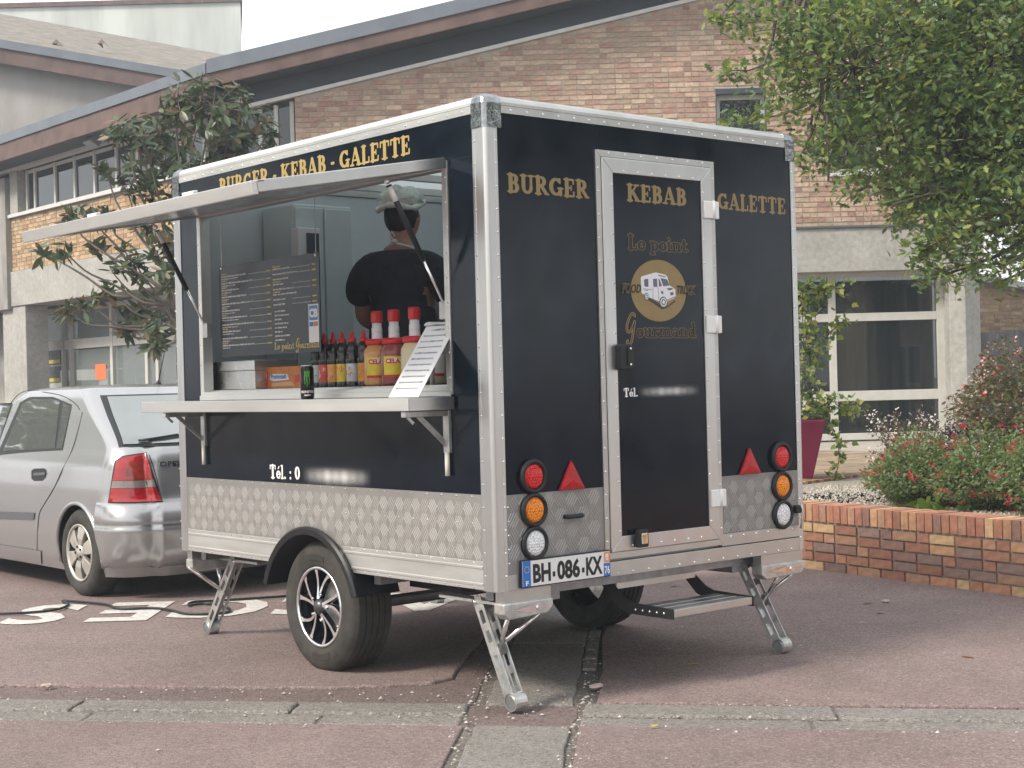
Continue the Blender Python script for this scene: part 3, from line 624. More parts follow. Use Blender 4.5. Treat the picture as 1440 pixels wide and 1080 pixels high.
# gravel bed: base plus loose stones
gb = [P3(-.5, 0, -.2), P3(LW, 0, -.2), P3(LW, 0, -9), T3(9, .1), T3(-2.8, .1)]
m = MB(); m.add([(p.x, p.y, .395) for p in gb], [(0, 1, 2, 3, 4)]); GRV = mat('gravel_base', (.34, .31, .27), .95, var=.3, vscale=30, bump=1, bscale=60, dist=.02); gr = m.build('gravel_bed', GRV)
if gr.data.polygons[0].normal.z < 0: gr.data.flip_normals()
tag(gr, kind='structure')
m = MB(); rg = random.Random(5)
for _ in range(9000):
    u2, v2 = rg.uniform(.2, 5), rg.uniform(-3.2, -.24); p = P3(u2, .40, v2)
    if (p-TE0).dot(tn) > -.02: continue
    s = rg.uniform(.008, .019); a0 = rg.random()*6; vs_ = [p+Vector((math.cos(a0+k*PI/2)*s, math.sin(a0+k*PI/2)*s*rg.uniform(.5, 1), -.004)) for k in range(4)]+[p+Vector((0, 0, s*rg.uniform(.5, .9)))]
    g_ = rg.uniform(.22, .55); m.col = (g_, g_*.92, g_*.8); m.add(vs_, [(k, (k+1) % 4, 4) for k in range(4)])
tag(m.build('gravel', mat('gravel_stone', (.4, .4, .4), .9, attr=True)), 'loose beige gravel in the raised bed', 'gravel', kind='stuff')
# ------------------------------------------------------------------ food trailer
TW, TL, ZB, ZT = 2.053, 2.75, .514, 2.626
TR = thing('food_trailer', 'black food trailer with aluminium edges and open serving hatch on its jacks', 'trailer', (TW/2, TL/2, 0))
AY, AZ, AR = 1.42, .285, .43        # wheel arch centre and radius
def arc(r, a0, a1, n, cy=AY, cz=AZ): return [(cy+r*math.cos(a0+(a1-a0)*i/n), cz+r*math.sin(a0+(a1-a0)*i/n)) for i in range(n+1)]
OY0, OY1, OZ0, OZ1 = .265, 2.47, 1.355, 2.375     # serving opening, outer frame line
# outer panels (black), left side in four boards round the opening
def panel(name, x0, y0, z0, x1, y1, z1, mt=BLACK, par=TR, bev=.002): return MB().box(x0, y0, z0, x1, y1, z1).build(name, mt, par, bevel=bev)
panel('side_panel', .004, .08, .924, .034, 2.67, OZ0)
panel('side_panel', .004, .08, OZ1, .034, 2.67, 2.556)
panel('side_panel', .004, .08, OZ0, .034, OY0, OZ1)
panel('side_panel', .004, OY1, OZ0, .034, 2.67, OZ1)
panel('side_panel', TW-.034, .06, .64, TW-.004, 2.69, 2.556)
panel('front_panel', .06, TL-.034, .53, TW-.06, TL-.004, 2.556)
panel('rear_panel', .062, .004, .92, .66, .034, 2.556)
panel('rear_panel', 1.405, .004, .92, TW-.055, .034, 2.556)
panel('rear_panel', .66, .004, 2.42, 1.405, .034, 2.556)
# roof: unseen, its translucency added to bring daylight inside
GRP = bpy.data.materials.new('daylight_roof_skin'); GRP.use_nodes = True
_n = GRP.node_tree.nodes; _t = _n.new('ShaderNodeBsdfTranslucent'); _t.inputs['Color'].default_value = (.27, .31, .33, 1); _mx = _n.new('ShaderNodeMixShader'); _mx.inputs['Fac'].default_value = .75
_n['Principled BSDF'].inputs['Base Color'].default_value = (.7, .72, .72, 1); GRP.node_tree.links.new(_n['Principled BSDF'].outputs['BSDF'], _mx.inputs[1]); GRP.node_tree.links.new(_t.outputs['BSDF'], _mx.inputs[2]); GRP.node_tree.links.new(_mx.outputs['Shader'], _n['Material Output'].inputs['Surface'])
rf = MB().quad((.03, .03, 2.612), (TW-.03, .03, 2.612), (TW-.03, TL-.03, 2.612), (.03, TL-.03, 2.612)).build('roof', GRP, TR)
# inside lining, floor
panel('floor', .035, .035, .53, TW-.035, 1.0, .56, ALU2); panel('floor', .035, 1.84, .53, TW-.035, TL-.035, .56, ALU2); panel('floor', .29, 1.001, .53, TW-.29, 1.839, .56, ALU2)
for _a, _b in ((.036, .288), (TW-.288, TW-.036)): panel('wheel_box', _a, .99, .722, _b, 1.85, .74, BLACKP)
for _a, _b in ((.276, .288), (TW-.288, TW-.276)): panel('wheel_box', _a, .99, .50, _b, 1.85, .721, BLACKP)
panel('inner_lining', .06, TL-.05, .56, TW-.06, TL-.036, 2.55, INNER)
panel('inner_lining', TW-.05, .06, .56, TW-.036, TL-.06, 2.55, INNER)
panel('inner_lining', .036, .06, .742, .05, 2.69, 1.34, INNER)
panel('inner_lining', .036, .036, .56, TW-.06, .05, 2.55, INNER)
for _y in (.5, 1.0, 1.5, 2.0, 2.5): panel('roof_bow', .05, _y-.02, 2.56, TW-.05, _y+.02, 2.60, ALU2)
# corner posts: L shaped extrusions with a rounded outer edge and fine grooves
def post(x, y, sx, sy, wx, wy, z0, z1):
    r = .022; P = [(wx, 0)]+[(r-r*math.sin(a), r-r*math.cos(a)) for a in [i*PI/2/6 for i in range(7)]]+[(0, wy), (.004, wy), (.004, wy-.012), (.0015, wy-.014)]
    P = [(wx, 0), (wx-.014, 0), (wx-.016, .0025), (wx-.018, 0)]+[(r-r*math.sin(a), r-r*math.cos(a)) for a in [i*PI/2/6 for i in range(7)]]+[(0, wy-.018), (.0025, wy-.016), (0, wy-.014), (0, wy), (.05, wy), (.05, .05), (wx, .05)]
    m = MB(); m.prism(P, lambda p: (x+sx*p[0], y+sy*p[1], z0), (0, 0, z1-z0)); return m.build('corner_post', ALU, TR)
post(0, 0, 1, 1, .066, .088, ZB, 2.50)
post(TW, 0, -1, 1, .052, .088, ZB, 2.50)
post(0, TL, 1, -1, .066, .09, ZB, 2.50)
post(TW, TL, -1, -1, .06, .09, ZB, 2.50)
# chromed corner caps
for x, y, sx, sy in ((0, 0, 1, 1), (TW, 0, -1, 1), (0, TL, 1, -1), (TW, TL, -1, -1)):
    m = MB(); r = .03
    P = [(.092, 0)]+[(r-r*math.sin(a), r-r*math.cos(a)) for a in [i*PI/2/6 for i in range(7)]]+[(0, .092), (.07, .092), (.092, .07)]
    z1 = ZT+.004
    prof = [(1.0, 2.485), (1.0, ZT-.035), (.93, ZT-.012), (.72, z1)]
    rings = [[(x+sx*((p[0]-.092)*k+.092-.003), y+sy*((p[1]-.092)*k+.092-.003), z) for p in P] for k, z in prof]
    n = len(P); vs = sum(rings, []); fs = [(j*n+i, j*n+(i+1) % n, (j+1)*n+(i+1) % n, (j+1)*n+i) for j in range(3) for i in range(n)]+[tuple(range(3*n, 4*n))]
    m.add(vs, fs); m.build('corner_cap', mat('chromed_cap', (.30, .31, .32), .14, 1, var=.35, vscale=22, bump=.35, bscale=26, dist=.01), TR, smooth=False)
# top rails: stepped roof extrusions
def rail_y(x, s, y0, y1):
    P = [(0, 2.55), (0, ZT-.028), (.006, ZT-.012), (.02, ZT-.002), (.05, ZT), (.05, 2.55), (.006, 2.55), (.006, 2.562), (.003, 2.564), (.003, 2.55)]
    P = [(0, 2.551), (0, 2.581), (.002, 2.583), (0, 2.585), (0, ZT-.028), (.006, ZT-.012), (.02, ZT-.002), (.06, ZT), (.06, 2.551)]
    m = MB(); m.prism(P, lambda p: (x+s*p[0], y0, p[1]), (0, y1-y0, 0)); m.build('roof_rail', ALUW, TR)
def rail_x(y, s, x0, x1):
    P = [(0, 2.551), (0, 2.581), (.002, 2.583), (0, 2.585), (0, ZT-.028), (.006, ZT-.012), (.02, ZT-.002), (.06, ZT), (.06, 2.551)]
    m = MB(); m.prism(P, lambda p: (x0, y+s*p[0], p[1]), (x1-x0, 0, 0)); m.build('roof_rail', ALU2, TR)
rail_y(0, 1, .088, TL-.088); rail_y(TW, -1, .088, TL-.088); rail_x(0, 1, .088, TW-.088); rail_x(TL, -1, .088, TW-.088)
# lower rails; the left one is cut by the wheel arch
def cut_low(z0, z1, ya, yb, r):
    """two outlines (rear part, front part) of a side strip cut by the arch"""
    def at(z): return math.sqrt(max(0, r*r-(z-AZ)**2))
    if z1-AZ >= r:      # arch top inside the strip
        a0 = math.asin((z0-AZ)/r)
        return [[(ya, z0), (ya, z1), (yb, z1), (yb, z0)]+arc(r, a0, PI-a0, 20)]
    a0, a1 = math.asin((z0-AZ)/r), math.asin((z1-AZ)/r)
    return [[(ya, z0), (ya, z1)]+[p for p in [(AY-r*math.cos(a1+(a0-a1)*i/6), AZ+r*math.sin(a1+(a0-a1)*i/6)) for i in range(7)]],
            [(yb, z0), (yb, z1)]+[(AY+r*math.cos(a1+(a0-a1)*i/6), AZ+r*math.sin(a1+(a0-a1)*i/6)) for i in range(7)]]
for P in cut_low(.517, .64, .088, 2.66, AR-.004):
    sgn = 1 if P[0][0] < AY else -1
    m = MB(); m.prism(P, lambda p: (0, p[0], p[1]), (.03, 0, 0)); m.build('side_skirt', ALUW, TR, bevel=.002)
    for z in (.541, .613):                  # two raised ribs of the extrusion
        ye = AY-sgn*math.sqrt((AR-.002)**2-(z-AZ)**2); a, b = sorted((P[0][0], ye))
        MB().box(-.004, a+.001, z-.006, .002, b-.004, z+.006).build('rib', ALUW, TR, bevel=.002)
panel('side_skirt', TW-.03, .088, .517, TW, 2.66, .64, ALUW)
m = MB().box(.066, 0, ZB, TW-.052, .03, .58); m.build('rear_sill', ALU2, TR, bevel=.002)
MB().box(1.42, -.001, .584, TW-.052, .03, .642).build('rear_sill', ALU2, TR, bevel=.002)
# chequer plates
TREAD = mat('chequer_plate', (.27, .262, .255), .55, .4, var=.10, vscale=3.5, rvar=.08, bump=.05, bscale=90)
TREADB = mat('chequer_tread', (.37, .36, .35), .54, .35, var=.08, vscale=8)
for P in cut_low(.64, .9245, .088, 2.66, AR-.004):
    m = MB(); m.prism(P, lambda p: (.001, p[0], p[1]), (.03, 0, 0)); cps = m.build('chequer_plate', TREAD, TR)
cpl = MB().box(.066, .001, .58, .655, .03, .921).build('chequer_plate', TREAD, TR)
cpr = MB().box(1.42, .001, .643, TW-.052, .03, .921).build('chequer_plate', TREAD, TR)
def tread(o, eu, ev, n, u0, u1, v0, v1, par, skip=None, c=.062, bh=.0007):
    o, eu, ev, n = Vector(o), Vector(eu), Vector(ev), Vector(n); m = MB(); q_ = c/.052; j = 0; v = v0+c/2
    while v < v1-c*.3:
        i = 0; u = u0+c/2
        while u < u1-c*.3:
            ang = PI/4+.2 if (i+j) % 2 == 0 else -PI/4-.2
            dx, dy = math.cos(ang), math.sin(ang)
            for k in range(5):
                off = (k-2)*.0096*q_; cu, cv = u-dy*off, v+dx*off; hl = (.022, .029, .033, .029, .022)[k]*q_; hw = .0028*q_
                if cu < u0+.012 or cu > u1-.012 or cv < v0+.012 or cv > v1-.012 or (skip and skip(cu, cv)): continue
                def P(a, b_, h): return o+eu*(cu+dx*a-dy*b_)+ev*(cv+dy*a+dx*b_)+n*h
                m.add([P(-hl, 0, 0), P(-hl*.6, -hw, 0), P(hl*.6, -hw, 0), P(hl, 0, 0), P(hl*.6, hw, 0), P(-hl*.6, hw, 0), P(-hl*.8, 0, bh), P(-hl*.5, -hw*.6, bh), P(hl*.5, -hw*.6, bh), P(hl*.8, 0, bh), P(hl*.5, hw*.6, bh), P(-hl*.5, hw*.6, bh)],
                      [(6, 7, 8, 9, 10, 11)]+[(a_, (a_+1) % 6, 6+(a_+1) % 6, 6+a_) for a_ in range(6)])
            u += c; i += 1
        v += c; j += 1
    if eu.cross(ev).dot(n) < 0: m.f = [f[::-1] for f in m.f]
    t = m.build('tread_bars', TREADB, par); tag(t, kind='stuff')
tread((.001, 0, 0), (0, 1, 0), (0, 0, 1), (-1, 0, 0), .09, 2.66, .642, .922, cps, lambda u, v: math.hypot(u-AY, v-AZ) < AR+.02)
tread((0, .001, 0), (1, 0, 0), (0, 0, 1), (0, -1, 0), .068, .652, .642, .92, cpl, None, .068, .0022)
tread((0, .001, 0), (1, 0, 0), (0, 0, 1), (0, -1, 0), 1.422, TW-.055, .645, .92, cpr, None, .062, .0016)
# rivets (too small to pick apart): one part per face
pL = lerp_pts((0, .10, 2.566), (0, 2.65, 2.566), 25)+lerp_pts((0, .074, .53), (0, .074, 2.48), 20)+lerp_pts((0, TL-.012, .53), (0, TL-.012, 2.48), 20)
pL += [p for z in (.527, .632) for p in lerp_pts((0, .1, z), (0, 2.65, z), 25) if abs(p.y-AY) > math.sqrt(max(0, AR**2-(z-AZ)**2))+.02]
pL += [p+Vector((.001, 0, 0)) for z in (.80, .915) for p in lerp_pts((0, .1, z), (0, 2.65, z), 24)]
pL += lerp_pts((-.004, OY0+.012, OZ0+.02), (-.004, OY0+.012, OZ1-.02), 9)+lerp_pts((-.004, OY1-.012, OZ0+.02), (-.004, OY1-.012, OZ1-.02), 9)
tag(rivets(pL, (-1, 0, 0)).build('rivets', CHROME, TR), kind='stuff')
pR = lerp_pts((.1, 0, 2.566), (TW-.1, 0, 2.566), 20)+lerp_pts((.057, 0, .53), (.057, 0, 2.48), 20)+lerp_pts((TW-.04, 0, .53), (TW-.04, 0, 2.48), 20)+lerp_pts((.66, 0, .528), (1.99, 0, .528), 13)+lerp_pts((1.44, -.001, .628), (1.99, -.001, .628), 6)+lerp_pts((.075, .001, .60), (.075, .001, .9), 5)
DX0, DX1, DZ0, DZ1 = .637, 1.424, .592, 2.438
for a, b, n in (((DX0+.012, -.006, DZ0+.03), (DX0+.012, -.006, DZ1-.03), 17), ((DX1-.012, -.006, DZ0+.03), (DX1-.012, -.006, DZ1-.03), 17), ((DX0+.03, -.006, DZ1-.012), (DX1-.03, -.006, DZ1-.012), 7), ((.727, -.012, .66), (.727, -.012, 2.34), 15), ((1.334, -.012, .66), (1.334, -.012, 2.34), 15), ((.76, -.012, 2.349), (1.31, -.012, 2.349), 6), ((.76, -.012, .645), (1.31, -.012, .645), 6)):
    pR += lerp_pts(a, b, n)
tag(rivets(pR, (0, -1, 0)).build('rivets', CHROME, TR), kind='stuff')
# opening frame and sill
def frame4(name, u0, v0, u1, v1, w, fn, ext, mt, par, bev=.002):
    for P in ([(u0, v0), (u0, v1), (u0+w, v1-w), (u0+w, v0+w)], [(u1, v0), (u1, v1), (u1-w, v1-w), (u1-w, v0+w)], [(u0, v1), (u1, v1), (u1-w, v1-w), (u0+w, v1-w)], [(u0, v0), (u1, v0), (u1-w, v0+w), (u0+w, v0+w)]):
        MB().prism(P, fn, ext).build(name, mt, par, bevel=bev)
frame4('opening_frame', OY0, OZ0, OY1, OZ1, .036, lambda p: (-.004, p[0], p[1]), (.06, 0, 0), ALUW, TR)
# rear door
DR = MB().box(.735, -.004, .652, 1.332, .026, 2.348).build('door', BLACK, TR)
frame4('door_surround', DX0, DZ0, DX1, DZ1, .03, lambda p: (p[0], -.006, p[1]), (0, .04, 0), ALU2, TR)
frame4('door_frame', DX0+.032, DZ0+.032, DX1-.032, DZ1-.032, .068, lambda p: (p[0], -.012, p[1]), (0, .04, 0), ALU, DR, .003)
for z in (2.203, 1.654, .821):
    h = MB().box(1.330, -.024, z-.042, 1.395, -.008, z+.042).build('hinge', WPLAST, DR, bevel=.005)
    mm = MB().box(1.397, -.026, z-.042, 1.432, -.006, z+.042); mm.build('hinge_leaf', WPLAST, h, bevel=.004)
    MB().tube([(1.396, -.024, z-.044), (1.396, -.024, z+.044)], .008, 10).build('hinge_pin', WPLAST, h, smooth=True)
hd = MB().prism([(.722, 1.45), (.722, 1.555), (.735, 1.562), (.79, 1.562), (.806, 1.545), (.806, 1.46), (.79, 1.446), (.735, 1.446)], lambda p: (p[0], -.050, p[1]), (0, .044, 0)).build('handle', BLACKP, DR, bevel=.006)
MB().box(.758, -.054, 1.462, .772, -.048, 1.548).build('handle_groove', mat('dark_gap', (.004, .004, .005), .6), hd)
for z in (1.468, 1.54): MB().ball((.782, -.05, z), .007, 8, 5).build('screw', CHROME, hd, smooth=True)
la = MB().box(.812, -.046, .634, .876, -.012, .716).build('door_latch', BLACKP, DR, bevel=.008)
MB().box(.826, -.05, .65, .864, -.044, .70).build('latch_plate', CHROME, la, bevel=.003)
MB().box(.838, -.054, .655, .846, -.049, .69).build('latch_bolt', mat('brass', (.6, .45, .2), .35, 1), la)
MB().box(.829, -.055, .684, .861, -.049, .69).build('latch_bolt', mat('brass', (0, 0, 0)), la)
# grab handle, small hook by the right edge, little wrinkle of vinyl
MB().tube([(.394, -.004, .806), (.397, -.022, .806), (.405, -.026, .806), (.478, -.026, .806), (.486, -.022, .806), (.489, -.004, .806)], .010, 8).build('pull_handle', BLACKP, TR, smooth=True)
hk = MB().box(1.955, -.03, .705, 1.992, 0, .745).build('hook_clasp', BLACKP, TR, bevel=.006)
MB().tube([(1.985, -.03, .75), (1.99, -.036, .72), (1.988, -.03, .66), (1.99, -.02, .628)], .006, 6).build('hook', ZINC, hk, smooth=True)
# lamps
def lens_mat(name, base, em):
    m = mat(name, base, .16, 0, var=.55, vscale=110, coat=.15)
    return m
RED = lens_mat('red_lens', (.50, .008, .012), 0); AMB = lens_mat('amber_lens', (.72, .19, .006), 0); CLR = lens_mat('clear_lens', (.68, .70, .72), 0)
GLINT = mat('led_cup', (.9, .9, .9), .12, 1)
def lamp(x, z, mt, dotm):
    b_ = MB().lathe([(0, 0), (.074, 0), (.076, .010), (.070, .020), (.060, .022), (.057, .012), (.056, .006), (0, .006)], (x, .0, z), (0, -1, 0), 32).build('tail_lamp', BLACKP, TR, smooth=True)
    l = MB().lathe([(.0565, .006), (.055, .013), (.046, .018), (.025, .021), (0, .022)], (x, 0, z), (0, -1, 0), 28).build('lens', mt, b_, smooth=True)
    m = MB()
    for ring, cnt in ((0, 1), (.013, 6), (.026, 12), (.039, 18)):
        for k in range(cnt):
            a = k*2*PI/cnt; h = .0225-(ring/.0565)**2*.006
            m.ball((x+ring*math.cos(a), -h+.001, z+ring*math.sin(a)), .0048, 6, 4, (1, .5, 1))
    tag(m.build('led_dots', dotm, b_, smooth=True), kind='stuff')
RD = mat('red_led', (.75, .03, .03), .15, 0); AD = mat('amber_led', (.9, .36, .02), .15); CD = mat('clear_led', (.9, .92, .95), .08, .6)
for x in (.214, 1.868):
    lamp(x, .994, RED, RD); lamp(x, .849, AMB, AD); lamp(x, .706, CLR, CD)
RT = mat('red_reflector', (.40, .006, .012), .25, 0, var=.3, vscale=40)
for x in (.440, 1.631):
    MB().add([(x-.078, -.002, .922), (x+.078, -.002, .922), (x, -.002, 1.052), (x-.074, -.012, .925), (x+.074, -.012, .925), (x, -.012, 1.046), (x, -.016, .965)], [(0, 1, 4, 3), (1, 2, 5, 4), (2, 0, 3, 5), (3, 4, 6), (4, 5, 6), (5, 3, 6)]).build('reflector_triangle', RT, TR)
# number plate
NP = MB().box(.126, -.016, .519, .655, -.003, .640).build('number_plate', mat('plate_navy', (.01, .012, .04), .4), TR, bevel=.003)
# plate leans slightly: kept upright on the sill
MB().box(.132, -.018, .525, .649, -.0155, .634).build('plate_face', mat('plate_white', (.74, .74, .73), .4), NP)
PB = mat('plate_blue', (.03, .16, .52), .4); PK = mat('plate_black', (.012, .012, .014), .45)
MB().box(.132, -.0195, .525, .176, -.0178, .634).build('blue_band', PB, NP)
MB().box(.611, -.0195, .525, .649, -.0178, .582).build('blue_band', PB, NP)
MB().box(.613, -.0193, .586, .647, -.0177, .632).build('region_badge', mat('badge_orange', (.75, .30, .10), .5), NP)
MB().box(.622, -.0205, .595, .638, -.0190, .623).build('badge_mark', mat('plate_white', (0, 0, 0)), NP)
MB().box(.6245, -.0212, .605, .6365, -.0202, .6075).build('badge_mark', mat('badge_orange', (0, 0, 0)), NP)
def rear_text(s, x0, x1, z, h, mt, par, y=-.0205, offset=0, name='lettering', shear=0, capk=.729):
    me = text_mesh(name, s, h/capk, 0.0004, offset, 'LEFT', shear=shear)
    xs = [v.co.x for v in me.vertices]; a, b = min(xs), max(xs); k = (x1-x0)/(b-a)
    for v in me.vertices: v.co.x = (v.co.x-a)*k
    return place(me, name, mt, par, (x0, y, z), (1, 0, 0), (0, 0, 1))
for s, x0, x1 in (('BH', .19, .292), ('-', .303, .318), ('086', .330, .465), ('-', .477, .492), ('KX', .502, .602)): rear_text(s, x0, x1, .541, .078, PK, NP, -.0185, .004 if s != '-' else .006)
rear_text('F', .147, .162, .530, .020, WPLAST, NP, -.0202, .001); rear_text('76', .6145, .646, .536, .034, WPLAST, NP, -.0202, .001)
m = MB()
for k in range(12): a = k*PI/6; m.lathe([(0, 0), (.0022, 0)], (.154+.013*math.cos(a), -.0202, .598+.013*math.sin(a)), (0, -1, 0), 5)
tag(m.build('star_ring', mat('star_yellow', (.75, .6, .1), .5), NP), kind='stuff')

# ---- serving hatch: hinged panel with lip, held by two gas struts
HZ, HX, HT = 2.362, -.975, 2.195       # hinge height, outer edge
def hp(t, off=0):                        # t 0 hinge .. 1 outer edge
    d_ = Vector((HX, 0, HT-HZ)); n_ = Vector((HT-HZ, 0, -HX)).normalized()
    if n_.z < 0: n_ = -n_
    return Vector((-.008, 0, HZ))+d_*t+n_*off
def hatch_slab(name, t0, t1, o0, o1, y0, y1, mt, par, bev=.002):
    a, b_, c, d_ = hp(t0, o0), hp(t1, o0), hp(t1, o1), hp(t0, o1)
    vs = [Vector((p.x, y, p.z)) for y in (y0, y1) for p in (a, b_, c, d_)]
    m = MB(); m.hexa([vs[0], vs[3], vs[2], vs[1], vs[4], vs[7], vs[6], vs[5]]); return m.build(name, mt, par, bevel=bev)
HU = mat('hatch_lining', (.50, .54, .57), .22, .35, var=.06, vscale=3, rvar=.06)
HA = hatch_slab('serving_hatch', .02, .985, -.012, .012, .285, 2.455, HU, TR)
hatch_slab('hatch_skin', .02, .985, .0125, .018, .285, 2.455, BLACK, HA)
hatch_slab('edge_profile', .972, 1.0, -.030, .026, .262, 2.478, ALUW, HA, .003)
hatch_slab('edge_lip', .935, .973, .017, .026, .262, 2.478, ALUW, HA)
hatch_slab('edge_profile', .0, .971, -.022, .026, .262, .284, ALU, HA, .003)
hatch_slab('edge_profile', .0, .971, -.022, .026, 2.456, 2.478, ALU, HA, .003)
MB().tube([(-.012, .27, HZ+.012), (-.012, 2.47, HZ+.012)], .012, 10).build('hatch_hinge', ALUW, HA, smooth=True)
for y in (.9, 1.83): hatch_slab('catch', .90, .925, .026, .045, y-.05, y+.05, WPLAST, HA, .004)
for y in (.36, 2.41):
    s = 1 if y < 1 else -1
    hatch_slab('strut_plate', .245, .315, -.016, -.011, y-.035, y+.055, WPLAST, HA)
    top = hp(.28, -.03); A = Vector((top.x, y-.02*s, top.z)); B = Vector((.012, OY0+.05 if s > 0 else OY1-.05, 1.735))
    d_ = (B-A)
    st = MB().tube([A+d_*.05, A+d_*.62], .013, 10).build('gas_strut', BLACKP, TR, smooth=True)
    MB().tube([A+d_*.61, A+d_*.98], .006, 8).build('strut_rod', CHROME, st, smooth=True)
    MB().tube([A+d_*.06, A+d_*.17], .0135, 10).build('strut_sticker', WPLAST, st, smooth=True)
    MB().ball(A+d_*.02, .014, 10, 6).build('strut_joint', CHROME, st, smooth=True); MB().ball(B, .013, 10, 6).build('strut_joint', CHROME, st, smooth=True)
    MB().box(-.002, B.y-.03, B.z-.05, .03, B.y+.03, B.z+.03).build('strut_bracket', ALU2, st, bevel=.003)
# ---- folding counter with brackets
CT = MB().box(-.25, .255, 1.296, -.006, 2.66, 1.346).build('counter_shelf', STEEL, TR, bevel=.004)
MB().box(-.256, .248, 1.290, -.249, 2.667, 1.3465).build('front_fascia', ALUW, CT, bevel=.002)
MB().box(-.249, .247, 1.290, -.006, .2545, 1.3465).build('end_fascia', STEEL, CT, bevel=.002)
MB().box(-.012, OY0+.0, 1.3465, -.0045, OY1-.0, 1.372).build('sill_step', ALUW, TR, bevel=.003)
for y in (.30, 2.44):
    bk = MB().box(-.245, y-.016, 1.262, -.02, y+.016, 1.288).build('counter_bracket', ZINC, TR, bevel=.003)
    MB().box(-.016, y-.02, 1.10, .002, y+.02, 1.288).build('wall_plate', ZINC, bk, bevel=.002)
    MB().bar((-.165, y, 1.268), (-.012, y, 1.135), .022, .008, (0, 1, 0)).build('brace', ZINC, bk)
    MB().bar((-.230, y-.012, 1.262), (-.20, y-.012, 1.235), .006, .012).build('release_tab', ZINC, bk)
    MB().tube([(-.012, y, 1.105), (-.012, y, 1.0)], .011, 8).build('release_pin', mat('pale_pin', (.72, .70, .62), .5), bk, smooth=True)
# inner worktop
MB().box(.036, .06, 1.375, .50, 2.70, 1.400).build('worktop', STEEL, TR, bevel=.003)
MB().box(.40, .08, .56, .50, 2.68, 1.375).build('cupboard', ALU2, TR)
# ---- running gear
MG = MB()
prof = [(AR-.035, -.03), (AR-.006, -.034), (AR+.004, -.024), (AR+.004, -.010), (AR-.008, -.006), (AR-.012, .24), (AR-.018, .24), (AR-.03, -.02)]
MG.lathe(prof, (0, AY, AZ), (1, 0, 0), 40, PI*.5-PI*.60, PI*.5+PI*.60)
mgm = mat('mudguard_plastic', (.011, .012, .015), .38, var=.2, vscale=12)
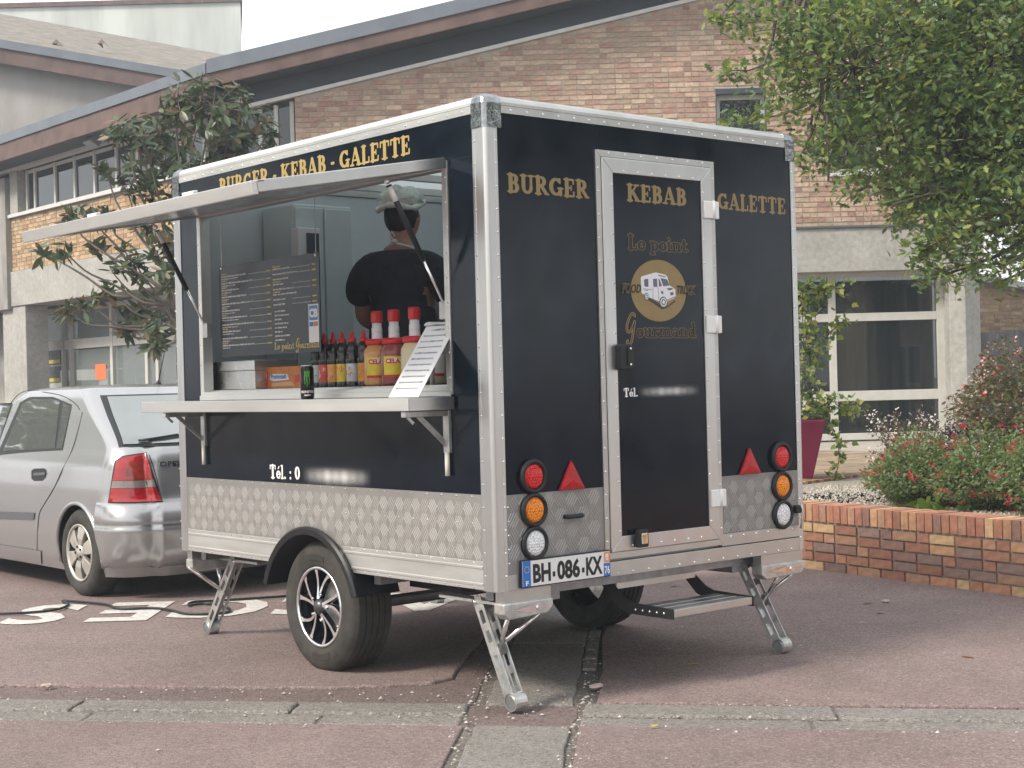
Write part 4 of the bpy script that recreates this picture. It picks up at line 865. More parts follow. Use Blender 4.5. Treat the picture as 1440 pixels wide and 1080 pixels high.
# lathe zero angle sits on -Y; rotate so that the arch opens downwards
def relathe(prof, o, a_from, a_to, n):
    m = MB(); o = Vector(o); K = len(prof); vs = []
    for k in range(n+1):
        a = a_from+(a_to-a_from)*k/n; vs += [o+Vector((h, r*math.cos(a), r*math.sin(a))) for r, h in prof]
    fs = [(k*K+i, (k+1)*K+i, (k+1)*K+(i+1) % K, k*K+(i+1) % K) for k in range(n) for i in range(K)]
    fs += [tuple(range(K)), tuple(n*K+i for i in range(K-1, -1, -1))]
    return m.add(vs, fs)
relathe(prof, (0, AY, AZ), math.radians(17), math.radians(163), 40).build('mudguard', mgm, TR, smooth=False)
relathe([(r, -h) for r, h in prof], (TW, AY, AZ), math.radians(17), math.radians(163), 40).build('mudguard', mgm, TR)
WR = .322
def wheel(x, s):
    """s = -1: outer face looks to -X"""
    ax = (s, 0, 0); o = (x, AY, WR-.004)
    wt = .195; R = WR
    pr = [(.198, .0), (.205, .012), (.225, .020), (.262, .022), (.270, .0195), (.290, .016), (.305, .006), (R-.006, -.008), (R-.002, -.016)]
    y = -.022
    for k in range(5):
        pr += [(R, y), (R, y-.026), (R-.008, y-.028), (R-.008, y-.034)] if k < 4 else [(R, y), (R, y-.03)]; y -= .036
    pr += [(R-.008, -wt-.005), (.29, -wt-.03), (.24, -wt-.03), (.20, -wt-.01)]
    w_ = MB().lathe(pr, o, ax, 72).build('wheel', RUBBER, TR, smooth=False)
    w_.data.shade_smooth()
    e = w_.modifiers.new('edge', 'EDGE_SPLIT'); e.split_angle = math.radians(35)
    # shoulder blocks
    m = MB()
    for k in range(60):
        a = k*2*PI/60; 
        if k % 1 == 0:
            c, s_ = math.cos(a), math.sin(a); c2, s2 = math.cos(a+.062), math.sin(a+.062)
            def P(r, h, cc, ss): return (x+s*h, AY+r*cc, WR-.004+r*ss)
            m.hexa([P(R-.016, .004, c, s_), P(R-.001, -.012, c, s_), P(R-.001, -.024, c, s_), P(R-.02, -.02, c, s_), P(R-.016, .004, c2, s2), P(R-.001, -.012, c2, s2), P(R-.001, -.024, c2, s2), P(R-.02, -.02, c2, s2)])
    tag(m.build('tread_blocks', RUBBER, w_), kind='stuff')
    # raised sidewall lettering bands
    for a0 in (1.25, 4.3):
        relathe([(.232, s*.0205), (.232, s*.0235), (.262, s*.0235), (.262, s*.0215)] if s < 0 else [(.262, .0215), (.262, .0235), (.232, .0235), (.232, .0205)], o, a0, a0+.62, 10).build('sidewall_band', mat('sidewall_rubber', (.03, .029, .027), .7), w_)
    if s > 0: return w_
    BLK = mat('gloss_black', (.008, .009, .013), .14, 0, coat=.5); POL = mat('polished_alloy', (.86, .86, .87), .16, .9)
    rim = MB().lathe([(.199, .004), (.199, .010), (.190, .012), (.184, .004), (.180, -.02), (.178, -.14), (.0, -.14)], o, ax, 48).build('rim', BLK, w_, smooth=True)
    MB().lathe([(.200, .008), (.1985, .014), (.187, .013), (.185, .004)], o, ax, 48).build('rim_lip', POL, rim, smooth=True)
    m0 = MB()
    def spoke(th, bend):
        m = MB(); n = 12; ring = []
        for i in range(n+1):
            t = i/n; r = .04+.147*t; a = th+bend*(t**1.6); wd = .0060+.0030*t+(.004 if t > .88 else 0)
            h = .004+.010*(1-t)-.012*math.sin(PI*t)*.6
            c, s_ = math.cos(a), math.sin(a)
            for dw, dh in ((-wd, 0), (wd, 0), (wd*1.1, -.03), (-wd*1.1, -.03)):
                ring.append((o[0]+s*(h+dh), o[1]+r*c-dw*s_, o[2]+r*s_+dw*c))
        fs = [(i*4+k, i*4+(k+1) % 4, (i+1)*4+(k+1) % 4, (i+1)*4+k) for i in range(n) for k in range(4)]+[(0, 1, 2, 3), (n*4+3, n*4+2, n*4+1, n*4)]
        if s < 0: fs = [f[::-1] for f in fs]
        return m.add(ring, fs)
    for k in range(5):
        th = PI/2+k*2*PI/5
        for dth, bd in ((-.10, -.04), (.13, .40)):
            sp = spoke(th+dth, bd).build('spoke', BLK, rim); sp.data.materials.append(POL)
            for i, f in enumerate(sp.data.polygons):
                if i < 48 and i % 4 == 0: f.material_index = 1
    MB().lathe([(.03, -.02), (.044, -.004), (.044, .006), (.03, .016), (.026, .024), (.0, .026)], o, ax, 24).build('hub_cap', mat('hub_grey', (.10, .10, .11), .3, .6), rim, smooth=True)
    for k in range(5):
        a = PI/2+k*2*PI/5+.3; MB().lathe([(.0, .0), (.010, .0), (.010, .012), (.006, .018), (0, .018)], (o[0], o[1]+.064*math.cos(a), o[2]+.064*math.sin(a)), ax, 8).build('wheel_bolt', CHROME, rim)
    m = MB().lathe([(.14, -.10), (.14, -.106), (.05, -.106)], o, ax, 32); m.build('brake_disc', ZINC, rim)
    return w_
wheel(.045, -1); wheel(TW-.045, 1)
MB().box(.30, .62, .425, 1.75, 1.02, .513).build('underside_shade', BLACKP, TR)  # black box added to stand in for the shade under the floor
CHS = mat('chassis_steel', (.30, .31, .32), .45, .8, var=.25, vscale=12)
MB().tube([(.25, AY, .30), (TW-.25, AY, .30)], .03, 12).build('axle', CHS, TR)
for x in (.42, TW-.42): MB().box(x-.03, .10, .43, x+.03, TL-.05, .512).build('chassis_rail', CHS, TR, bevel=.004)
for y in (.12, .95, 1.9, 2.6): MB().box(.06, y-.025, .465, TW-.06, y+.025, .511).build('cross_member', CHS, TR)
for s in (-1, 1): MB().bar((TW/2+s*.55, TL-.1, .47), (TW/2+s*.04, 3.95, .44), .06, .08).build('drawbar', CHS, TR, bevel=.004)
MB().bar((TW/2, 3.9, .46), (TW/2, 4.13, .46), .07, .07).build('coupling', ZINC, TR, bevel=.01)
# corner steadies
def steady(foot, ytop, sx, sy, hx0, hx1, yend):
    """leg with slotted side plates from pivot (y=ytop) to the foot"""
    F = Vector(foot); T = Vector((F.x, ytop, .447)); ax = (T-F); Ln = ax.length; e = ax/Ln; sd_ = Vector((1, 0, 0)); nn = e.cross(sd_)
    root = MB()
    A = F+Vector((0, 0, .035))
    for s in (-1, 1):
        q = A+sd_*s*.027
        for w0, ww in ((-.030, .017), (.013, .017)): root.obox(q-sd_*.002+nn*w0, e*(Ln-.02), sd_*.004, nn*ww)
        for t, tl in ((.0, .07), (.27, .035), (.46, .06), (.70, .035), (.90, .07)): root.obox(q-sd_*.0017+e*(Ln-.03)*t+nn*(-.0128), e*tl, sd_*.0034, nn*.0256)
    root.obox(A-sd_*.0248+nn*.027, e*(Ln-.03), sd_*.0496, nn*.0028)
    lg = root.build('corner_steady', ZINC, TR)
    MB().lathe([(0, -.034), (.030, -.034), (.036, -.028), (.036, .028), (.030, .034), (0, .034)], F+Vector((0, 0, .036)), (1, 0, 0), 18).build('steady_foot', CHS, lg)
    MB().lathe([(.036, -.032), (.040, -.032), (.040, .032), (.036, .032)], F+Vector((0, 0, .040)), (1, 0, 0), 18).build('foot_strap', ZINC, lg)
    mid = A+e*Ln*.46
    MB().tube([mid+sd_*sx*.0, Vector((mid.x-.02, yend+sy*.015, .425))], .011, 8).build('steady_brace', CHROME, lg, smooth=True)
    MB().tube([mid+e*.02, Vector((hx1 if sx > 0 else hx0, yend+sy*.03, .42))], .011, 8).build('steady_brace', CHROME, lg, smooth=True)
    MB().tube([T-sd_*.04, T+sd_*.04], .010, 8).build('pivot_bolt', CHROME, lg, smooth=True)
    a, b_ = sorted((yend+sy*.002, yend+sy*.06))
    MB().box(hx0+.01, a+.003, .462, hx1, b_-.003, .513).build('spacer_block', ALU2, lg)
    hs = MB().prism([(hx0, .415), (hx0, .462), (hx1, .462), (hx1, .425), (hx1-.03, .400), (hx0+.03, .392)], lambda p: (p[0], a-.012, p[1]), (0, b_-a+.012, 0)).build('steady_housing', ZINC, lg, bevel=.006)
    yy = a-.013 if sy > 0 else b_
    MB().add([(hx0+.04, yy, .43), ((hx0+hx1)/2, yy-.010, .445), ((hx0+hx1)/2, yy-.010, .415), (hx1-.02, yy, .43)], [(0, 2, 1), (1, 2, 3)]).build('pressed_rib', CHROME, hs)
    MB().tube([((hx0+hx1)/2+.05, yy-.012, .43), ((hx0+hx1)/2+.05, yy+.02, .43)], .012, 6).build('crank_nut', CHROME, hs)
    # side rail the leg slides along
    MB().bar((F.x, yend+sy*.05, .452), (F.x, ytop+sy*.25, .452), .07, .012).build('steady_rail', ZINC, lg)
steady((.10, .010, 0), .235, 1, 1, .03, .31, 0)
steady((1.90, .045, 0), .31, 1, 1, 1.70, 2.03, 0)
steady((.24, 2.86, 0), 2.53, -1, -1, .03, .31, TL)
steady((1.83, 2.80, 0), 2.5, 1, -1, 1.74, 2.02, TL)
# rear fold-out step
SY0, SZ = -.20, .33
p1, p2 = pl(947, 858, 1, SY0), pl(1058, 840, 1, SY0); SX0, SX1, SZ = p1.x, p2.x, (p1.z+p2.z)/2
stp = MB().box(SX0, SY0, SZ-.035, SX1, SY0+.012, SZ).build('entry_step', ALU, TR, bevel=.003)
for k in range(3): MB().box(SX0, SY0+.018+k*.075, SZ-.02, SX1, SY0+.018+k*.075+.066, SZ-.001).build('tread_slat', ALU, stp, bevel=.003)
SB = mat('step_bracket', (.015, .016, .018), .45)
for x, s in ((SX0-.004, -1), (SX1+.004, 1)):
    MB().prism([(SY0-.004, SZ-.042), (SY0-.004, SZ+.004), (SY0+.25, SZ+.012), (SY0+.30, SZ+.03), (SY0+.45, .50), (SY0+.52, .50), (SY0+.36, SZ-.01), (SY0+.28, SZ-.04)], lambda p: (x-.004, p[0], p[1]), (.008, 0, 0)).build('side_bracket', SB, stp)
    for k in range(5): MB().ball((x+s*.005, SY0+.05+k*.045, SZ-.018), .007, 8, 4).build('bolt', CHROME, stp, smooth=True)
MB().box(SX0, SY0+.36, .425, SX1, SY0+.375, .452).build('cross_bar', ALU, stp)
# ------------------------------------------------------------------ slab-serif sign lettering from stroke distance fields
def seg(x0, y0, x1, y1, r, r1=None): return [(x0, y0, r, x1, y1, r if r1 is None else r1)]
def arcs(cx, cy, rx, ry, a0, a1, rmin, rmax, n=18):
    out = []; pr = None
    for i in range(n+1):
        a = math.radians(a0+(a1-a0)*i/n); p = (cx+rx*math.cos(a), cy+ry*math.sin(a), rmin+(rmax-rmin)*abs(math.cos(a)))
        if pr: out.append((*pr, *p))
        pr = p
    return out
def serif(x0, x1, y): return seg(x0, y, x1, y, .055)
ST = seg(.2, .06, .2, .94, .12)+serif(.05, .36, .055)+serif(.05, .36, .945)
lst = seg(.18, .06, .18, .54, .088); lsb = serif(.04, .33, .05); lst_t = serif(.04, .18, .565)
GL = {
 'B': (.74, ST+arcs(.36, .735, .17, .195, 90, -90, .06, .115)+arcs(.36, .285, .215, .23, 90, -90, .06, .12)+seg(.2, .525, .36, .525, .055)),
 'U': (.86, seg(.2, .94, .2, .34, .115)+seg(.64, .94, .64, .34, .08)+arcs(.42, .33, .22, .26, 180, 360, .075, .10)+serif(.05, .36, .945)+serif(.5, .79, .945)),
 'R': (.84, ST+arcs(.37, .72, .19, .21, 90, -90, .06, .12)+seg(.2, .51, .4, .51, .055)+seg(.40, .48, .64, .12, .10)+serif(.62, .80, .055)),
 'G': (.88, arcs(.43, .5, .30, .40, 52, 318, .07, .125, 26)+seg(.69, .40, .69, .10, .10)+serif(.55, .82, .42)+seg(.66, .93, .66, .70, .05)),
 'E': (.74, ST+seg(.2, .06, .60, .06, .06)+seg(.2, .94, .58, .94, .06)+seg(.2, .5, .44, .5, .055)+seg(.62, .07, .62, .28, .052)+seg(.6, .93, .6, .73, .052)+seg(.46, .39, .46, .61, .045)),
 'K': (.90, ST+seg(.28, .44, .62, .92, .06)+serif(.5, .78, .945)+seg(.38, .56, .68, .10, .105)+serif(.56, .84, .055)),
 'A': (.90, seg(.14, .06, .41, .93, .058)+seg(.44, .92, .70, .08, .115)+seg(.26, .31, .6, .31, .05)+serif(.02, .28, .055)+serif(.54, .86, .055)+seg(.38, .95, .47, .95, .05)),
 'L': (.70, ST+seg(.2, .06, .58, .06, .06)+seg(.60, .07, .60, .32, .052)),
 'T': (.80, seg(.38, .06, .38, .94, .12)+serif(.2, .56, .055)+seg(.08, .94, .68, .94, .06)+seg(.07, .93, .07, .70, .052)+seg(.69, .93, .69, .70, .052)),
 '-': (.42, seg(.12, .42, .28, .42, .085)), ' ': (.34, []),
 'e': (.58, arcs(.29, .30, .19, .235, 5, 318, .055, .095, 22)+seg(.12, .33, .46, .33, .04)),
 'o': (.60, arcs(.30, .30, .195, .235, 0, 360, .06, .10, 26)),
 'p': (.66, seg(.18, .54, .18, -.2, .088)+serif(.04, .33, -.21)+lst_t+arcs(.36, .30, .185, .235, 0, 360, .055, .09, 24)),
 'i': (.38, lst+lsb+lst_t+seg(.17, .82, .175, .82, .10)),
 'n': (.74, lst+lsb+lst_t+arcs(.37, .38, .19, .19, 180, 0, .055, .085)+seg(.55, .38, .55, .06, .088)+serif(.42, .70, .05)),
 'm': (1.08, lst+lsb+lst_t+arcs(.36, .38, .18, .19, 180, 0, .055, .085)+seg(.54, .38, .54, .06, .085)+serif(.43, .66, .05)+arcs(.72, .38, .18, .19, 180, 0, .055, .085)+seg(.90, .38, .90, .06, .088)+serif(.78, 1.04, .05)),
 'u': (.74, seg(.18, .55, .18, .25, .088)+arcs(.355, .25, .18, .2, 180, 360, .055, .088)+seg(.54, .55, .54, .08, .088)+serif(.03, .18, .565)+serif(.40, .54, .565)+serif(.54, .69, .05)),
 'r': (.56, lst+lsb+lst_t+arcs(.34, .38, .16, .18, 180, 70, .05, .08)+seg(.44, .51, .45, .51, .088)),
 'a': (.68, arcs(.26, .19, .15, .14, 0, 360, .05, .085)+seg(.48, .42, .48, .10, .088)+arcs(.29, .40, .19, .165, 0, 150, .05, .085)+serif(.48, .62, .055)),
 'd': (.72, arcs(.30, .30, .185, .235, 0, 360, .055, .09, 24)+seg(.52, .94, .52, .08, .088)+serif(.37, .52, .945)+serif(.52, .68, .05)),
 't': (.52, seg(.2, .78, .2, .18, .088)+seg(.06, .56, .40, .56, .05)+arcs(.33, .19, .13, .14, 180, 330, .05, .085)),
 'l': (.38, seg(.18, .06, .18, .94, .088)+lsb+serif(.04, .18, .945)),
 '.': (.30, seg(.13, .09, .135, .09, .095)), ':': (.34, seg(.15, .09, .155, .09, .095)+seg(.15, .5, .155, .5, .095)),
 '0': (.66, arcs(.32, .48, .20, .40, 0, 360, .06, .11, 26)), '7': (.6, seg(.08, .92, .52, .92, .06)+seg(.52, .90, .24, .06, .07, .1)),
}
GL['\u00e9'] = (.58, GL['e'][1]+seg(.27, .74, .38, .88, .05))
_scr = [(.62, 1.02), (.55, 1.12), (.42, 1.10), (.28, .88), (.17, .60), (.13, .36), (.18, .20), (.30, .18), (.44, .34), (.56, .62), (.60, .72), (.54, .40), (.46, -.05), (.36, -.38), (.22, -.50), (.12, -.42), (.16, -.28)]
_sp = smooth_path([Vector((a, b_, 0)) for a, b_ in _scr], 4)
GL['\u0261'] = (.66, [(p.x, p.y, .042, q.x, q.y, .042) for p, q in zip(_sp[:-1], _sp[1:])])
def glyph_mesh(strokes, lo, hi, step=.022):
    """flat polygons where lo < distance < hi (distance negative inside the strokes)"""
    S_ = np.array(strokes); x0 = S_[:, [0, 3]].min()-.22; x1 = S_[:, [0, 3]].max()+.22; y0 = S_[:, [1, 4]].min()-.22; y1 = S_[:, [1, 4]].max()+.22
    xs = np.arange(x0, x1, step); ys = np.arange(y0, y1, step); X, Y = np.meshgrid(xs, ys, indexing='ij'); D = np.full(X.shape, 9.)
    for a, b_, r0, c, d_, r1 in S_:
        vx, vy = c-a, d_-b_; L2 = vx*vx+vy*vy+1e-12; t = np.clip(((X-a)*vx+(Y-b_)*vy)/L2, 0, 1)
        D = np.minimum(D, np.hypot(X-a-t*vx, Y-b_-t*vy)-(r0+(r1-r0)*t))
    Gf = np.maximum(D-hi, lo-D) if lo is not None else D-hi
    V = []; F = []; nx, ny = X.shape
    def lp(p, q, gp_, gq): t = gp_/(gp_-gq); return (p[0]+(q[0]-p[0])*t, p[1]+(q[1]-p[1])*t)
    ins = Gf < 0
    for i in range(nx-1):
        j = 0
        while j < ny-1:
            k = int(ins[i, j])+int(ins[i+1, j])+int(ins[i+1, j+1])+int(ins[i, j+1])
            if k == 0: j += 1; continue
            if k == 4:
                j2 = j+1
                while j2 < ny-1 and ins[i, j2+1] and ins[i+1, j2+1]: j2 += 1
                b0 = len(V); V += [(xs[i], ys[j]), (xs[i+1], ys[j]), (xs[i+1], ys[j2]), (xs[i], ys[j2])]; F.append((b0, b0+1, b0+2, b0+3)); j = j2; continue
            cs_ = [(i, j), (i+1, j), (i+1, j+1), (i, j+1)]; P = []
            for q in range(4):
                a, b_ = cs_[q], cs_[(q+1) % 4]; ga, gb = Gf[a], Gf[b_]; pa, pb = (xs[a[0]], ys[a[1]]), (xs[b_[0]], ys[b_[1]])
                if ga < 0: P.append(pa)
                if (ga < 0) != (gb < 0): P.append(lp(pa, pb, ga, gb))
            if len(P) >= 3: b0 = len(V); V += P; F.append(tuple(range(b0, b0+len(P))))
            j += 1
    return V, F
_gc = {}
def sign(s, o, ex, ey, h, width, mt, par, lo=None, hi=0., name='lettering', n_off=0., track=0.):
    """string of glyphs: cap height h, total width fitted"""
    o, ex, ey = Vector(o), Vector(ex), Vector(ey); nz_ = ex.cross(ey)
    tot = sum(GL[c][0]+track for c in s); kx = width/tot; pen = 0
    for c in s:
        wd, stk = GL[c]
        if stk:
            key = (c, lo, hi)
            if key not in _gc: _gc[key] = glyph_mesh(stk, lo, hi)
            V, F = _gc[key]
            m = MB(); m.add([o+ex*((pen+x)*kx)+ey*(y*h)+nz_*n_off for x, y in V], F); m.build(name, mt, par)
        pen += wd+track
ex, ez = (1, 0, 0), (0, 0, 1)
sign('BURGER', (.118, .0025, 2.214), ex, ez, .082, .482, GOLDD, TR)
sign('KEBAB', (.828, -.0055, 2.216), ex, ez, .080, .400, GOLDD, DR)
sign('GALETTE', (1.452, .0025, 2.214), ex, ez, .080, .515, GOLDD, TR)
sign('BURGER - KEBAB - GALETTE', (.002, 2.225, 2.437), (0, -1, 0), ez, .086, 1.70, GOLD, TR, hi=-.004)
LB = mat('matt_black_vinyl', (.010, .012, .016), .45)
def outline(s, o, ex_, h, width, par, track=0.):
    sign(s, o, ex_, ez, h, width, GOLDD, par, lo=.0, hi=.035, track=track)
    sign(s, o, ex_, ez, h, width, LB, par, hi=.004, n_off=.0004, track=track)
outline('Le point', (.828, -.0055, 1.995), ex, .070, .40, DR)
outline('ourmand', (.868, -.0055, 1.592), ex, .070, .40, DR)
sign('\u0261', (.792, -.0055, 1.602), ex, ez, .088, .072, GOLDD, DR, lo=-.02, hi=.03)
# round badge with the drawing of a step van
m = MB(); m.add([(1.022+.184*math.cos(2*PI*k/64), -.0056, 1.810+.1435*math.sin(2*PI*k/64)) for k in range(64)], [tuple(range(64))]); m.build('badge_disc', GOLDD, DR)
IW = mat('print_white', (.72, .73, .76), .4); IG = mat('print_grey', (.12, .13, .17), .4); IS = mat('print_shadow', (.05, .045, .04), .5)
def decal(pts, mt, lvl, name='badge_drawing'):
    P = [pl(840+x/6, 320+y/6, 1, -.0056) for x, y in pts]; y = -.0056-lvl*.0004
    P = [(p.x, y, p.z) for p in P]; m = MB(); m.add(P, [tuple(range(len(P)))]); o = m.build(name, mt, DR)
    return o
def ell(cx, cy, rx, ry, n=20): return [(cx+rx*math.cos(2*PI*k/n), cy+ry*math.sin(2*PI*k/n)) for k in range(n)]
decal([(385, 578), (440, 592), (520, 640), (575, 672), (655, 612), (660, 625), (585, 680), (545, 690), (430, 612)], IS, 1)
decal([(365, 425), (372, 412), (490, 378), (575, 398), (590, 415), (607, 485), (655, 520), (660, 585), (640, 600), (582, 625), (530, 628), (440, 590), (372, 553)], IW, 2)
for P in ([(392, 438), (428, 431), (430, 502), (395, 496)], [(468, 434), (502, 431), (506, 502), (471, 500)], [(514, 432), (524, 438), (545, 492), (519, 500)], [(530, 425), (588, 438), (608, 488), (556, 496)], [(512, 398), (575, 412), (575, 420), (514, 408)], [(582, 514), (628, 508), (640, 520), (600, 531)], [(612, 548), (640, 542), (642, 568), (616, 574)], [(535, 530), (556, 540), (556, 565), (537, 556)], [(385, 515), (460, 522), (460, 527), (385, 520)], [(395, 528), (428, 531), (428, 535), (395, 532)], [(466, 505), (469, 505), (471, 605), (468, 605)], [(512, 505), (515, 505), (517, 610), (514, 610)], [(585, 610), (655, 580), (656, 586), (587, 617)]):
    decal(P, IG, 3)
for cx, cy, rx, ry in ((554, 628, 34, 46), (413, 580, 20, 30)):
    decal(ell(cx, cy, rx, ry), IG, 4); decal(ell(cx+2, cy+2, rx*.78, ry*.8), IW, 5); decal(ell(cx+2, cy+2, rx*.55, ry*.58), IG, 6); decal(ell(cx+2, cy+2, rx*.3, ry*.33), IW, 7)
for s, x0, x1 in (('FOOD', .779, .905), ('TRUCK', 1.142, 1.275)):
    rear_text(s, x0, x1, 1.797, .042, GOLDD, DR, -.0062, .0030, shear=.22); rear_text(s, x0+.001, x1-.001, 1.798, .040, LB, DR, -.0074, .0006, shear=.22)
# telephone lines; the digits themselves are blurred away in the picture, only soft pale smudges stay
def smudge_mat():
    m = bpy.data.materials.new('faded_digits'); m.use_nodes = True; t = m.node_tree; N = t.nodes; K = t.links
    b_ = N['Principled BSDF']; b_.inputs['Base Color'].default_value = (.62, .62, .62, 1); b_.inputs['Roughness'].default_value = .5
    co = N.new('ShaderNodeTexCoord'); sp = N.new('ShaderNodeSeparateXYZ'); K.new(co.outputs['UV'], sp.inputs['Vector'])
    def math_(op, a, b2=None):
        n = N.new('ShaderNodeMath'); n.operation = op
        for i, v in enumerate((a, b2)):
            if v is None: continue
            if isinstance(v, (int, float)): n.inputs[i].default_value = v
            else: K.new(v, n.inputs[i])
        return n.outputs['Value']
    u_, v_ = sp.outputs['X'], sp.outputs['Y']
    w1 = math_('ADD', math_('MULTIPLY', math_('COSINE', math_('MULTIPLY', u_, 2*PI*4)), -.14), .5)
    w2 = math_('ADD', math_('MULTIPLY', math_('COSINE', math_('MULTIPLY', u_, 2*PI*8)), .12), .5)
    e = math_('MULTIPLY', math_('SINE', math_('MULTIPLY', v_, PI)), math_('POWER', math_('SINE', math_('MULTIPLY', u_, PI)), .35))
    e = math_('POWER', math_('MAXIMUM', e, 0.), 3.6); al = math_('MULTIPLY', math_('MULTIPLY', math_('ADD', w1, w2), e), .75)
    K.new(al, b_.inputs['Alpha']); return m
SM = smudge_mat()
def smudge(o, ex_, ey_, par):
    me = bpy.data.meshes.new('faded_digits'); o, a, b_ = Vector(o), Vector(ex_), Vector(ey_)
    me.from_pydata([o, o+a, o+a+b_, o+b_], [], [(0, 1, 2, 3)]); uv = me.uv_layers.new(name='UVMap')
    for k, c in enumerate(((0, 0), (1, 0), (1, 1), (0, 1))): uv.data[k].uv = c
    obj('faded_digits', me, SM, par)
sign('T\u00e9l.', (.776, -.0055, 1.322), ex, ez, .040, .092, WPLAST, DR)
smudge((.862, -.0058, 1.304), (.425, 0, 0), (0, 0, .075), DR)
sign('T\u00e9l. : 0', (.0015, 1.79, .944), (0, -1, 0), ez, .070, .285, WPLAST, TR)
smudge((.0012, 1.49, .905), (0, -.60, 0), (0, 0, .13), TR)
# ------------------------------------------------------------------ things inside the trailer and on the counter
WZ = 1.4005
def lathe_thing(prof, mt, name, par, o, n=24, smooth=True): return MB().lathe(prof, o, (0, 0, 1), n).build(name, mt, par, smooth=smooth)
# menu board hung in the opening
BX = .062
MBo = thing('menu_board', 'dark menu board with white price lines hanging in the serving opening', 'menu board', (BX, 1.86, 1.57))
mk = lambda y0, z0, y1, z1, mt, nm, lv, par: MB().box(BX-.006-lv*.0005, y0, z0, BX-.0055-lv*.0005, y1, z1).build(nm, mt, par)
bd_ = MB().box(BX-.006, 1.372, 1.578, BX, 2.345, 2.066).build('board', mat('board_face', (.012, .018, .028), .25, var=.15, vscale=3), MBo)
PWm = mat('print_pale', (.62, .62, .60), .5); PY = mat('print_yellow', (.62, .50, .16), .5)
def lines(mt, spec, nm):
    m = MB()
    for y, z, ln, h, words in spec:
        p = y
        while p > y-ln:
            w_ = random.uniform(.012, .045) if words else ln
            w_ = min(w_, p-(y-ln)+.004); m.box(BX-.0072, p-w_, z, BX-.0066, p, z+h*random.uniform(.75, 1)); p -= w_+.006
    tag(m.build(nm, mt, MBo), kind='stuff')
sp_w, sp_y = [], []
for k in range(11):
    z = 2.005-k*.037; sp_w += [(2.32, z, .25+.08*math.sin(k*2.1), .0085, True), (2.32, z-.012, .12+.05*math.cos(k), .005, True)]
    sp_w.append((2.04, z+.001, .18, .0025, False)); sp_y.append((1.86, z, .035, .008, True))
    if k % 2 == 0 or k < 6: sp_y.append((2.32, z+.014, .05, .007, True))
for k in range(8):
    z = 2.008-k*.026; sp_w += [(1.80, z, .16+.07*math.sin(k*1.7), .008, True)]
    if k % 3 < 2: sp_w.append((1.62, z+.001, .17, .0025, False)); sp_y.append((1.435, z, .035, .008, True))
    if k in (0, 3, 5): sp_y.append((1.80, z+.013, .07, .007, True))
for k in range(8): sp_w.append((1.79, 1.792-k*.021, .10+.04*math.sin(k*2.3), .008, True))
lines(PWm, sp_w, 'price_lines'); lines(PY, sp_y, 'price_headings')
sign('Le point', (BX-.0068, 1.80, 1.600), (0, -1, 0), ez, .036, .19, PY, MBo, hi=-.01)
sign('\u0261', (BX-.0068, 1.60, 1.602), (0, -1, 0), ez, .042, .035, PY, MBo, lo=-.03, hi=.04)
sign('ourmand', (BX-.0068, 1.565, 1.600), (0, -1, 0), ez, .036, .18, PY, MBo, hi=-.01)
st = mk(1.385, 1.625, 1.475, 1.815, WPLAST, 'card_sticker', 2, MBo)
mk(1.392, 1.735, 1.468, 1.808, mat('sticker_blue', (.05, .25, .5), .4), 'sticker_print', 3, MBo)
mk(1.392, 1.705, 1.428, 1.727, mat('sticker_orange', (.6, .2, .06), .4), 'sticker_print', 3, MBo); mk(1.432, 1.705, 1.468, 1.727, mat('plate_blue', (0, 0, 0)), 'sticker_print', 3, MBo)
me = text_mesh('sticker_letters', 'CB', .055, 0, .003); me.transform(Matrix.Translation((0, 0, 0))); place(me, 'sticker_letters', WPLAST, MBo, (BX-.0082, 1.465, 1.752), (0, -1, 0), (0, 0, 1))
for y in (1.40, 2.32):
    MB().tube([(BX-.003, y, 2.06), (BX-.003, y, 2.535)], .002, 5).build('chain', ZINC, MBo); MB().ball((BX-.006, y, 2.055), .008, 8, 5).build('eyelet', CHROME, MBo, smooth=True)
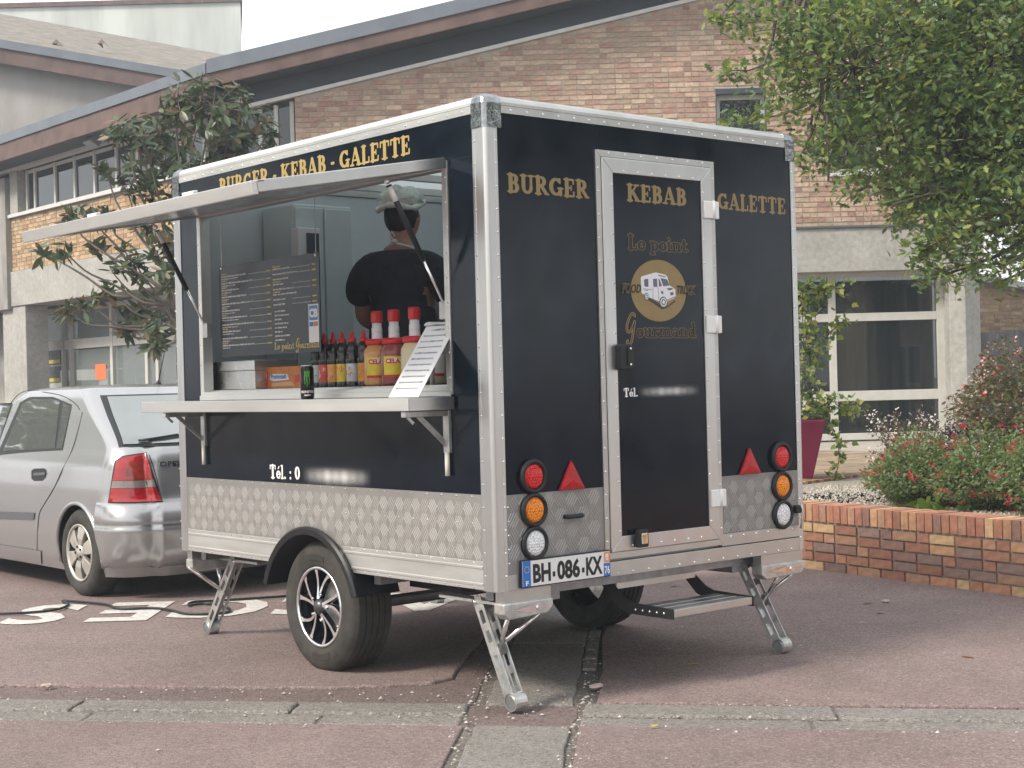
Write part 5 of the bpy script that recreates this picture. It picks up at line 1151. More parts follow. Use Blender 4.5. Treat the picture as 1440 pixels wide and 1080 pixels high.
# squeeze bottles
DARK = mat('dark_bottle', (.02, .018, .016), .22, coat=.3); NOZ = mat('red_nozzle', (.62, .02, .025), .35)
cols = [((.50, .62, .60), 'pale green'), ((.62, .08, .06), 'red'), ((.80, .36, .08), 'orange'), ((.80, .58, .06), 'yellow'), ((.62, .66, .64), 'white'), ((.72, .30, .03), 'amber')]
mark = [(.15, .3, .25), (.75, .7, .6), (.10, .20, .45), (.65, .10, .08), (.60, .12, .10), (.55, .18, .02)]
bx = [(447, 543), (458, 543), (470, 543), (483, 543), (497, 543), (513, 543)]
for i, (px, py) in enumerate(bx):
    c, cn = cols[i]; x = .17-(.0 if i else -.0); q = pl(px, 541, 0, x); o = (q.x, q.y, WZ)
    b_ = thing('sauce_bottle', 'dark squeeze bottle with red nozzle and %s label on the serving counter' % cn, 'bottle', o, 0, 'squeeze bottles on the counter')
    s = 1 if i > 1 else .94
    lathe_thing([(0, 0), (.030, 0), (.033, .006), (.033, .02), (.031, .03), (.031, .115), (.034, .125), (.034, .14), (.026, .158), (.030, .175), (.029, .20), (.016, .222), (.014, .228), (0, .228)], DARK, 'body', b_, o, 22)
    lathe_thing([(.0325, .026), (.0328, .028), (.0328, .112), (.0325, .114)], mat('sauce_label_%d' % i, c, .45, var=.15, vscale=40), 'label', b_, o, 22)
    m = MB()
    for k in range(6):   # printed motif, slightly proud of the sleeve
        a0 = PI+random.uniform(-.9, .9); z0 = random.uniform(.035, .09)
        P = [(q.x+.0331*math.cos(a0+da), q.y+.0331*math.sin(a0+da), WZ+z0+dz) for da, dz in ((-.22, 0), (.22, .004), (.2, .018), (-.15, .02))]; m.add(P, [(0, 1, 2, 3)])
    m.build('label_print', mat('sauce_mark_%d' % i, mark[i], .45), b_)
    lathe_thing([(.017, .218), (.019, .222), (.019, .236), (.012, .242), (.008, .262), (.0035, .278), (0, .279)], NOZ, 'nozzle', b_, o, 18)
# big sauce jars with dispenser pumps
jar = [((.66, .33, .12), 'orange'), ((.28, .07, .06), 'dark red'), ((.68, .58, .38), 'cream'), ((.50, .42, .30), 'beige')]
for i, (px, xx) in enumerate(((532, .20), (556, .19), (585, .16), (612, .26))):
    c, cn = jar[i]; q = pl(px, 541, 0, xx); o = (q.x, q.y, WZ)
    b_ = thing('sauce_jar', '%s sauce jar %s on the serving counter' % (cn, 'with tall red topped pump' if i < 3 else 'half hidden behind the leaning price card'), 'jar', o, 0, 'pump jars on the counter')
    lathe_thing([(0, 0), (.058, 0), (.066, .008), (.068, .02), (.066, .045), (.068, .06), (.068, .12), (.066, .135), (.068, .15), (.066, .17), (.052, .192), (.050, .20), (0, .20)], mat('jar_%d' % i, c, .25, coat=.3, var=.06), 'body', b_, o, 28)
    lathe_thing([(0, .198), (.056, .198), (.058, .204), (.058, .222), (.050, .228), (0, .23)], NOZ, 'lid', b_, o, 26)
    if i < 3:
        pm = lathe_thing([(.026, .228), (.026, .25), (.024, .252), (.026, .256), (.026, .28), (.023, .284), (.023, .305), (0, .306)], WPLAST, 'pump', b_, o, 20)
        m = MB(); m.lathe([(0, .306), (.029, .306), (.030, .312), (.030, .352), (.027, .362), (0, .363)], o, (0, 0, 1), 8); m.build('pump_head', NOZ, pm, bevel=.003)
    if i != 2:
        m = MB(); aa = math.radians(228)
        for k in range(10):
            a0, a1 = aa-.75+k*.15, aa-.75+(k+1)*.15
            m.add([(q.x+.0692*math.cos(a), q.y+.0692*math.sin(a), WZ+z) for a, z in ((a0, .04), (a1, .04), (a1, .14), (a0, .14))], [(0, 1, 2, 3)])
        lb = m.build('label', mat('jar_label', (.80, .62, .05), .45, var=.1, vscale=30) if i < 3 else mat('jar_label_white', (.7, .68, .62), .5), b_, smooth=True)
        m = MB()
        for k in range(10):
            a0, a1 = aa-.75+k*.15, aa-.75+(k+1)*.15
            m.add([(q.x+.0697*math.cos(a), q.y+.0697*math.sin(a), WZ+z) for a, z in ((a0, .04), (a1, .04), (a1, .052), (a0, .052))], [(0, 1, 2, 3)])
        m.build('label_stripe', NOZ, b_)
    if i < 2:
        m = MB()
        for k in range(8):
            a0, a1 = aa-.55+k*.14, aa-.55+(k+1)*.14; h0 = .014*math.sin(PI*k/8); h1 = .014*math.sin(PI*(k+1)/8)
            m.add([(q.x+.0697*math.cos(a), q.y+.0697*math.sin(a), WZ+z) for a, z in ((a0, .118-h0), (a1, .118-h1), (a1, .118+h1+.001), (a0, .118+h0+.001))], [(0, 1, 2, 3)])
        m.build('label_patch', WPLAST, b_)
        me = text_mesh('label_letters', 'CELA', .030, 0, .0015)
        for v in me.vertices:
            a = aa-.05+(-.035+v.co.x)/.0702*-1*-1; z = v.co.y; v.co = Vector((q.x+.0703*math.cos(a), q.y+.0703*math.sin(a), WZ+.107+z))
        obj('label_letters', me, NOZ, b_)
# energy drink can on the folding counter
q = pl(432.5, 557, 2, 1.347); q = pl(432.5, 557, 0, -.10); o = (q.x, q.y, 1.3465)
cn = thing('drink_can', 'slim black drink can with green claw mark on the folding counter', 'can', o)
lathe_thing([(0, .003), (.024, .001), (.028, 0), (.033, .01), (.033, .145), (.027, .158), (.026, .161), (.024, .158), (0, .157)], mat('can_black', (.012, .013, .012), .22, .4), 'body', cn, o, 28)
lathe_thing([(.0265, .158), (.0275, .1595), (.0268, .163), (.0255, .1615)], CHROME, 'rim', cn, o, 28)
va = math.atan2(CAM.y-o[1], CAM.x-o[0]); GRN = mat('claw_green', (.10, .55, .05), .35)
for k, (u0, ztop, zbot) in enumerate(((-.30, .135, .070), (.0, .137, .056), (.30, .135, .066))):
    m = MB(); n = 9; L_, R_ = [], []
    for i in range(n+1):
        t = i/n; z = ztop+(zbot-ztop)*t; wv = .035*math.sin(t*9+k)+u0-.05*t; ww = .085*(1-.75*t)*(1 if t > .08 else .5)+.012*math.sin(t*23)
        for lst_, s in ((L_, -1), (R_, 1)): a = va+wv+s*ww; lst_.append((o[0]+.0333*math.cos(a), o[1]+.0333*math.sin(a), o[2]+z))
    m.add(L_+R_, [(i, i+1, n+2+i, n+1+i) for i in range(n)]); m.build('claw_mark', GRN, cn)
for s, z, sz in (('MONSTER', .030, .0155), ('ENERGY', .016, .008)):
    me = text_mesh('can_letters', s, sz, 0, .0006, 'CENTER')
    for v in me.vertices: a = va+v.co.x/.0334; v.co = Vector((o[0]+.0335*math.cos(a), o[1]+.0335*math.sin(a), o[2]+z+v.co.y))
    obj('can_letters', me, WPLAST, cn)
# carton
c0, c1 = pl(365, 545, 0, .16), pl(424, 545, 0, .16)
CB_ = thing('food_carton', 'red and orange food carton behind the drink can on the worktop', 'carton', (.2, (c0.y+c1.y)/2, WZ))
MB().box(.16, c1.y, WZ, .30, c0.y, WZ+.115).build('box', mat('carton_orange', (.62, .22, .06), .55, var=.15, vscale=25), CB_, bevel=.002)
MB().box(.1592, c0.y-.09, WZ+.002, .1598, c0.y-.004, WZ+.090).build('print_panel', NOZ, CB_)
MB().box(.1588, c0.y-.075, WZ+.055, .1591, c0.y-.015, WZ+.085).build('print_panel', WPLAST, CB_)
MB().prism([(c1.y+.115, .045), (c1.y+.13, .075), (c0.y-.12, .078), (c0.y-.105, .05), (c0.y-.14, .04)], lambda p: (.1592, p[0], WZ+p[1]), (-.0006, 0, 0)).build('print_panel', WPLAST, CB_)
MB().box(.1592, c1.y+.006, WZ+.03, .1598, c1.y+.06, WZ+.07).build('print_panel', NOZ, CB_)
MB().prism([(c1.y+.06, .015), (c1.y+.10, .035), (c0.y-.13, .03), (c0.y-.12, .012)], lambda p: (.1592, p[0], WZ+p[1]), (-.0006, 0, 0)).build('print_panel', mat('food_print', (.7, .45, .25), .5), CB_)
me = text_mesh('carton_letters', 'Promocash', .034, 0, .0015); place(me, 'carton_letters', mat('plate_blue', (0, 0, 0)), CB_, (.1584, c0.y-.118, WZ+.053), (0, -1, 0), (0, 0, 1))
# price card leaning on the jars
C0, C1 = pl(548, 558, 0, -.20), pl(590, 556, 0, -.20)
PC = thing('price_card', 'white handwritten price card leaning against the sauce jars', 'card', (-.2, (C0.y+C1.y)/2, 1.3475))
def cp(u_, v_, n_=0):   # u along -Y, v up the lean
    a = Vector((-.205, C0.y, 1.3475)); T = pl(600, 460, 0, .045); e2 = Vector((.045, T.y, T.z))-a; e1 = Vector((0, C1.y-C0.y, 0)); nn = e1.cross(e2).normalized()
    if nn.x > 0: nn = -nn
    return a+e1*u_+e2*v_+nn*n_
m = MB(); m.hexa([cp(0, 0), cp(1, 0), cp(1, 1), cp(0, 1), cp(0, 0, .003), cp(1, 0, .003), cp(1, 1, .003), cp(0, 1, .003)]); m.build('sheet', mat('card_white', (.80, .81, .82), .4), PC)
m = MB()
for k in range(11):
    v_ = .93-k*.082; u_ = .1 if k else .3
    while u_ < (.85 if k else .7):
        w_ = random.uniform(.02, .07); m.add([cp(u_, v_, .0034), cp(u_+w_, v_+random.uniform(-.006, .006), .0034), cp(u_+w_, v_+.022+random.uniform(-.008, .008), .0034), cp(u_+.004, v_+.020, .0034)], [(0, 1, 2, 3)]); u_ += w_+random.uniform(.012, .04)
tag(m.build('handwriting', mat('ink', (.10, .10, .13), .6), PC), kind='stuff')
# napkin holder / clip beside the jars
q = pl(606, 455, 0, .1)
NH = thing('white_dispenser', 'small white plastic dispenser head by the opening edge', 'dispenser', (q.x, q.y, WZ))
MB().tube([(q.x, q.y, WZ), (q.x, q.y, q.z-.01)], .012, 10).build('stem', WPLAST, NH, smooth=True); MB().lathe([(0, 0), (.03, 0), (.032, .008), (.02, .018), (0, .02)], (q.x, q.y, q.z-.012), (0, 0, 1), 18).build('cap', WPLAST, NH, smooth=True)
MB().tube([(q.x, q.y, q.z), (q.x+.02, q.y-.09, q.z-.004), (q.x+.02, q.y-.12, q.z-.012)], .007, 8).build('spout', WPLAST, NH, smooth=True)
# stainless tray box at the front end and a dark appliance
t0, t1 = pl(297, 545, 0, .10), pl(361, 545, 0, .10)
SB_ = thing('steel_bain_marie', 'brushed steel counter box below the menu board', 'counter box', (.2, (t0.y+t1.y)/2, WZ))
MB().box(.09, t1.y, WZ, .36, t0.y, WZ+.10).build('lower_case', STEEL, SB_, bevel=.004); MB().box(.085, t1.y-.004, WZ+.101, .36, t0.y, WZ+.155).build('upper_case', STEEL, SB_, bevel=.004)
# tall fridge cabinet and wall cabinet
f0, f1 = pl(462, 420, 1, 2.62), pl(293, 420, 1, 2.62)
FR = thing('white_fridge', 'tall pale fridge cabinet against the front wall inside the trailer', 'fridge', ((.12+f0.x)/2, 2.58, .56))
MB().box(.54, 2.36, .58, f0.x, 2.68, 2.44).build('cabinet', mat('fridge_white', (.60, .66, .67), .35, var=.03), FR, bevel=.01)
MB().box(.55, 2.345, .62, (f0.x+.54)/2-.004, 2.358, 2.42).build('fridge_door', mat('fridge_white', (0, 0, 0)), FR, bevel=.006); MB().box((f0.x+.54)/2+.004, 2.345, .62, f0.x-.01, 2.358, 2.42).build('fridge_door', mat('fridge_white', (0, 0, 0)), FR, bevel=.006)
MB().box((f0.x+.54)/2-.05, 2.315, 1.3, (f0.x+.54)/2-.03, 2.344, 1.7).build('fridge_handle', ALU2, FR)
q = pl(427, 343, 1, 2.33)
EB = thing('fuse_box', 'small white fuse box with dark window on the fridge side', 'fuse box', (q.x, 2.3, q.z-.08))
MB().box(q.x-.075, 2.27, q.z-.085, q.x+.075, 2.344, q.z+.085).build('case', WPLAST, EB, bevel=.006); MB().box(q.x-.02, 2.262, q.z-.06, q.x+.06, 2.2705, q.z+.055).build('window', mat('smoked_window', (.05, .07, .09), .12), EB)
# extraction hood and kebab grill on the far side
HDm = mat('hood_steel', (.42, .46, .48), .35, .8, var=.06)
HD = thing('extractor_hood', 'steel extractor hood over the cooking line inside the trailer', 'hood', (1.75, .8, 2.1)); MB().prism([(1.45, 2.16), (1.45, 2.24), (1.75, 2.50), (2.0, 2.50), (2.0, 2.16)], lambda p: (p[0], .10, p[1]), (0, 1.0, 0)).build('canopy', HDm, HD, bevel=.004); MB().box(1.47, .12, 2.145, 1.98, 1.08, 2.158).build('filter', HDm, HD)
KG = thing('kebab_grill', 'upright kebab grill with steel posts at the back of the trailer', 'grill', (1.7, .75, .56))
MB().box(1.40, .40, .58, 1.98, 1.06, 1.45).build('base', HDm, KG, bevel=.005)
for y in (.55, .92): MB().tube([(1.78, y, 1.45), (1.78, y, 2.02)], .014, 8).build('spit_post', HDm, KG, smooth=True)
MB().box(1.84, .50, 1.46, 1.97, .97, 1.98).build('heater', mat('heater_dark', (.05, .05, .055), .5, .5), KG); MB().box(1.60, .50, 2.02, 1.86, .97, 2.05).build('top_plate', HDm, KG)
# ------------------------------------------------------------------ the cook, seen from behind
def skin(name, V, Eg, Rr, mt, par, sub=2, root=0):
    me = bpy.data.meshes.new(name); me.from_pydata(V, Eg, []); o = bpy.data.objects.new(name, me); COL.objects.link(o)
    o.modifiers.new('skin', 'SKIN'); 
    sv = me.skin_vertices[0].data
    for i, r in enumerate(Rr): sv[i].radius = r if isinstance(r, tuple) else (r, r); sv[i].use_root = (i == root)
    s = o.modifiers.new('sub', 'SUBSURF'); s.levels = sub; s.render_levels = sub
    dg = bpy.context.evaluated_depsgraph_get(); m2 = bpy.data.meshes.new_from_object(o.evaluated_get(dg)); bpy.data.objects.remove(o); bpy.data.meshes.remove(me)
    m2.shade_smooth(); m2.name = name; m2.materials.clear(); m2.materials.append(mt)
    ob = bpy.data.objects.new(name, m2); COL.objects.link(ob); ob.parent = par; return ob
pp = atd(566, 400, 8.15); k = 1.04
PE = thing('person', 'person in dark t-shirt and white hairnet working with their back to the hatch', 'person', (pp.x, pp.y, .56), -1.05)
PE.scale = (k, k, k)
SK = mat('skin', (.42, .22, .15), .5, var=.08, vscale=20); SH = mat('navy_shirt', (.022, .026, .036), .85, var=.3, vscale=6, bump=.8, bscale=8, dist=.03); TRO = mat('dark_trousers', (.012, .012, .014), .85)
V = [(0, 0, .93), (0, .0, 1.10), (0, .0, 1.28), (0, -.02, 1.42), (0, -.01, 1.50), (0, .015, 1.56), (0, .03, 1.635), (0, .03, 1.70)]; E_ = [(i, i+1) for i in range(7)]
Rr = [(.18, .13), (.17, .12), (.19, .125), (.13, .085), (.060, .060), (.056, .058), (.082, .094), (.078, .092)]
def chain(fr, pts, rs):
    a = fr
    for p, r in zip(pts, rs): V.append(p); Rr.append(r); E_.append((a, len(V)-1)); a = len(V)-1
    return a
hands = []
for s in (-1, 1):
    wr = chain(3, [(s*.155, -.01, 1.425), (s*.205, .0, 1.38), (s*.245, .04, 1.16), (s*.20, .24, 1.10), (s*.185, .30, 1.10)], [.060, .060, .046, .036, (.034, .022)]); hands.append(wr)
    for j in range(4): chain(wr, [(s*(.16+.018*j), .36, 1.095), (s*(.155+.018*j), .395, 1.075), (s*(.15+.018*j), .41, 1.05-.004*(j % 2))], [.0095, .009, .008])
    chain(wr, [(s*.145, .315, 1.10), (s*.125, .345, 1.085), (s*.12, .37, 1.07)], [.011, .010, .009])
    chain(0, [(s*.09, .0, .84), (s*.105, .01, .48), (s*.105, -.02, .085), (s*.11, .10, .035), (s*.11, .16, .03)], [.10, .066, .045, .042, .035])
    chain(6, [(s*.088, .02, 1.665)], [(.012, .022)])
chain(6, [(0, .115, 1.655), (0, .135, 1.64)], [.022, .014])
skin('body', V, E_, Rr, SK, PE)
V = [(0, 0, .92), (0, 0, 1.10), (0, 0, 1.28), (0, -.02, 1.42), (0, -.012, 1.475)]; E_ = [(0, 1), (1, 2), (2, 3), (3, 4)]; Rr = [(.205, .16), (.20, .155), (.20, .145), (.19, .13), (.115, .105)]
for s in (-1, 1): chain(3, [(s*.17, -.01, 1.405), (s*.225, .0, 1.34), (s*.262, .03, 1.21)], [.105, .100, .082])
skin('t_shirt', V, E_, Rr, SH, PE)
V = [(0, 0, .93), (0, 0, .86)]; E_ = [(0, 1)]; Rr = [(.20, .15), (.18, .14)]
for s in (-1, 1): chain(1, [(s*.095, 0, .80), (s*.105, .01, .48), (s*.105, -.02, .12)], [.12, .09, .075])
skin('trousers', V, E_, Rr, TRO, PE)
def loc_build(m, name, mt, smooth=True):
    me = m.mesh(name, smooth); me.materials.append(mt); o = bpy.data.objects.new(name, me); COL.objects.link(o); o.parent = PE; return o
m = MB(); m.grid(lambda a, t: (( .24+.03*(1-t))*math.sin(a), (.19+.05*(1-t))*math.cos(a), .62+.62*t-(.0 if abs(a) < .6 else (abs(a)-.6)*.30*t)), [math.radians(x) for x in range(-100, 101, 10)], [i/8 for i in range(9)])
ap = loc_build(m, 'apron', mat('apron_white', (.66, .68, .68), .8, var=.06, vscale=6, bump=.3, bscale=7, dist=.02)); sm_ = ap.modifiers.new('solid', 'SOLIDIFY'); sm_.thickness = .004
STR = mat('apron_white', (0, 0, 0)); m = MB(); m.tube([(.085*math.sin(a), -.012+.085*math.cos(a)*-1 if False else -.005-.080*math.cos(a), 1.515+.012*math.cos(a)-.02*abs(math.sin(a))) for a in [math.radians(x) for x in range(-120, 121, 15)]], .006, 6); loc_build(m, 'apron_string', STR)
m = MB(); m.ball((.0, -.092, 1.535), .014, 8, 5, (1.4, .7, .8)); m.tube([(0, -.092, 1.54), (-.02, -.095, 1.565), (-.012, -.092, 1.585), (.006, -.092, 1.56)], .005, 6); loc_build(m, 'apron_knot', STR)
def blob(c, rad, f, nu=28, nv=18, zmin=-1.):
    m = MB(); P = []
    for j in range(nv+1):
        a = -PI/2+PI*j/nv
        for i in range(nu):
            b_ = 2*PI*i/nu; d_ = Vector((math.cos(a)*math.cos(b_), math.cos(a)*math.sin(b_), max(zmin, math.sin(a)))); k_ = f(d_); P.append((c[0]+rad[0]*d_.x*k_, c[1]+rad[1]*d_.y*k_, c[2]+rad[2]*d_.z*k_))
    m.add(P, [(j*nu+i, j*nu+(i+1) % nu, (j+1)*nu+(i+1) % nu, (j+1)*nu+i) for j in range(nv) for i in range(nu)]); return m
loc_build(blob((0, .012, 1.675), (.090, .100, .105), lambda d_: 1+.02*math.sin(9*d_.x+7*d_.z) if (d_.y < .35 or d_.z > .4) else .80), 'hair', mat('dark_hair', (.010, .009, .009), .6, bump=.5, bscale=60))
random.seed(3); ph = [(random.uniform(4, 16), random.uniform(4, 16), random.uniform(4, 16), random.uniform(0, 6)) for _ in range(7)]
hn = mat('hairnet', (.70, .76, .70), .8, var=.12, vscale=30, bump=.8, bscale=55, dist=.01)
loc_build(blob((0, .005, 1.748), (.118, .132, .075), lambda d_: 1+sum(.024*math.sin(a*d_.x+b_*d_.y+c*d_.z+e) for a, b_, c, e in ph), zmin=-.45), 'hairnet', hn)
m = MB(); P = [(.112*math.cos(a), .006+.126*math.sin(a), 1.724+.012*math.sin(3*a)+.02*math.sin(a)) for a in [2*PI*i/30 for i in range(31)]]; m.tube(P, [.015+.004*math.sin(i*2.3) for i in range(31)], 8); loc_build(m, 'hairnet_band', hn)
# ------------------------------------------------------------------ silver hatchback
CX, CY = 1.285, 4.24
def tab(xs, ys):
    xs, ys = np.array(xs), np.array(ys); g = np.linspace(xs[0], xs[-1], 400); v = np.interp(g, xs, ys); k = np.ones(15)/15
    v = np.convolve(np.pad(v, 7, mode='edge'), k, 'valid'); return lambda z: float(np.interp(z, g, v))
c_rear = tab([.15, .25, .35, .5, .60, .66, .70, .85, .95, 1.03, 1.1, 1.25, 1.405, 1.425], [.16, .08, .03, .0, .02, .06, .085, .10, .115, .15, .28, .58, .86, .92])
c_half = tab([.15, .25, .4, .55, .75, .90, .97, 1.0, 1.1, 1.25, 1.405, 1.425], [.79, .83, .85, .855, .85, .835, .81, .795, .755, .70, .635, .61])
c_front = tab([.15, .3, .45, .6, .72, .82, .9, 1.0, 1.1, 1.25, 1.405, 1.425], [3.98, 4.06, 4.09, 4.05, 3.9, 3.6, 3.3, 3.15, 2.98, 2.72, 2.42, 2.34])
def c_rc(z): return .24 if z < .7 else .24-.06*(min(z, 1.1)-.7)/.4
BOW = .10
def ringp(z, n_s=90):
    """left half ring from front centre to rear centre: list of (s, t)"""
    w_, sr, sf, rc = c_half(z), c_rear(z), c_front(z), c_rc(z); rf = .45 if z < .8 else max(.16, .45-(z-.8)*1.4); out = []
    for i in range(8): t = (w_-rf)*i/8; out.append((sf-.12*(t/w_)**2, t))
    for i in range(9): a = PI/2*i/8; out.append((sf-.12-rf+rf*math.cos(a), w_-rf+rf*math.sin(a)))
    s0, s1 = sf-.12-rf, sr+BOW+rc
    for i in range(1, n_s): out.append((s0+(s1-s0)*i/n_s, w_))
    for i in range(9): a = PI/2*i/8; out.append((s1-rc*math.sin(a), w_-rc+rc*math.cos(a)))
    for i in range(1, 13): t = (w_-rc)*(1-i/12); out.append((sr+BOW*(t/w_)**2 if True else sr, t))
    # soften: bow reaches full value at the corner
    return out
def cinside(P):
    z = P.z
    if z < .16 or z > 1.465: return False
    if z > 1.425:
        th = math.asin(min(1, (z-1.425)/.042)); c = math.cos(th); zc = 1.425
    else: c = 1; zc = z
    w_, sr, sf, rc = c_half(zc), c_rear(zc), c_front(zc), c_rc(zc); s = P.y-CY; t = abs(P.x-CX)
    if c < 1:
        m_ = (sr+sf)/2; s = m_+(s-m_)/max(c, .05); t = t/max(c, .05)
    if t > w_ or s > sf: return False
    lim = sr+BOW*(t/w_)**2
    if t > w_-rc:
        d_ = t-(w_-rc); lim = sr+BOW+rc-math.sqrt(max(0, rc*rc-d_*d_))
        lim = max(lim, sr+BOW*(t/w_)**2)
    return s > lim
def carhit(px, py, off=.005):
    v = ray(px, py); lo = 8.5
    while lo < 15 and not cinside(CAM+v*lo): lo += .02
    a, b_ = lo-.02, lo
    for _ in range(14):
        m_ = (a+b_)/2
        if cinside(CAM+v*m_): b_ = m_
        else: a = m_
    return CAM+v*(b_-off)
CAR = thing('parked_car', 'silver hatchback car with red tail lamps hitched in front of the trailer', 'car', (CX, CY+2.05, 0))
PAINTC = mat('silver_paint', (.42, .425, .435), .27, .65, var=.04, vscale=1.5, coat=.7); 
CGLASS = mat('car_glass', (.34, .36, .36), .03, .75, ior=1.8); CTRIM = mat('car_black_trim', (.016, .017, .019), .5); DGREY = mat('car_grey_moulding', (.10, .105, .115), .55)
zl = list(np.linspace(.16, 1.425, 52)); rings = []
for z in zl: rings.append([(CX-t, CY+s, z) for s, t in ringp(z)])
base = ringp(1.425); sm_mid = (c_rear(1.425)+c_front(1.425))/2
for k_ in range(1, 9):
    th = PI/2*k_/8; c = math.cos(th); rings.append([(CX-t*c, CY+sm_mid+(s-sm_mid)*c, 1.425+.042*math.sin(th)) for s, t in base])
H = len(rings[0]); V = []; 
for rg in rings: V += rg+[(2*CX-x, y, z) for x, y, z in rg[-2:0:-1]]
NN = H+H-2; F = [(j*NN+i, j*NN+(i+1) % NN, (j+1)*NN+(i+1) % NN, (j+1)*NN+i) for j in range(len(rings)-1) for i in range(NN)]
WC = [(CY+.785, .305), (CY+.785+2.606, .305)]; ARr = .338
def ccut(V, F, rad):
    keep = []; V = [list(v) for v in V]; mv = set()
    for f in F:
        ins = []
        for i in f:
            x, y, z = V[i]; ins.append(any(math.hypot(y-wy, z-wz) < rad for wy, wz in WC) and abs(x-CX) > .55)
        if all(ins): continue
        keep.append(f)
        for i, q in zip(f, ins):
            if q: mv.add(i)
    for i in mv:
        x, y, z = V[i]; wy, wz = min(WC, key=lambda w_: math.hypot(y-w_[0], z-w_[1])); d_ = math.hypot(y-wy, z-wz) or 1e-6; V[i] = [x, wy+(y-wy)*rad/d_, wz+(z-wz)*rad/d_]
    return V, keep
V, F = ccut(V, F, ARr); m = MB(); m.add(V, F); body = m.build('body', PAINTC, CAR, smooth=True)
# dark floor and wheel wells
MB().box(CX-.70, CY+.48, .20, CX+.70, CY+3.6, .30).build('underbody', CTRIM, CAR)
for wy, wz in WC:
    for s in (-1, 1):
        o = (CX+s*.82, wy, wz); relathe([(ARr+.012, 0), (ARr+.012, -s*.30), (ARr-.004, -s*.30), (ARr-.004, 0)][::(1 if s < 0 else -1)], o, math.radians(-8), math.radians(188), 30).build('wheel_well', CTRIM, CAR)
        MB().lathe([(0, 0), (ARr, 0)], (CX+s*.56, wy, wz), (s, 0, 0), 24).build('wheel_well', CTRIM, CAR)
        pts = []
        for k_ in range(25):
            a = math.radians(-14+208*k_/24); z = wz+(ARr+.004)*math.sin(a)
            if z > .2: pts.append((CX+s*(c_half(z)+.000), wy+(ARr+.004)*math.cos(a), z))
        MB().tube(pts, .015, 8).build('arch_lip', PAINTC, CAR, smooth=True)
# wheels
ALO = mat('beige_alloy', (.52, .50, .45), .38, .6, var=.08)
def carwheel(s, wy):
    o = (CX+s*.835, wy, .305); ax = (s, 0, 0)
    w_ = MB().lathe([(.195, -.01), (.205, .004), (.24, .012), (.27, .008), (.293, -.012), (.302, -.03), (.303, -.10), (.300, -.165), (.28, -.185), (.2, -.18)], o, ax, 56).build('wheel', RUBBER, CAR, smooth=True)
    rm = MB().lathe([(.199, -.004), (.197, .006), (.190, .006), (.182, -.01), (.178, -.06), (.15, -.075), (0, -.075)], o, ax, 40).build('rim', mat('rim_shadow', (.05, .05, .05), .5, .5), w_, smooth=True)
    MB().lathe([(.2, .002), (.198, .009), (.186, .008), (.180, -.006)], o, ax, 40).build('rim_lip', ALO, rm, smooth=True)
    for k_ in range(6):
        a = PI/2+k_*PI/3+.2; c, sn = math.cos(a), math.sin(a); P = []
        for r, hw, h in ((.045, .022, .004), (.10, .040, .010), (.15, .050, .004), (.184, .058, -.002)):
            for sg in (-1, 1): P.append(Vector((o[0]+s*h, o[1]+r*c-sg*hw*sn, o[2]+r*sn+sg*hw*c)))
        m = MB(); n_ = 4; B = [p-Vector((s*.03, 0, 0)) for p in P]; m.add(P+B, [(i*2, i*2+1, i*2+3, i*2+2) for i in range(3)]+[(i*2, i*2+2, 8+i*2+2, 8+i*2) for i in range(3)]+[(i*2+1, 8+i*2+1, 8+i*2+3, i*2+3) for i in range(3)]); m.build('spoke', ALO, rm, bevel=.006)
    MB().lathe([(.058, -.02), (.056, .008), (.03, .012), (.026, .016), (0, .017)], o, ax, 20).build('hub_cap', ALO, rm, smooth=True)
    for k_ in range(5):
        a = k_*2*PI/5; MB().lathe([(0, 0), (.009, 0), (.009, .018), (0, .02)], (o[0], o[1]+.043*math.cos(a), o[2]+.043*math.sin(a)), ax, 6).build('wheel_bolt', CTRIM, rm)
for wy, _ in WC:
    for s in (-1, 1): carwheel(s, wy)
# panels fitted on the body surface; mirrored to the other flank
def patch(name, top, bot, mt, par, nv=8, nu=6, off=.005, mirror=True):
    """top / bot: matching lists of photo points along the two edges"""
    def rs(p, n):
        d_ = [0]
        for a, b_ in zip(p[:-1], p[1:]): d_.append(d_[-1]+math.hypot(b_[0]-a[0], b_[1]-a[1]))
        return [(float(np.interp(q, d_, [x[0] for x in p])), float(np.interp(q, d_, [x[1] for x in p]))) for q in np.linspace(0, d_[-1], n)]
    n = nv*(len(top)-1)+1; T, B = rs(top, n), rs(bot, n); P = []
    for i in range(n):
        for j in range(nu+1): f = j/nu; P.append(carhit(T[i][0]*(1-f)+B[i][0]*f, T[i][1]*(1-f)+B[i][1]*f, off))
    fs = [(i*(nu+1)+j, i*(nu+1)+j+1, (i+1)*(nu+1)+j+1, (i+1)*(nu+1)+j) for i in range(n-1) for j in range(nu)]
    o = MB().add(P, fs).build(name, mt, par, smooth=True)
    if mirror: MB().add([(2*CX-p[0], p[1], p[2]) for p in P], [f[::-1] for f in fs]).build(name, mt, par, smooth=True)
    return o
def strip(name, pts, r, mt, par, off=.004, mirror=True):
    P = [q for q in (carhit(*p, off) for p in pts) if (q-CAM).length < 14]; P = smooth_path(P, 4); MB().tube(P, r, 6).build(name, mt, par, smooth=True)
    if mirror: MB().tube([(2*CX-p.x, p.y, p.z) for p in P], r, 6).build(name, mt, par, smooth=True)
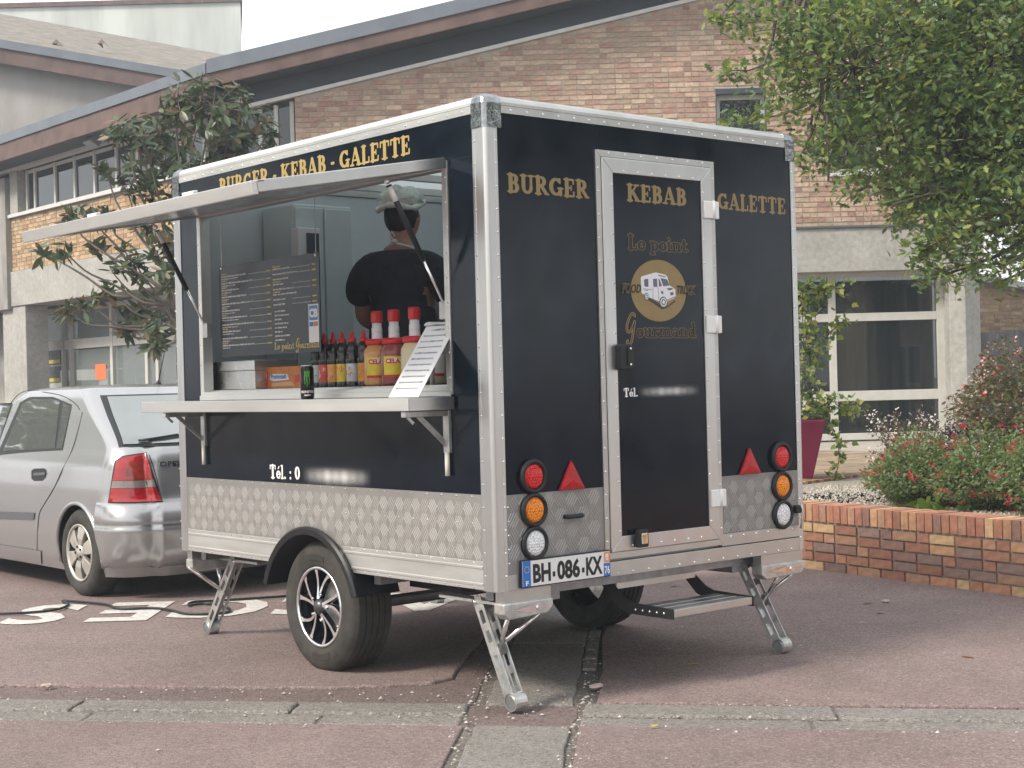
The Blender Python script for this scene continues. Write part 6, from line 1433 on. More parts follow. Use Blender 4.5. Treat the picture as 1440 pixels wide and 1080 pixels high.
# rear side window with quarter light, front side window
patch('window_trim', [(-3, 637), (28, 566), (42, 558), (75, 558), (101, 569)], [(-3, 640), (20, 637.5), (42, 635.5), (70, 634), (88, 633)], CTRIM, CAR, off=.004)
patch('side_window', [(4, 634), (31, 569), (44, 561), (72, 561), (84, 564)], [(5, 634.5), (20, 633.5), (40, 632.5), (60, 631.5), (77, 630.5)], CGLASS, CAR, off=.009)
patch('quarter_window', [(89, 567), (100, 572)], [(79.5, 630.5), (87, 630)], CGLASS, CAR, off=.009)
patch('window_trim', [(-130, 640), (-105, 600), (-60, 574), (-5, 567), (18, 568)], [(-130, 648), (-100, 646), (-60, 643), (-30, 641), (-8, 639)], CTRIM, CAR, off=.004)
patch('side_window', [(-122, 640), (-100, 603), (-58, 577), (-6, 570), (15, 571)], [(-124, 644), (-100, 642), (-60, 639.5), (-30, 637.5), (-7, 636)], CGLASS, CAR, off=.009)
# tailgate glass on the rear surface
def rearp(t, z, off):
    w_, sr, rc = c_half(z), c_rear(z), c_rc(z); a = abs(t)
    s = sr+BOW*(a/w_)**2
    if a > w_-rc: s = max(s, sr+BOW+rc-math.sqrt(max(0, rc*rc-(a-w_+rc)**2)))
    return (CX-t, CY+s-off, z+off*.5)
def rgrid(name, hw0, hw1, z0, z1, mt, off, par=CAR, n=24):
    m = MB(); m.grid(lambda f, z: rearp((hw0+(hw1-hw0)*(z-z0)/(z1-z0))*f, z, off), list(np.linspace(-1, 1, n)), list(np.linspace(z0, z1, 14))); return m.build(name, mt, par, smooth=True)
rgrid('tailgate_seam', .745, .575, 1.035, 1.385, CTRIM, .004); rgrid('rear_window', .715, .545, 1.05, 1.372, CGLASS, .010)
MB().tube([rearp(.62-.5*i/10, 1.065+.05*i/10, .022) for i in range(11)], .010, 6).build('rear_wiper', CTRIM, CAR, smooth=True)
# tail lamps
RL = mat('car_lamp_red', (.36, .008, .012), .12, coat=1, var=.2, vscale=30); RLD = mat('car_lamp_dark', (.26, .03, .02), .12, coat=1, var=.5, vscale=16); RLC = mat('car_lamp_clear', (.22, .19, .18), .15, coat=1, var=.15, vscale=50)
patch('lamp_seal', [(161, 648), (172, 641), (206, 636)], [(151.5, 708), (190, 708), (229.5, 706)], CTRIM, CAR, off=.006)
patch('tail_lamp', [(163.5, 649), (173, 642.5), (205, 638)], [(158, 676), (185, 676), (216.5, 674)], RL, CAR, off=.014)
patch('tail_lamp', [(179, 649), (190, 647), (203, 645)], [(176, 674), (195, 673), (213, 672)], RLD, CAR, off=.016)
patch('tail_lamp', [(158, 676.5), (185, 676.5), (216.5, 674.5)], [(156, 686.5), (188, 686.5), (219.5, 684.5)], RLC, CAR, off=.014)
patch('tail_lamp', [(156, 687), (188, 687), (219.5, 685)], [(153, 706), (190, 706), (227.5, 704)], RL, CAR, off=.014)
# rear bumper: proud skin round the tail
m = MB(); us = []
def bump_pt(f, z, off=.020):
    """f -1..1 along the tail from left flank to right flank"""
    w_, sr, rc = c_half(z), c_rear(z), c_rc(z); zz = max(.2, z)
    L1 = .43-(sr+BOW+rc)+0; L1 = max(.05, CAR_B-(sr+BOW+rc)); La = rc*PI/2; Lr = w_-rc; tot = L1+La+Lr; d_ = (1-abs(f))*0+abs(f)*tot; sg = -1 if f < 0 else 1
    if d_ <= Lr: t = d_; s = sr+BOW*(t/w_)**2; n_ = (0, -1)
    elif d_ <= Lr+La: a = (d_-Lr)/rc; t = w_-rc+rc*math.sin(a); s = max(sr+BOW+rc-rc*math.cos(a), sr+BOW*(t/w_)**2); n_ = (math.sin(a), -math.cos(a))
    else: t = w_; s = sr+BOW+rc+(d_-Lr-La); n_ = (1, 0)
    return (CX+sg*(t+n_[0]*off), CY+s+n_[1]*off, z)
CAR_B = .455
fsn = list(np.linspace(-1, 1, 81))
zz_ = [.215, .23, .30, .36, .42, .475, .50, .515, .53, .56, .60, .64, .665, .672]
offs = [-.03, .004, .016, .020, .024, .028, .030, .012, .024, .026, .022, .016, .008, -.01]
P = []
for f in fsn:
    for z, o_ in zip(zz_, offs):
        q = bump_pt(f, z, o_)
        P.append(q)
nv = len(zz_); fs = [(i*nv+j, (i+1)*nv+j, (i+1)*nv+j+1, i*nv+j+1) for i in range(len(fsn)-1) for j in range(nv-1)]
# trim the bumper ends to the wheel arch
P, fs = ccut(P, fs, ARr+.012); MB().add(P, fs).build('rear_bumper', PAINTC, CAR, smooth=True)
MB().tube([(CX, CY+.1, .30), (CX, CY-.06, .33), (CX, CY-.10, .40)], .018, 8).build('tow_bar', CHS, CAR, smooth=True)
# seams, handle, moulding, sill, roof gutters, aerial, badge
strip('door_seam', [(116, 580), (109, 608), (100, 636), (88, 660), (76, 686), (64, 706), (55.5, 722), (53, 745), (52, 775)], .0032, CTRIM, CAR, .002)
strip('door_seam', [(-6, 640), (-10, 700), (-12, 770)], .0032, CTRIM, CAR, .002)
strip('door_seam', [(55, 548.5), (30, 552), (10, 575), (-2, 610), (-8, 636)], .003, CTRIM, CAR, .002)
strip('door_seam', [(112, 576), (104, 566), (86, 556), (60, 551)], .003, CTRIM, CAR, .002)
strip('tailgate_gap', [(210, 640), (219, 668), (229, 707), (236, 713), (250, 714.5)], .0035, CTRIM, CAR, .003)
patch('handle_recess', [(44, 662), (48, 659), (62, 658.5), (65, 661)], [(44, 673), (48, 676.5), (60, 676), (64.5, 671)], CTRIM, CAR, off=.005)
patch('door_handle', [(47, 665), (63, 664)], [(47, 669), (63, 668)], DGREY, CAR, off=.025, nu=2)
patch('side_moulding', [(-130, 717), (-60, 718.5), (-12, 719.5)], [(-130, 727), (-60, 728.5), (-12, 729.5)], DGREY, CAR, off=.018, nu=3); patch('side_moulding', [(-8, 719.5), (20, 720.2), (48, 721)], [(-8, 729.5), (20, 730.2), (47, 731)], DGREY, CAR, off=.018, nu=3)
patch('sill_skirt', [(-130, 750), (-40, 760), (57, 775)], [(-130, 764), (-40, 776), (58, 794)], PAINTC, CAR, off=.02, nu=4)
q = Vector((CX, pl(223, 552, 0, CX).y, 1.455)); an = MB().lathe([(0, 0), (.022, 0), (.02, .012), (.010, .026), (0, .03)], q, (0, 0, 1), 14).build('aerial_base', CTRIM, CAR, smooth=True); MB().tube([q+Vector((0, 0, .02)), q+Vector((0, -.06, .14)), q+Vector((0, -.14, .30))], [.005, .004, .003], 6).build('aerial', CTRIM, an, smooth=True)
me = text_mesh('badge_letters', 'OPEL', .045, .002, .001, wx=1.5); P0 = carhit(224, 656, .006); place(me, 'badge_letters', CHROME, CAR, P0, (.985, -.12, -.0), (0, .12, .99))
# dim cabin seats seen through the glass are not shown by the photo's reflections; head lamps and grille for completeness
for s in (-1, 1): MB().ball((CX+s*.58, CY+3.86, .66), .13, 14, 8, (1, .55, .6)).build('head_lamp', mat('clear_lens', (0, 0, 0)), CAR, smooth=True); MB().ball((CX+s*.93, CY+2.75, .98), .10, 12, 8, (.9, .55, .65)).build('door_mirror', PAINTC, CAR, smooth=True)
# ------------------------------------------------------------------ vegetation
RG = np.random.default_rng(4)
def leaves_mesh(name, pos, size, outline, cols, up_bias=.35, fold=.18, droop=None, normal=None):
    """many leaf blades: pos (n,3), size (n,), outline [(x,y)] half outline from base to tip"""
    n = len(pos); L_ = len(outline)
    left = [(-x, y) for x, y in outline]; right = [(x, y) for x, y in outline[1:-1]][::-1]
    loc = [(x, y, -abs(x)*fold*0+fold*abs(x)) for x, y in left+right]; loc = np.array(loc); k = len(loc)
    z = RG.normal(size=(n, 3)); z[:, 2] = np.abs(z[:, 2])+up_bias; z /= np.linalg.norm(z, axis=1)[:, None]
    if normal is not None: z = z*.5+normal; z /= np.linalg.norm(z, axis=1)[:, None]
    d_ = RG.normal(size=(n, 3)); 
    if droop is not None: d_ += droop
    d_ -= (d_*z).sum(1)[:, None]*z; d_ /= np.linalg.norm(d_, axis=1)[:, None]; x = np.cross(d_, z)
    V = pos[:, None, :]+size[:, None, None]*(x[:, None, :]*loc[None, :, 0, None]+d_[:, None, :]*loc[None, :, 1, None]+z[:, None, :]*loc[None, :, 2, None])
    li = list(range(L_)); f1 = li[::-1]; f2 = [0]+[k-1-i for i in range(L_-2)]+[L_-1]
    me = bpy.data.meshes.new(name); nf = 2*n; per = L_
    me.vertices.add(n*k); me.vertices.foreach_set('co', V.reshape(-1).astype(np.float32))
    tpl = np.array(f1+f2); idx = (np.arange(n)[:, None]*k+tpl[None, :]).reshape(-1)
    me.loops.add(len(idx)); me.loops.foreach_set('vertex_index', idx.astype(np.int32))
    me.polygons.add(nf); me.polygons.foreach_set('loop_start', (np.arange(nf)*per).astype(np.int32))
    me.update(calc_edges=True); me.validate()
    at = me.color_attributes.new('Col', 'FLOAT_COLOR', 'CORNER'); c = np.repeat(np.concatenate([cols, np.ones((n, 1))], 1), 2*per, axis=0); at.data.foreach_set('color', c.reshape(-1).astype(np.float32))
    return me
_obj = obj
def obj(name, me, mt, parent=None, *a, **k):
    o = _obj(name, me, mt, parent, *a, **k)
    if name in ('flowers', 'foliage', 'ivy_leaves', 'shoot_leaves'): o['kind'] = 'stuff'
    return o
OAKL = [(0, 0), (.06, .12), (.20, .20), (.09, .32), (.30, .44), (.12, .55), (.30, .70), (.11, .78), (.13, .93), (0, 1)]
OVAL = [(0, 0), (.11, .2), (.165, .45), (.12, .75), (0, 1)]
SMALL = [(0, 0), (.24, .35), (.18, .75), (0, 1)]
LEAF = leafmat('leaf', .42); LEAFG = leafmat('glossy_leaf', .18, .42)
def pick(n, pal, var=.25):
    pal = np.array(pal); c = pal[RG.integers(0, len(pal), n)]; return c*(1+RG.uniform(-var, var, (n, 1)))
def lobe_points(c, r, dens, sq=(1, 1, 1), clump=14, spread=.16):
    n = max(1, int(4/3*PI*r**3*dens/clump)); u_ = RG.normal(size=(n, 3)); u_ /= np.linalg.norm(u_, axis=1)[:, None]; rad = r*RG.uniform(.25, 1, (n, 1))**.45
    cc = np.array(c)+u_*rad*np.array(sq); p = np.repeat(cc, clump, axis=0)+RG.normal(size=(n*clump, 3))*min(spread, r*.4); return p, cc
BARK = mat('bark', (.085, .07, .055), .95, var=.35, vscale=6, bump=.9, bscale=18, stretch=(1, 1, .3), dist=.03)
def limb(p0, p1, r0, r1, sag=0., n=7, wob_=.06):
    p0, p1 = Vector(p0), Vector(p1); L_ = (p1-p0).length; pts = []
    for i in range(n+1): t = i/n; q = p0.lerp(p1, t)+Vector((0, 0, sag*math.sin(PI*t)))+Vector((random.uniform(-1, 1), random.uniform(-1, 1), random.uniform(-1, 1)))*wob_*L_*.35*(0 < i < n); pts.append(q)
    return smooth_path(pts, 3), [r0+(r1-r0)*i/(3*n) for i in range(3*n+1)]
random.seed(21)
# oak overhanging from the right
lobes = [(1128, 28, 13.5, .50), (1062, 22, 13.3, .26), (1030, 4, 13.3, .16), (1200, 95, 13.3, .70), (1108, 118, 13.0, .33), (1070, 100, 13.0, .14), (1285, 60, 13.8, .85), (1400, 80, 13.5, .85), (1190, 200, 13.1, .42), (1140, 178, 13.0, .24), (1260, 190, 13.6, .60), (1350, 200, 13.3, .65), (1432, 220, 13.3, .65), (1165, 255, 12.9, .17), (1220, 262, 12.9, .16), (1128, 215, 12.9, .13), (1300, 262, 13.0, .38), (1350, 318, 12.9, .40), (1352, 372, 12.8, .24), (1315, 392, 12.8, .11), (1410, 300, 13, .38), (1415, 372, 12.9, .20), (1402, 398, 12.9, .09), (1440, 345, 13, .25), (1255, 288, 12.9, .12), (1400, 150, 14.4, .9), (1440, 290, 14.0, .6), (1375, 335, 13.5, .42), (1310, 330, 12.9, .22), (1330, 250, 14.0, .6), (1430, 380, 13.1, .2), (1445, 40, 14.6, 1.0)]
big = [(1560, 0, 14.2, 1.6), (1370, -190, 14.3, 1.5), (1620, 260, 14.0, 1.1), (1160, -150, 14.2, 1.0), (1500, -380, 15, 1.9), (1780, -150, 14.6, 1.9), (1730, 120, 14.4, 1.3), (2050, -200, 13.4, 2.0), (1900, 110, 13.4, 1.2), (2300, 20, 13.6, 1.7), (2000, -520, 14, 1.9)]
tb = atd(2052, 640, 13.2); tb.z = .38
OAK = thing('oak_tree', 'leafy green oak tree overhanging the flower bed and facade from the right', 'tree', tb)
fork = Vector((tb.x-.2, tb.y+.1, 3.6)); tr = MB(); P, Rr_ = limb(tb-Vector((0, 0, .1)), fork, .30, .21, 0, 6, .05); tr.tube(P, Rr_, 12); trunk = tr.build('trunk', BARK, OAK, smooth=True)
ap_, cc_all = [], []
for (px, py, d_, r) in lobes: p, cc = lobe_points(atd(px, py, d_), r, 1650, (1, 1, 1), 18, .10); ap_.append(p); cc_all.append((atd(px, py, d_), r, cc))
nin = sum(len(p) for p in ap_)
for (px, py, d_, r) in big: p, cc = lobe_points(atd(px, py, d_), r, 330, (1, 1, .9), 14, .22); ap_.append(p); cc_all.append((atd(px, py, d_), r, cc))
pos = np.concatenate(ap_); n = len(pos)
OAKPAL = [(.115, .185, .066), (.135, .205, .07), (.095, .158, .066), (.16, .225, .068), (.08, .132, .058), (.23, .265, .08), (.185, .235, .074)]
me = leaves_mesh('crown', pos, RG.uniform(.052, .095, n), OAKL, pick(n, OAKPAL, .38), .4, .2, np.array([0, 0, -.5])); obj('crown', me, LEAF, OAK)
bigc = [c for c, r, _ in cc_all[len(lobes):]]
br = MB()
for i, (c, r, cc) in enumerate(cc_all):
    c = Vector(c)
    if i >= len(lobes): P, Rr_ = limb(fork, c, .13, .03, .15, 8, .12); br.tube(P, Rr_, 7); hub = c
    else: hub = min(bigc, key=lambda q: (Vector(q)-c).length); hub = Vector(hub); P, Rr_ = limb(hub, c, .035, .010, -.05, 6, .12); br.tube(P, Rr_, 6)
    if i < len(lobes):
        for q in cc[::3]: P, Rr_ = limb(c, Vector(q), .008, .003, 0, 3, .15); br.tube(P, Rr_, 4, False)
br.build('branches', BARK, OAK, smooth=True)
# a few hanging shoots
for a, b_, d_ in (((1130, 150), (1020, 170), 13.0), ((1075, 90), (1012, 96), 13.0), ((1070, 30), (1000, 24), 13.2), ((1330, 380), (1286, 360), 12.8), ((1340, 330), (1290, 346), 12.8)):
    P, Rr_ = limb(atd(*a, d_), atd(*b_, d_), .008, .003, -.03, 5, .1); MB().tube(P, Rr_, 5).build('shoot', BARK, OAK); pts = np.array([tuple(q) for q in P[6:]]); pts = np.repeat(pts, 5, axis=0)+RG.normal(size=(len(pts)*5, 3))*.05; k2 = len(pts)
    obj('shoot_leaves', leaves_mesh('shoot_leaves', pts, RG.uniform(.07, .11, k2), OAKL, pick(k2, OAKPAL+[(.13, .16, .04)]), .4, .2), LEAF, OAK)
# evergreen magnolia between the building and the car
mb_ = atd(262, 640, 17.5); mb_.z = 0
MAG = thing('magnolia_tree', 'loose evergreen magnolia with glossy dark leaves in front of the left wing windows', 'tree', mb_)
mf = atd(256, 470, 17.5); P, Rr_ = limb(mb_, mf, .10, .06, 0, 5, .04); MB().tube(P, Rr_, 9).build('trunk', BARK, MAG, smooth=True)
tips = []
mg_lobes = [(300, 150, .45), (250, 140, .38), (285, 112, .22), (345, 165, .36), (375, 190, .22), (320, 200, .40), (240, 200, .45), (200, 195, .40), (165, 185, .22), (270, 240, .42), (210, 245, .36), (150, 240, .16), (180, 270, .25), (120, 297, .22), (95, 300, .13), (150, 300, .25), (225, 290, .36), (60, 355, .12), (90, 352, .16), (140, 345, .16), (190, 370, .30), (230, 380, .36), (160, 385, .22), (150, 410, .24), (115, 430, .22), (95, 440, .15), (190, 430, .32), (225, 450, .32), (175, 465, .18), (240, 330, .3), (205, 320, .25), (215, 480, .2), (320, 250, .3), (290, 300, .3), (290, 400, .35), (300, 330, .3), (380, 210, .15)]
br = MB(); Ppos = []; Nrm = []
for i, (px, py, r) in enumerate(mg_lobes):
    d_ = 17.5+random.uniform(-.5, .5); c = atd(px, py, d_); j = mf+(Vector((c.x, c.y, mf.z))-mf)*.15+Vector((0, 0, max(0, (c.z-mf.z))*.35)); P, Rr_ = limb(mf, j, .03, .022, 0, 3, .08); br.tube(P, Rr_, 6); P, Rr_ = limb(j, c, .022, .008, -.1, 5, .1); br.tube(P, Rr_, 6)
    nt_ = max(3, int(44*r*r/.1*.27)); u_ = RG.normal(size=(nt_, 3)); u_ /= np.linalg.norm(u_, axis=1)[:, None]
    for q in u_:
        tp = c+Vector(q)*r*random.uniform(.35, 1); P, Rr_ = limb(c, tp, .006, .004, 0, 2, .15); br.tube(P, Rr_, 4, False); ax_ = (tp-c).normalized()+Vector((0, 0, .5)); ax_.normalize(); nl = random.randint(7, 10)
        for k_ in range(nl): Ppos.append(tuple(tp-ax_*.012*k_)); Nrm.append(tuple(ax_))
br.build('branches', mat('magnolia_bark', (.16, .14, .12), .9, var=.2), MAG, smooth=True)
pos = np.array(Ppos); nr = np.array(Nrm); n = len(pos); rd = RG.normal(size=(n, 3)); rd -= (rd*nr).sum(1)[:, None]*nr*.6; rd /= np.linalg.norm(rd, axis=1)[:, None]
me = leaves_mesh('crown', pos, RG.uniform(.12, .19, n), OVAL, pick(n, [(.065, .10, .05), (.08, .115, .056), (.055, .085, .048), (.09, .12, .055), (.13, .092, .048)]), .1, .15, rd*2.2, nr*.8); obj('crown', me, LEAFG, MAG)
# shrubs in the bed
def shrub(name, label, px, py, d_, radii, n, size, pal, shape=SMALL, flowers=None, mt=LEAF, stems=24, base_z=.39, cat='shrub', fsize=.021, flower_top=True):
    c = atd(px, py, d_); b_ = Vector((c.x, c.y, base_z)); o = thing(name, label, cat, b_); u_ = RG.normal(size=(n, 3)); u_ /= np.linalg.norm(u_, axis=1)[:, None]
    lump = 1+.16*np.sin(u_[:, 0]*5+1)+.12*np.sin(u_[:, 1]*7)+.12*np.sin(u_[:, 2]*6+2); rad = RG.uniform(.2, 1, n)**.4*lump
    p = np.array(c)+u_*rad[:, None]*np.array(radii); p[:, 2] = np.maximum(p[:, 2], base_z+.01); obj('foliage', leaves_mesh('foliage', p, RG.uniform(size*.7, size*1.3, n), shape, pick(n, pal), .5, .2, u_*1.2), mt, o)
    m = MB(); idx = RG.integers(0, n, stems)
    for i in idx: P, Rr_ = limb(b_+Vector((random.uniform(-.1, .1), random.uniform(-.1, .1), -.02)), Vector(p[i]), .006, .002, 0, 3, .1); m.tube(P, Rr_, 4, False)
    m.build('stems', BARK, o)
    if flowers:
        for fc, fn_ in flowers:
            sel = RG.choice(n, fn_*6, replace=True); view = np.array(CAM-c); view /= np.linalg.norm(view); sc = rad[sel]+.0*(u_[sel]@view); sel = sel[np.argsort(-sc)[:fn_*3]]; RG.shuffle(sel); sel = sel[:fn_]; m = MB(); cen = []
            for i in sel:
                q = np.array(c)+u_[i]*(rad[i]+.06)*np.array(radii)
                for _ in range(random.randint(3, 6)): cen.append(q+RG.normal(size=3)*fsize*.8)
            cen = np.array(cen); cen[:, 2] = np.maximum(cen[:, 2], base_z+.02); k2 = len(cen); cc = np.repeat(np.array([fc]), k2, 0)*(1+RG.uniform(-.25, .25, (k2, 1))); obj('flowers', leaves_mesh('flowers', cen, RG.uniform(fsize*.7, fsize*1.3, k2), [(0, 0), (.42, .4), (.3, .85), (0, 1)], cc, .2, .3), LEAF, o)
    return o
SALV = [(.155, .21, .09), (.13, .185, .078), (.185, .235, .10), (.105, .15, .065)]
shrub('salvia_shrub', 'low green salvia shrub dotted with red flowers at the gravel end', 1296, 668, 11.6, (.42, .42, .27), 7200, .034, SALV, flowers=[((.62, .02, .04), 95)])
shrub('salvia_shrub', 'bushy red flowered salvia shrub in the middle of the flower bed', 1392, 672, 11.1, (.42, .42, .30), 7600, .034, SALV, flowers=[((.62, .02, .04), 90)])
shrub('salvia_shrub', 'red flowered salvia shrub at the far end of the flower bed by the wall', 1475, 668, 10.6, (.40, .40, .36), 3800, .034, SALV, flowers=[((.62, .02, .04), 60)])
shrub('abelia_shrub', 'taller bronze leaved shrub with pale pink flowers behind the salvias', 1430, 572, 12.4, (.50, .52, .42), 7600, .040, [(.16, .13, .075), (.12, .14, .065), (.19, .12, .085), (.10, .13, .055)], flowers=[((.70, .50, .47), 80), ((.65, .10, .10), 16)])
shrub('berberis_shrub', 'small dark purple leaved shrub in front of the concrete column', 1350, 618, 12.4, (.20, .2, .14), 1100, .030, [(.07, .035, .05), (.05, .03, .04)], flowers=[((.65, .03, .06), 6)])
# wispy gaura with white flowers
gc = atd(1272, 650, 12.2); GAU = thing('gaura_plant', 'wispy gaura with tiny white flowers on thin stems beside the glass front', 'plant', (gc.x, gc.y, .39)); m = MB(); fl_, lf_ = [], []
for k_ in range(46):
    tip = atd(random.uniform(1215, 1345), random.uniform(578, 650), 12.2+random.uniform(-.3, .3)); P, Rr_ = limb((gc.x+random.uniform(-.12, .12), gc.y+random.uniform(-.12, .12), .39), tip, .004, .0015, .1, 4, .1); m.tube(P, Rr_, 4, False)
    for q in P[5:]: lf_ += [tuple(q+Vector((random.gauss(0, .02), random.gauss(0, .02), random.gauss(0, .02)))) for _ in range(5)]
    for _ in range(random.randint(1, 3)): fl_ += [tuple(tip+Vector((random.gauss(0, .02), random.gauss(0, .02), random.gauss(0, .025)))) for _ in range(3)]
m.build('stems', mat('gaura_stem', (.16, .10, .06), .8), GAU); lf_ = np.array(lf_); obj('foliage', leaves_mesh('foliage', lf_, RG.uniform(.018, .035, len(lf_)), SMALL, pick(len(lf_), [(.09, .11, .05), (.12, .10, .05), (.10, .06, .04)]), .3, .2), LEAF, GAU)
fl_ = np.array(fl_); obj('flowers', leaves_mesh('flowers', fl_, RG.uniform(.016, .028, len(fl_)), [(0, 0), (.42, .4), (.3, .85), (0, 1)], pick(len(fl_), [(.75, .72, .70)], .1), .2, .3), LEAF, GAU)
# bergenia rosettes at the foot
for k_, (px, py) in enumerate(((1300, 712), (1328, 716))):
    c = atd(px, py, 11.2 if k_ == 0 else 10.9); c.z = .41; o = thing('bergenia_plant', 'broad leaved green bergenia clump just behind the wall %s' % ('next to the gravel', 'under the middle salvia')[k_], 'plant', (c.x, c.y, .395)); n = 16; pos = np.array([tuple(c)]*n)+RG.normal(size=(n, 3))*np.array([.07, .07, .02])
    obj('foliage', leaves_mesh('foliage', pos, RG.uniform(.09, .14, n), [(0, 0), (.25, .3), (.36, .6), (.25, .9), (0, 1)], pick(n, [(.07, .13, .025), (.09, .15, .03)]), .6, .25), LEAF, o)
# purple planter with ivy and white flowers, half hidden behind the trailer
pb_ = pl(1118, 640, 2, TERZ+.01)
pb_ = atd(1122, 672, 14.6); pb_.z = TERZ+.006; POT = thing('tall_planter', 'tall tapered plum coloured planter on the terrace with trailing ivy', 'planter', pb_); pt = atd(1122, 590, 14.6).z
PLUM = mat('plum_resin', (.16, .014, .045), .35, var=.1, vscale=4)
m = MB(); hb_, ht = .12, .235; z0, z1 = TERZ+.006, pt
m.hexa([pb_+RH*a*hb_+DH*b_*hb_ for a, b_ in ((-1, -1), (1, -1), (1, 1), (-1, 1))]+[Vector((pb_.x, pb_.y, z1))+RH*a*ht+DH*b_*ht for a, b_ in ((-1, -1), (1, -1), (1, 1), (-1, 1))]); m.build('pot', PLUM, POT, bevel=.012)
tp_ = Vector((pb_.x, pb_.y, z1)); MB().obox(tp_-RH*.2-DH*.2-UP*.02, RH*.4, DH*.4, UP*.03).build('soil', mat('soil', (.03, .025, .02), .95), POT)
IVY = [(0, 0), (.30, .15), (.42, .45), (.22, .6), (0, 1)]; ip, ic = [], []; m = MB()
for (pts_) in ([(1130, 590), (1140, 520), (1132, 450), (1150, 405), (1185, 405)], [(1125, 590), (1135, 500), (1145, 430), (1160, 408)], [(1150, 585), (1170, 600), (1180, 640), (1172, 680)], [(1145, 580), (1160, 560), (1195, 580), (1205, 565)], [(1140, 560), (1150, 500), (1165, 470), (1190, 450)], [(1128, 560), (1130, 480), (1128, 420), (1135, 400)]):
    P = smooth_path([atd(x, y, 14.5+random.uniform(-.1, .1)) for x, y in pts_], 8); m.tube(P, .005, 5)
    for q in P:
        for _ in range(4): ip.append(tuple(q+Vector((random.gauss(0, .045), random.gauss(0, .045), random.gauss(0, .045))))); ic.append(random.choice([(.16, .22, .05), (.10, .16, .045), (.30, .32, .12), (.07, .12, .04)]))
m.build('stems', BARK, POT); ip = np.array(ip); obj('ivy_leaves', leaves_mesh('ivy_leaves', ip, RG.uniform(.05, .085, len(ip)), IVY, np.array(ic), .2, .15), LEAF, POT)
fp = np.array(tp_)+RG.normal(size=(260, 3))*np.array([.13, .13, .06])+np.array([0, 0, .10]); obj('foliage', leaves_mesh('foliage', fp, RG.uniform(.03, .05, 260), SMALL, pick(260, [(.08, .14, .04), (.11, .17, .05)]), .4, .2), LEAF, POT)
fp = np.array(tp_)+RG.normal(size=(150, 3))*np.array([.14, .14, .06])+np.array([0, 0, .15]); obj('flowers', leaves_mesh('flowers', fp, RG.uniform(.02, .035, 150), [(0, 0), (.45, .4), (.35, .85), (0, 1)], pick(150, [(.75, .76, .72)], .08), .3, .2), LEAF, POT)
# fallen leaves on the tarmac
LEAFD = leafmat('dry_leaf', .1, .7)
for (x, y, c, lb) in ((985, 932, (.30, .30, .05), 'yellow green fallen leaf lying below the entry step'), (1232, 861, (.34, .32, .07), 'curled pale green fallen leaf on the tarmac near the planter wall'), (1229, 848, (.16, .08, .03), 'crumpled brown fallen leaf on the tarmac near the planter wall'), (942, 825, (.20, .10, .04), 'brown fallen leaf seen under the folded step'), (1117, 892, (.42, .36, .08), 'small yellow fallen leaf beside the right rear jack foot'), (915, 1022, (.5, .42, .05), 'tiny yellow fallen leaf on the kerb stones'), (1208, 875, (.45, .42, .15), 'small pale yellow leaf on open tarmac right of the step'), (1370, 925, (.30, .14, .05), 'russet fallen leaf alone on the right hand tarmac')):
    q = pl(x, y, 2, .006); me = leaves_mesh('fallen_leaf', np.array([tuple(q)]), np.array([.075 if 'small' not in lb and 'tiny' not in lb else .04]), OAKL, np.array([c]), 3., .35); zmin = min(v.co.z for v in me.vertices)
    for v in me.vertices: v.co.z = .006+(v.co.z-zmin)*.25
    o = obj('fallen_leaf', me, LEAFD); tag(o, lb, 'leaf', 'fallen leaves')
# ------------------------------------------------------------------ across the street, behind the photographer: seen mirrored in the ground floor glass
def B3(lat, dep_, z=0.): return Vector((CAM.x, CAM.y, 0))+RH*lat+DH*dep_+UP*z
HS = thing('cream_house', 'cream rendered house across the street mirrored in the ground floor glass', 'house', B3(18, -14))
CRM = mat('cream_render', (.52, .46, .34), .9, var=.1, vscale=1.5); TIL = mat('brown_roof_tile', (.10, .065, .05), .85, var=.25, vscale=5)
m = MB(); m.obox(B3(13.6, -20), RH*10, DH*7, UP*5.4); m.build('wall', CRM, HS)
m = MB(); m.add([B3(13.2, -12.6, 5.3), B3(24, -12.6, 5.3), B3(24, -16.5, 8.6), B3(13.2, -16.5, 8.6), B3(13.2, -20.4, 5.3), B3(24, -20.4, 5.3)], [(0, 1, 2, 3), (3, 2, 5, 4)]); m.build('roof', TIL, HS)
for i in range(4):
    for z in (1.0, 3.4):
        a = B3(14.6+i*2.3, -12.99, z); wq = MB().obox(a, RH*1.0, DH*.05, UP*1.4).build('window', GLASS, HS)
        for r_ in (MB().obox(a-RH*.08+DH*.051, RH*.08, DH*.03, UP*1.4), MB().obox(a+RH*1.0+DH*.051, RH*.08, DH*.03, UP*1.4), MB().obox(a+RH*.47+DH*.051, RH*.06, DH*.03, UP*1.4), MB().obox(a-RH*.08+DH*.051-UP*.08, RH*1.16, DH*.05, UP*.08), MB().obox(a-RH*.08+DH*.051+UP*1.4, RH*1.16, DH*.03, UP*.08)): r_.build('window_frame', WPLAST, wq)
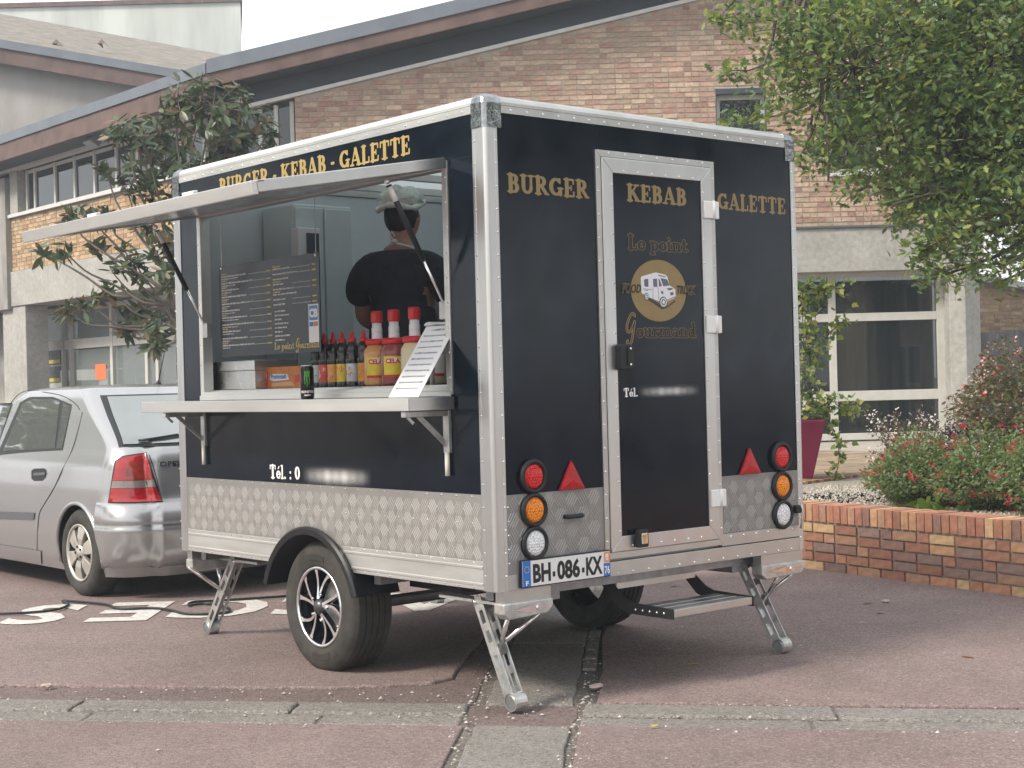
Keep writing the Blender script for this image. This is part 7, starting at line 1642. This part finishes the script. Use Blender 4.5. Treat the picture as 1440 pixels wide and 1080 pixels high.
LT = thing('street_tree', 'broad street tree across the road mirrored in the glass front', 'tree', B3(9, -9)); P, Rr_ = limb(B3(9, -9), B3(9.2, -9, 4), .2, .12); MB().tube(P, Rr_, 10).build('trunk', BARK, LT, smooth=True)
pp_ = np.concatenate([lobe_points(B3(9+a, -9+b_, z), r, 160, (1, 1, .8), 12, .3)[0] for a, b_, z, r in ((0, 0, 5.4, 1.7), (-1.4, .3, 4.8, 1.2), (1.3, -.2, 5.0, 1.2), (.2, .4, 6.6, 1.2))]); obj('crown', leaves_mesh('crown', pp_, RG.uniform(.22, .38, len(pp_)), SMALL, pick(len(pp_), OAKPAL), .4, .2), LEAF, LT)
LT['label'] = 'broad street tree in front of the cream house across the road'; LT['group'] = 'street trees around the square'
for x_, y_, a, lb in ((13.6, -13.0, 1., 'unseen street tree mirrored in the middle of the trailer door'), (8.0, -17.5, 2.1, 'unseen street tree mirrored in the rear panel beside the corner post'), (18.5, -8.5, 4., 'unseen street tree mirrored in the rear panel under the GALETTE lettering'), (-11.5, 16.5, 3., 'unseen street tree mirrored in the side panel under the counter'), (-16.0, 9.5, 5., 'unseen street tree mirrored in the car quarter window'), (-7.5, 23., .6, 'unseen street tree mirrored in the rear door glass of the car')):
    c = copy_tree(LT); c['label'] = lb; c.location = (x_, y_, 0); c.rotation_euler = (0, 0, a); c.scale = (1.35, 1.35, 1.2)  # unseen copies added to darken the reflections in the black panels
# ------------------------------------------------------------------ air volume added to imitate lens glare
hz = MB().box(-40, -40, -1, 60, 62, 17.5).build('haze', None); tag(hz, 'thin pale haze added to imitate lens glare', 'haze', kind='stuff')
hm = bpy.data.materials.new('glare_veil'); hm.use_nodes = True; hm.node_tree.nodes.clear()
vv = hm.node_tree.nodes.new('ShaderNodeVolumePrincipled'); vv.inputs['Density'].default_value = .0028; vv.inputs['Color'].default_value = (.80, .90, 1, 1); vv.inputs['Anisotropy'].default_value = .3
ho = hm.node_tree.nodes.new('ShaderNodeOutputMaterial'); hm.node_tree.links.new(vv.outputs['Volume'], ho.inputs['Volume']); hz.data.materials.append(hm)
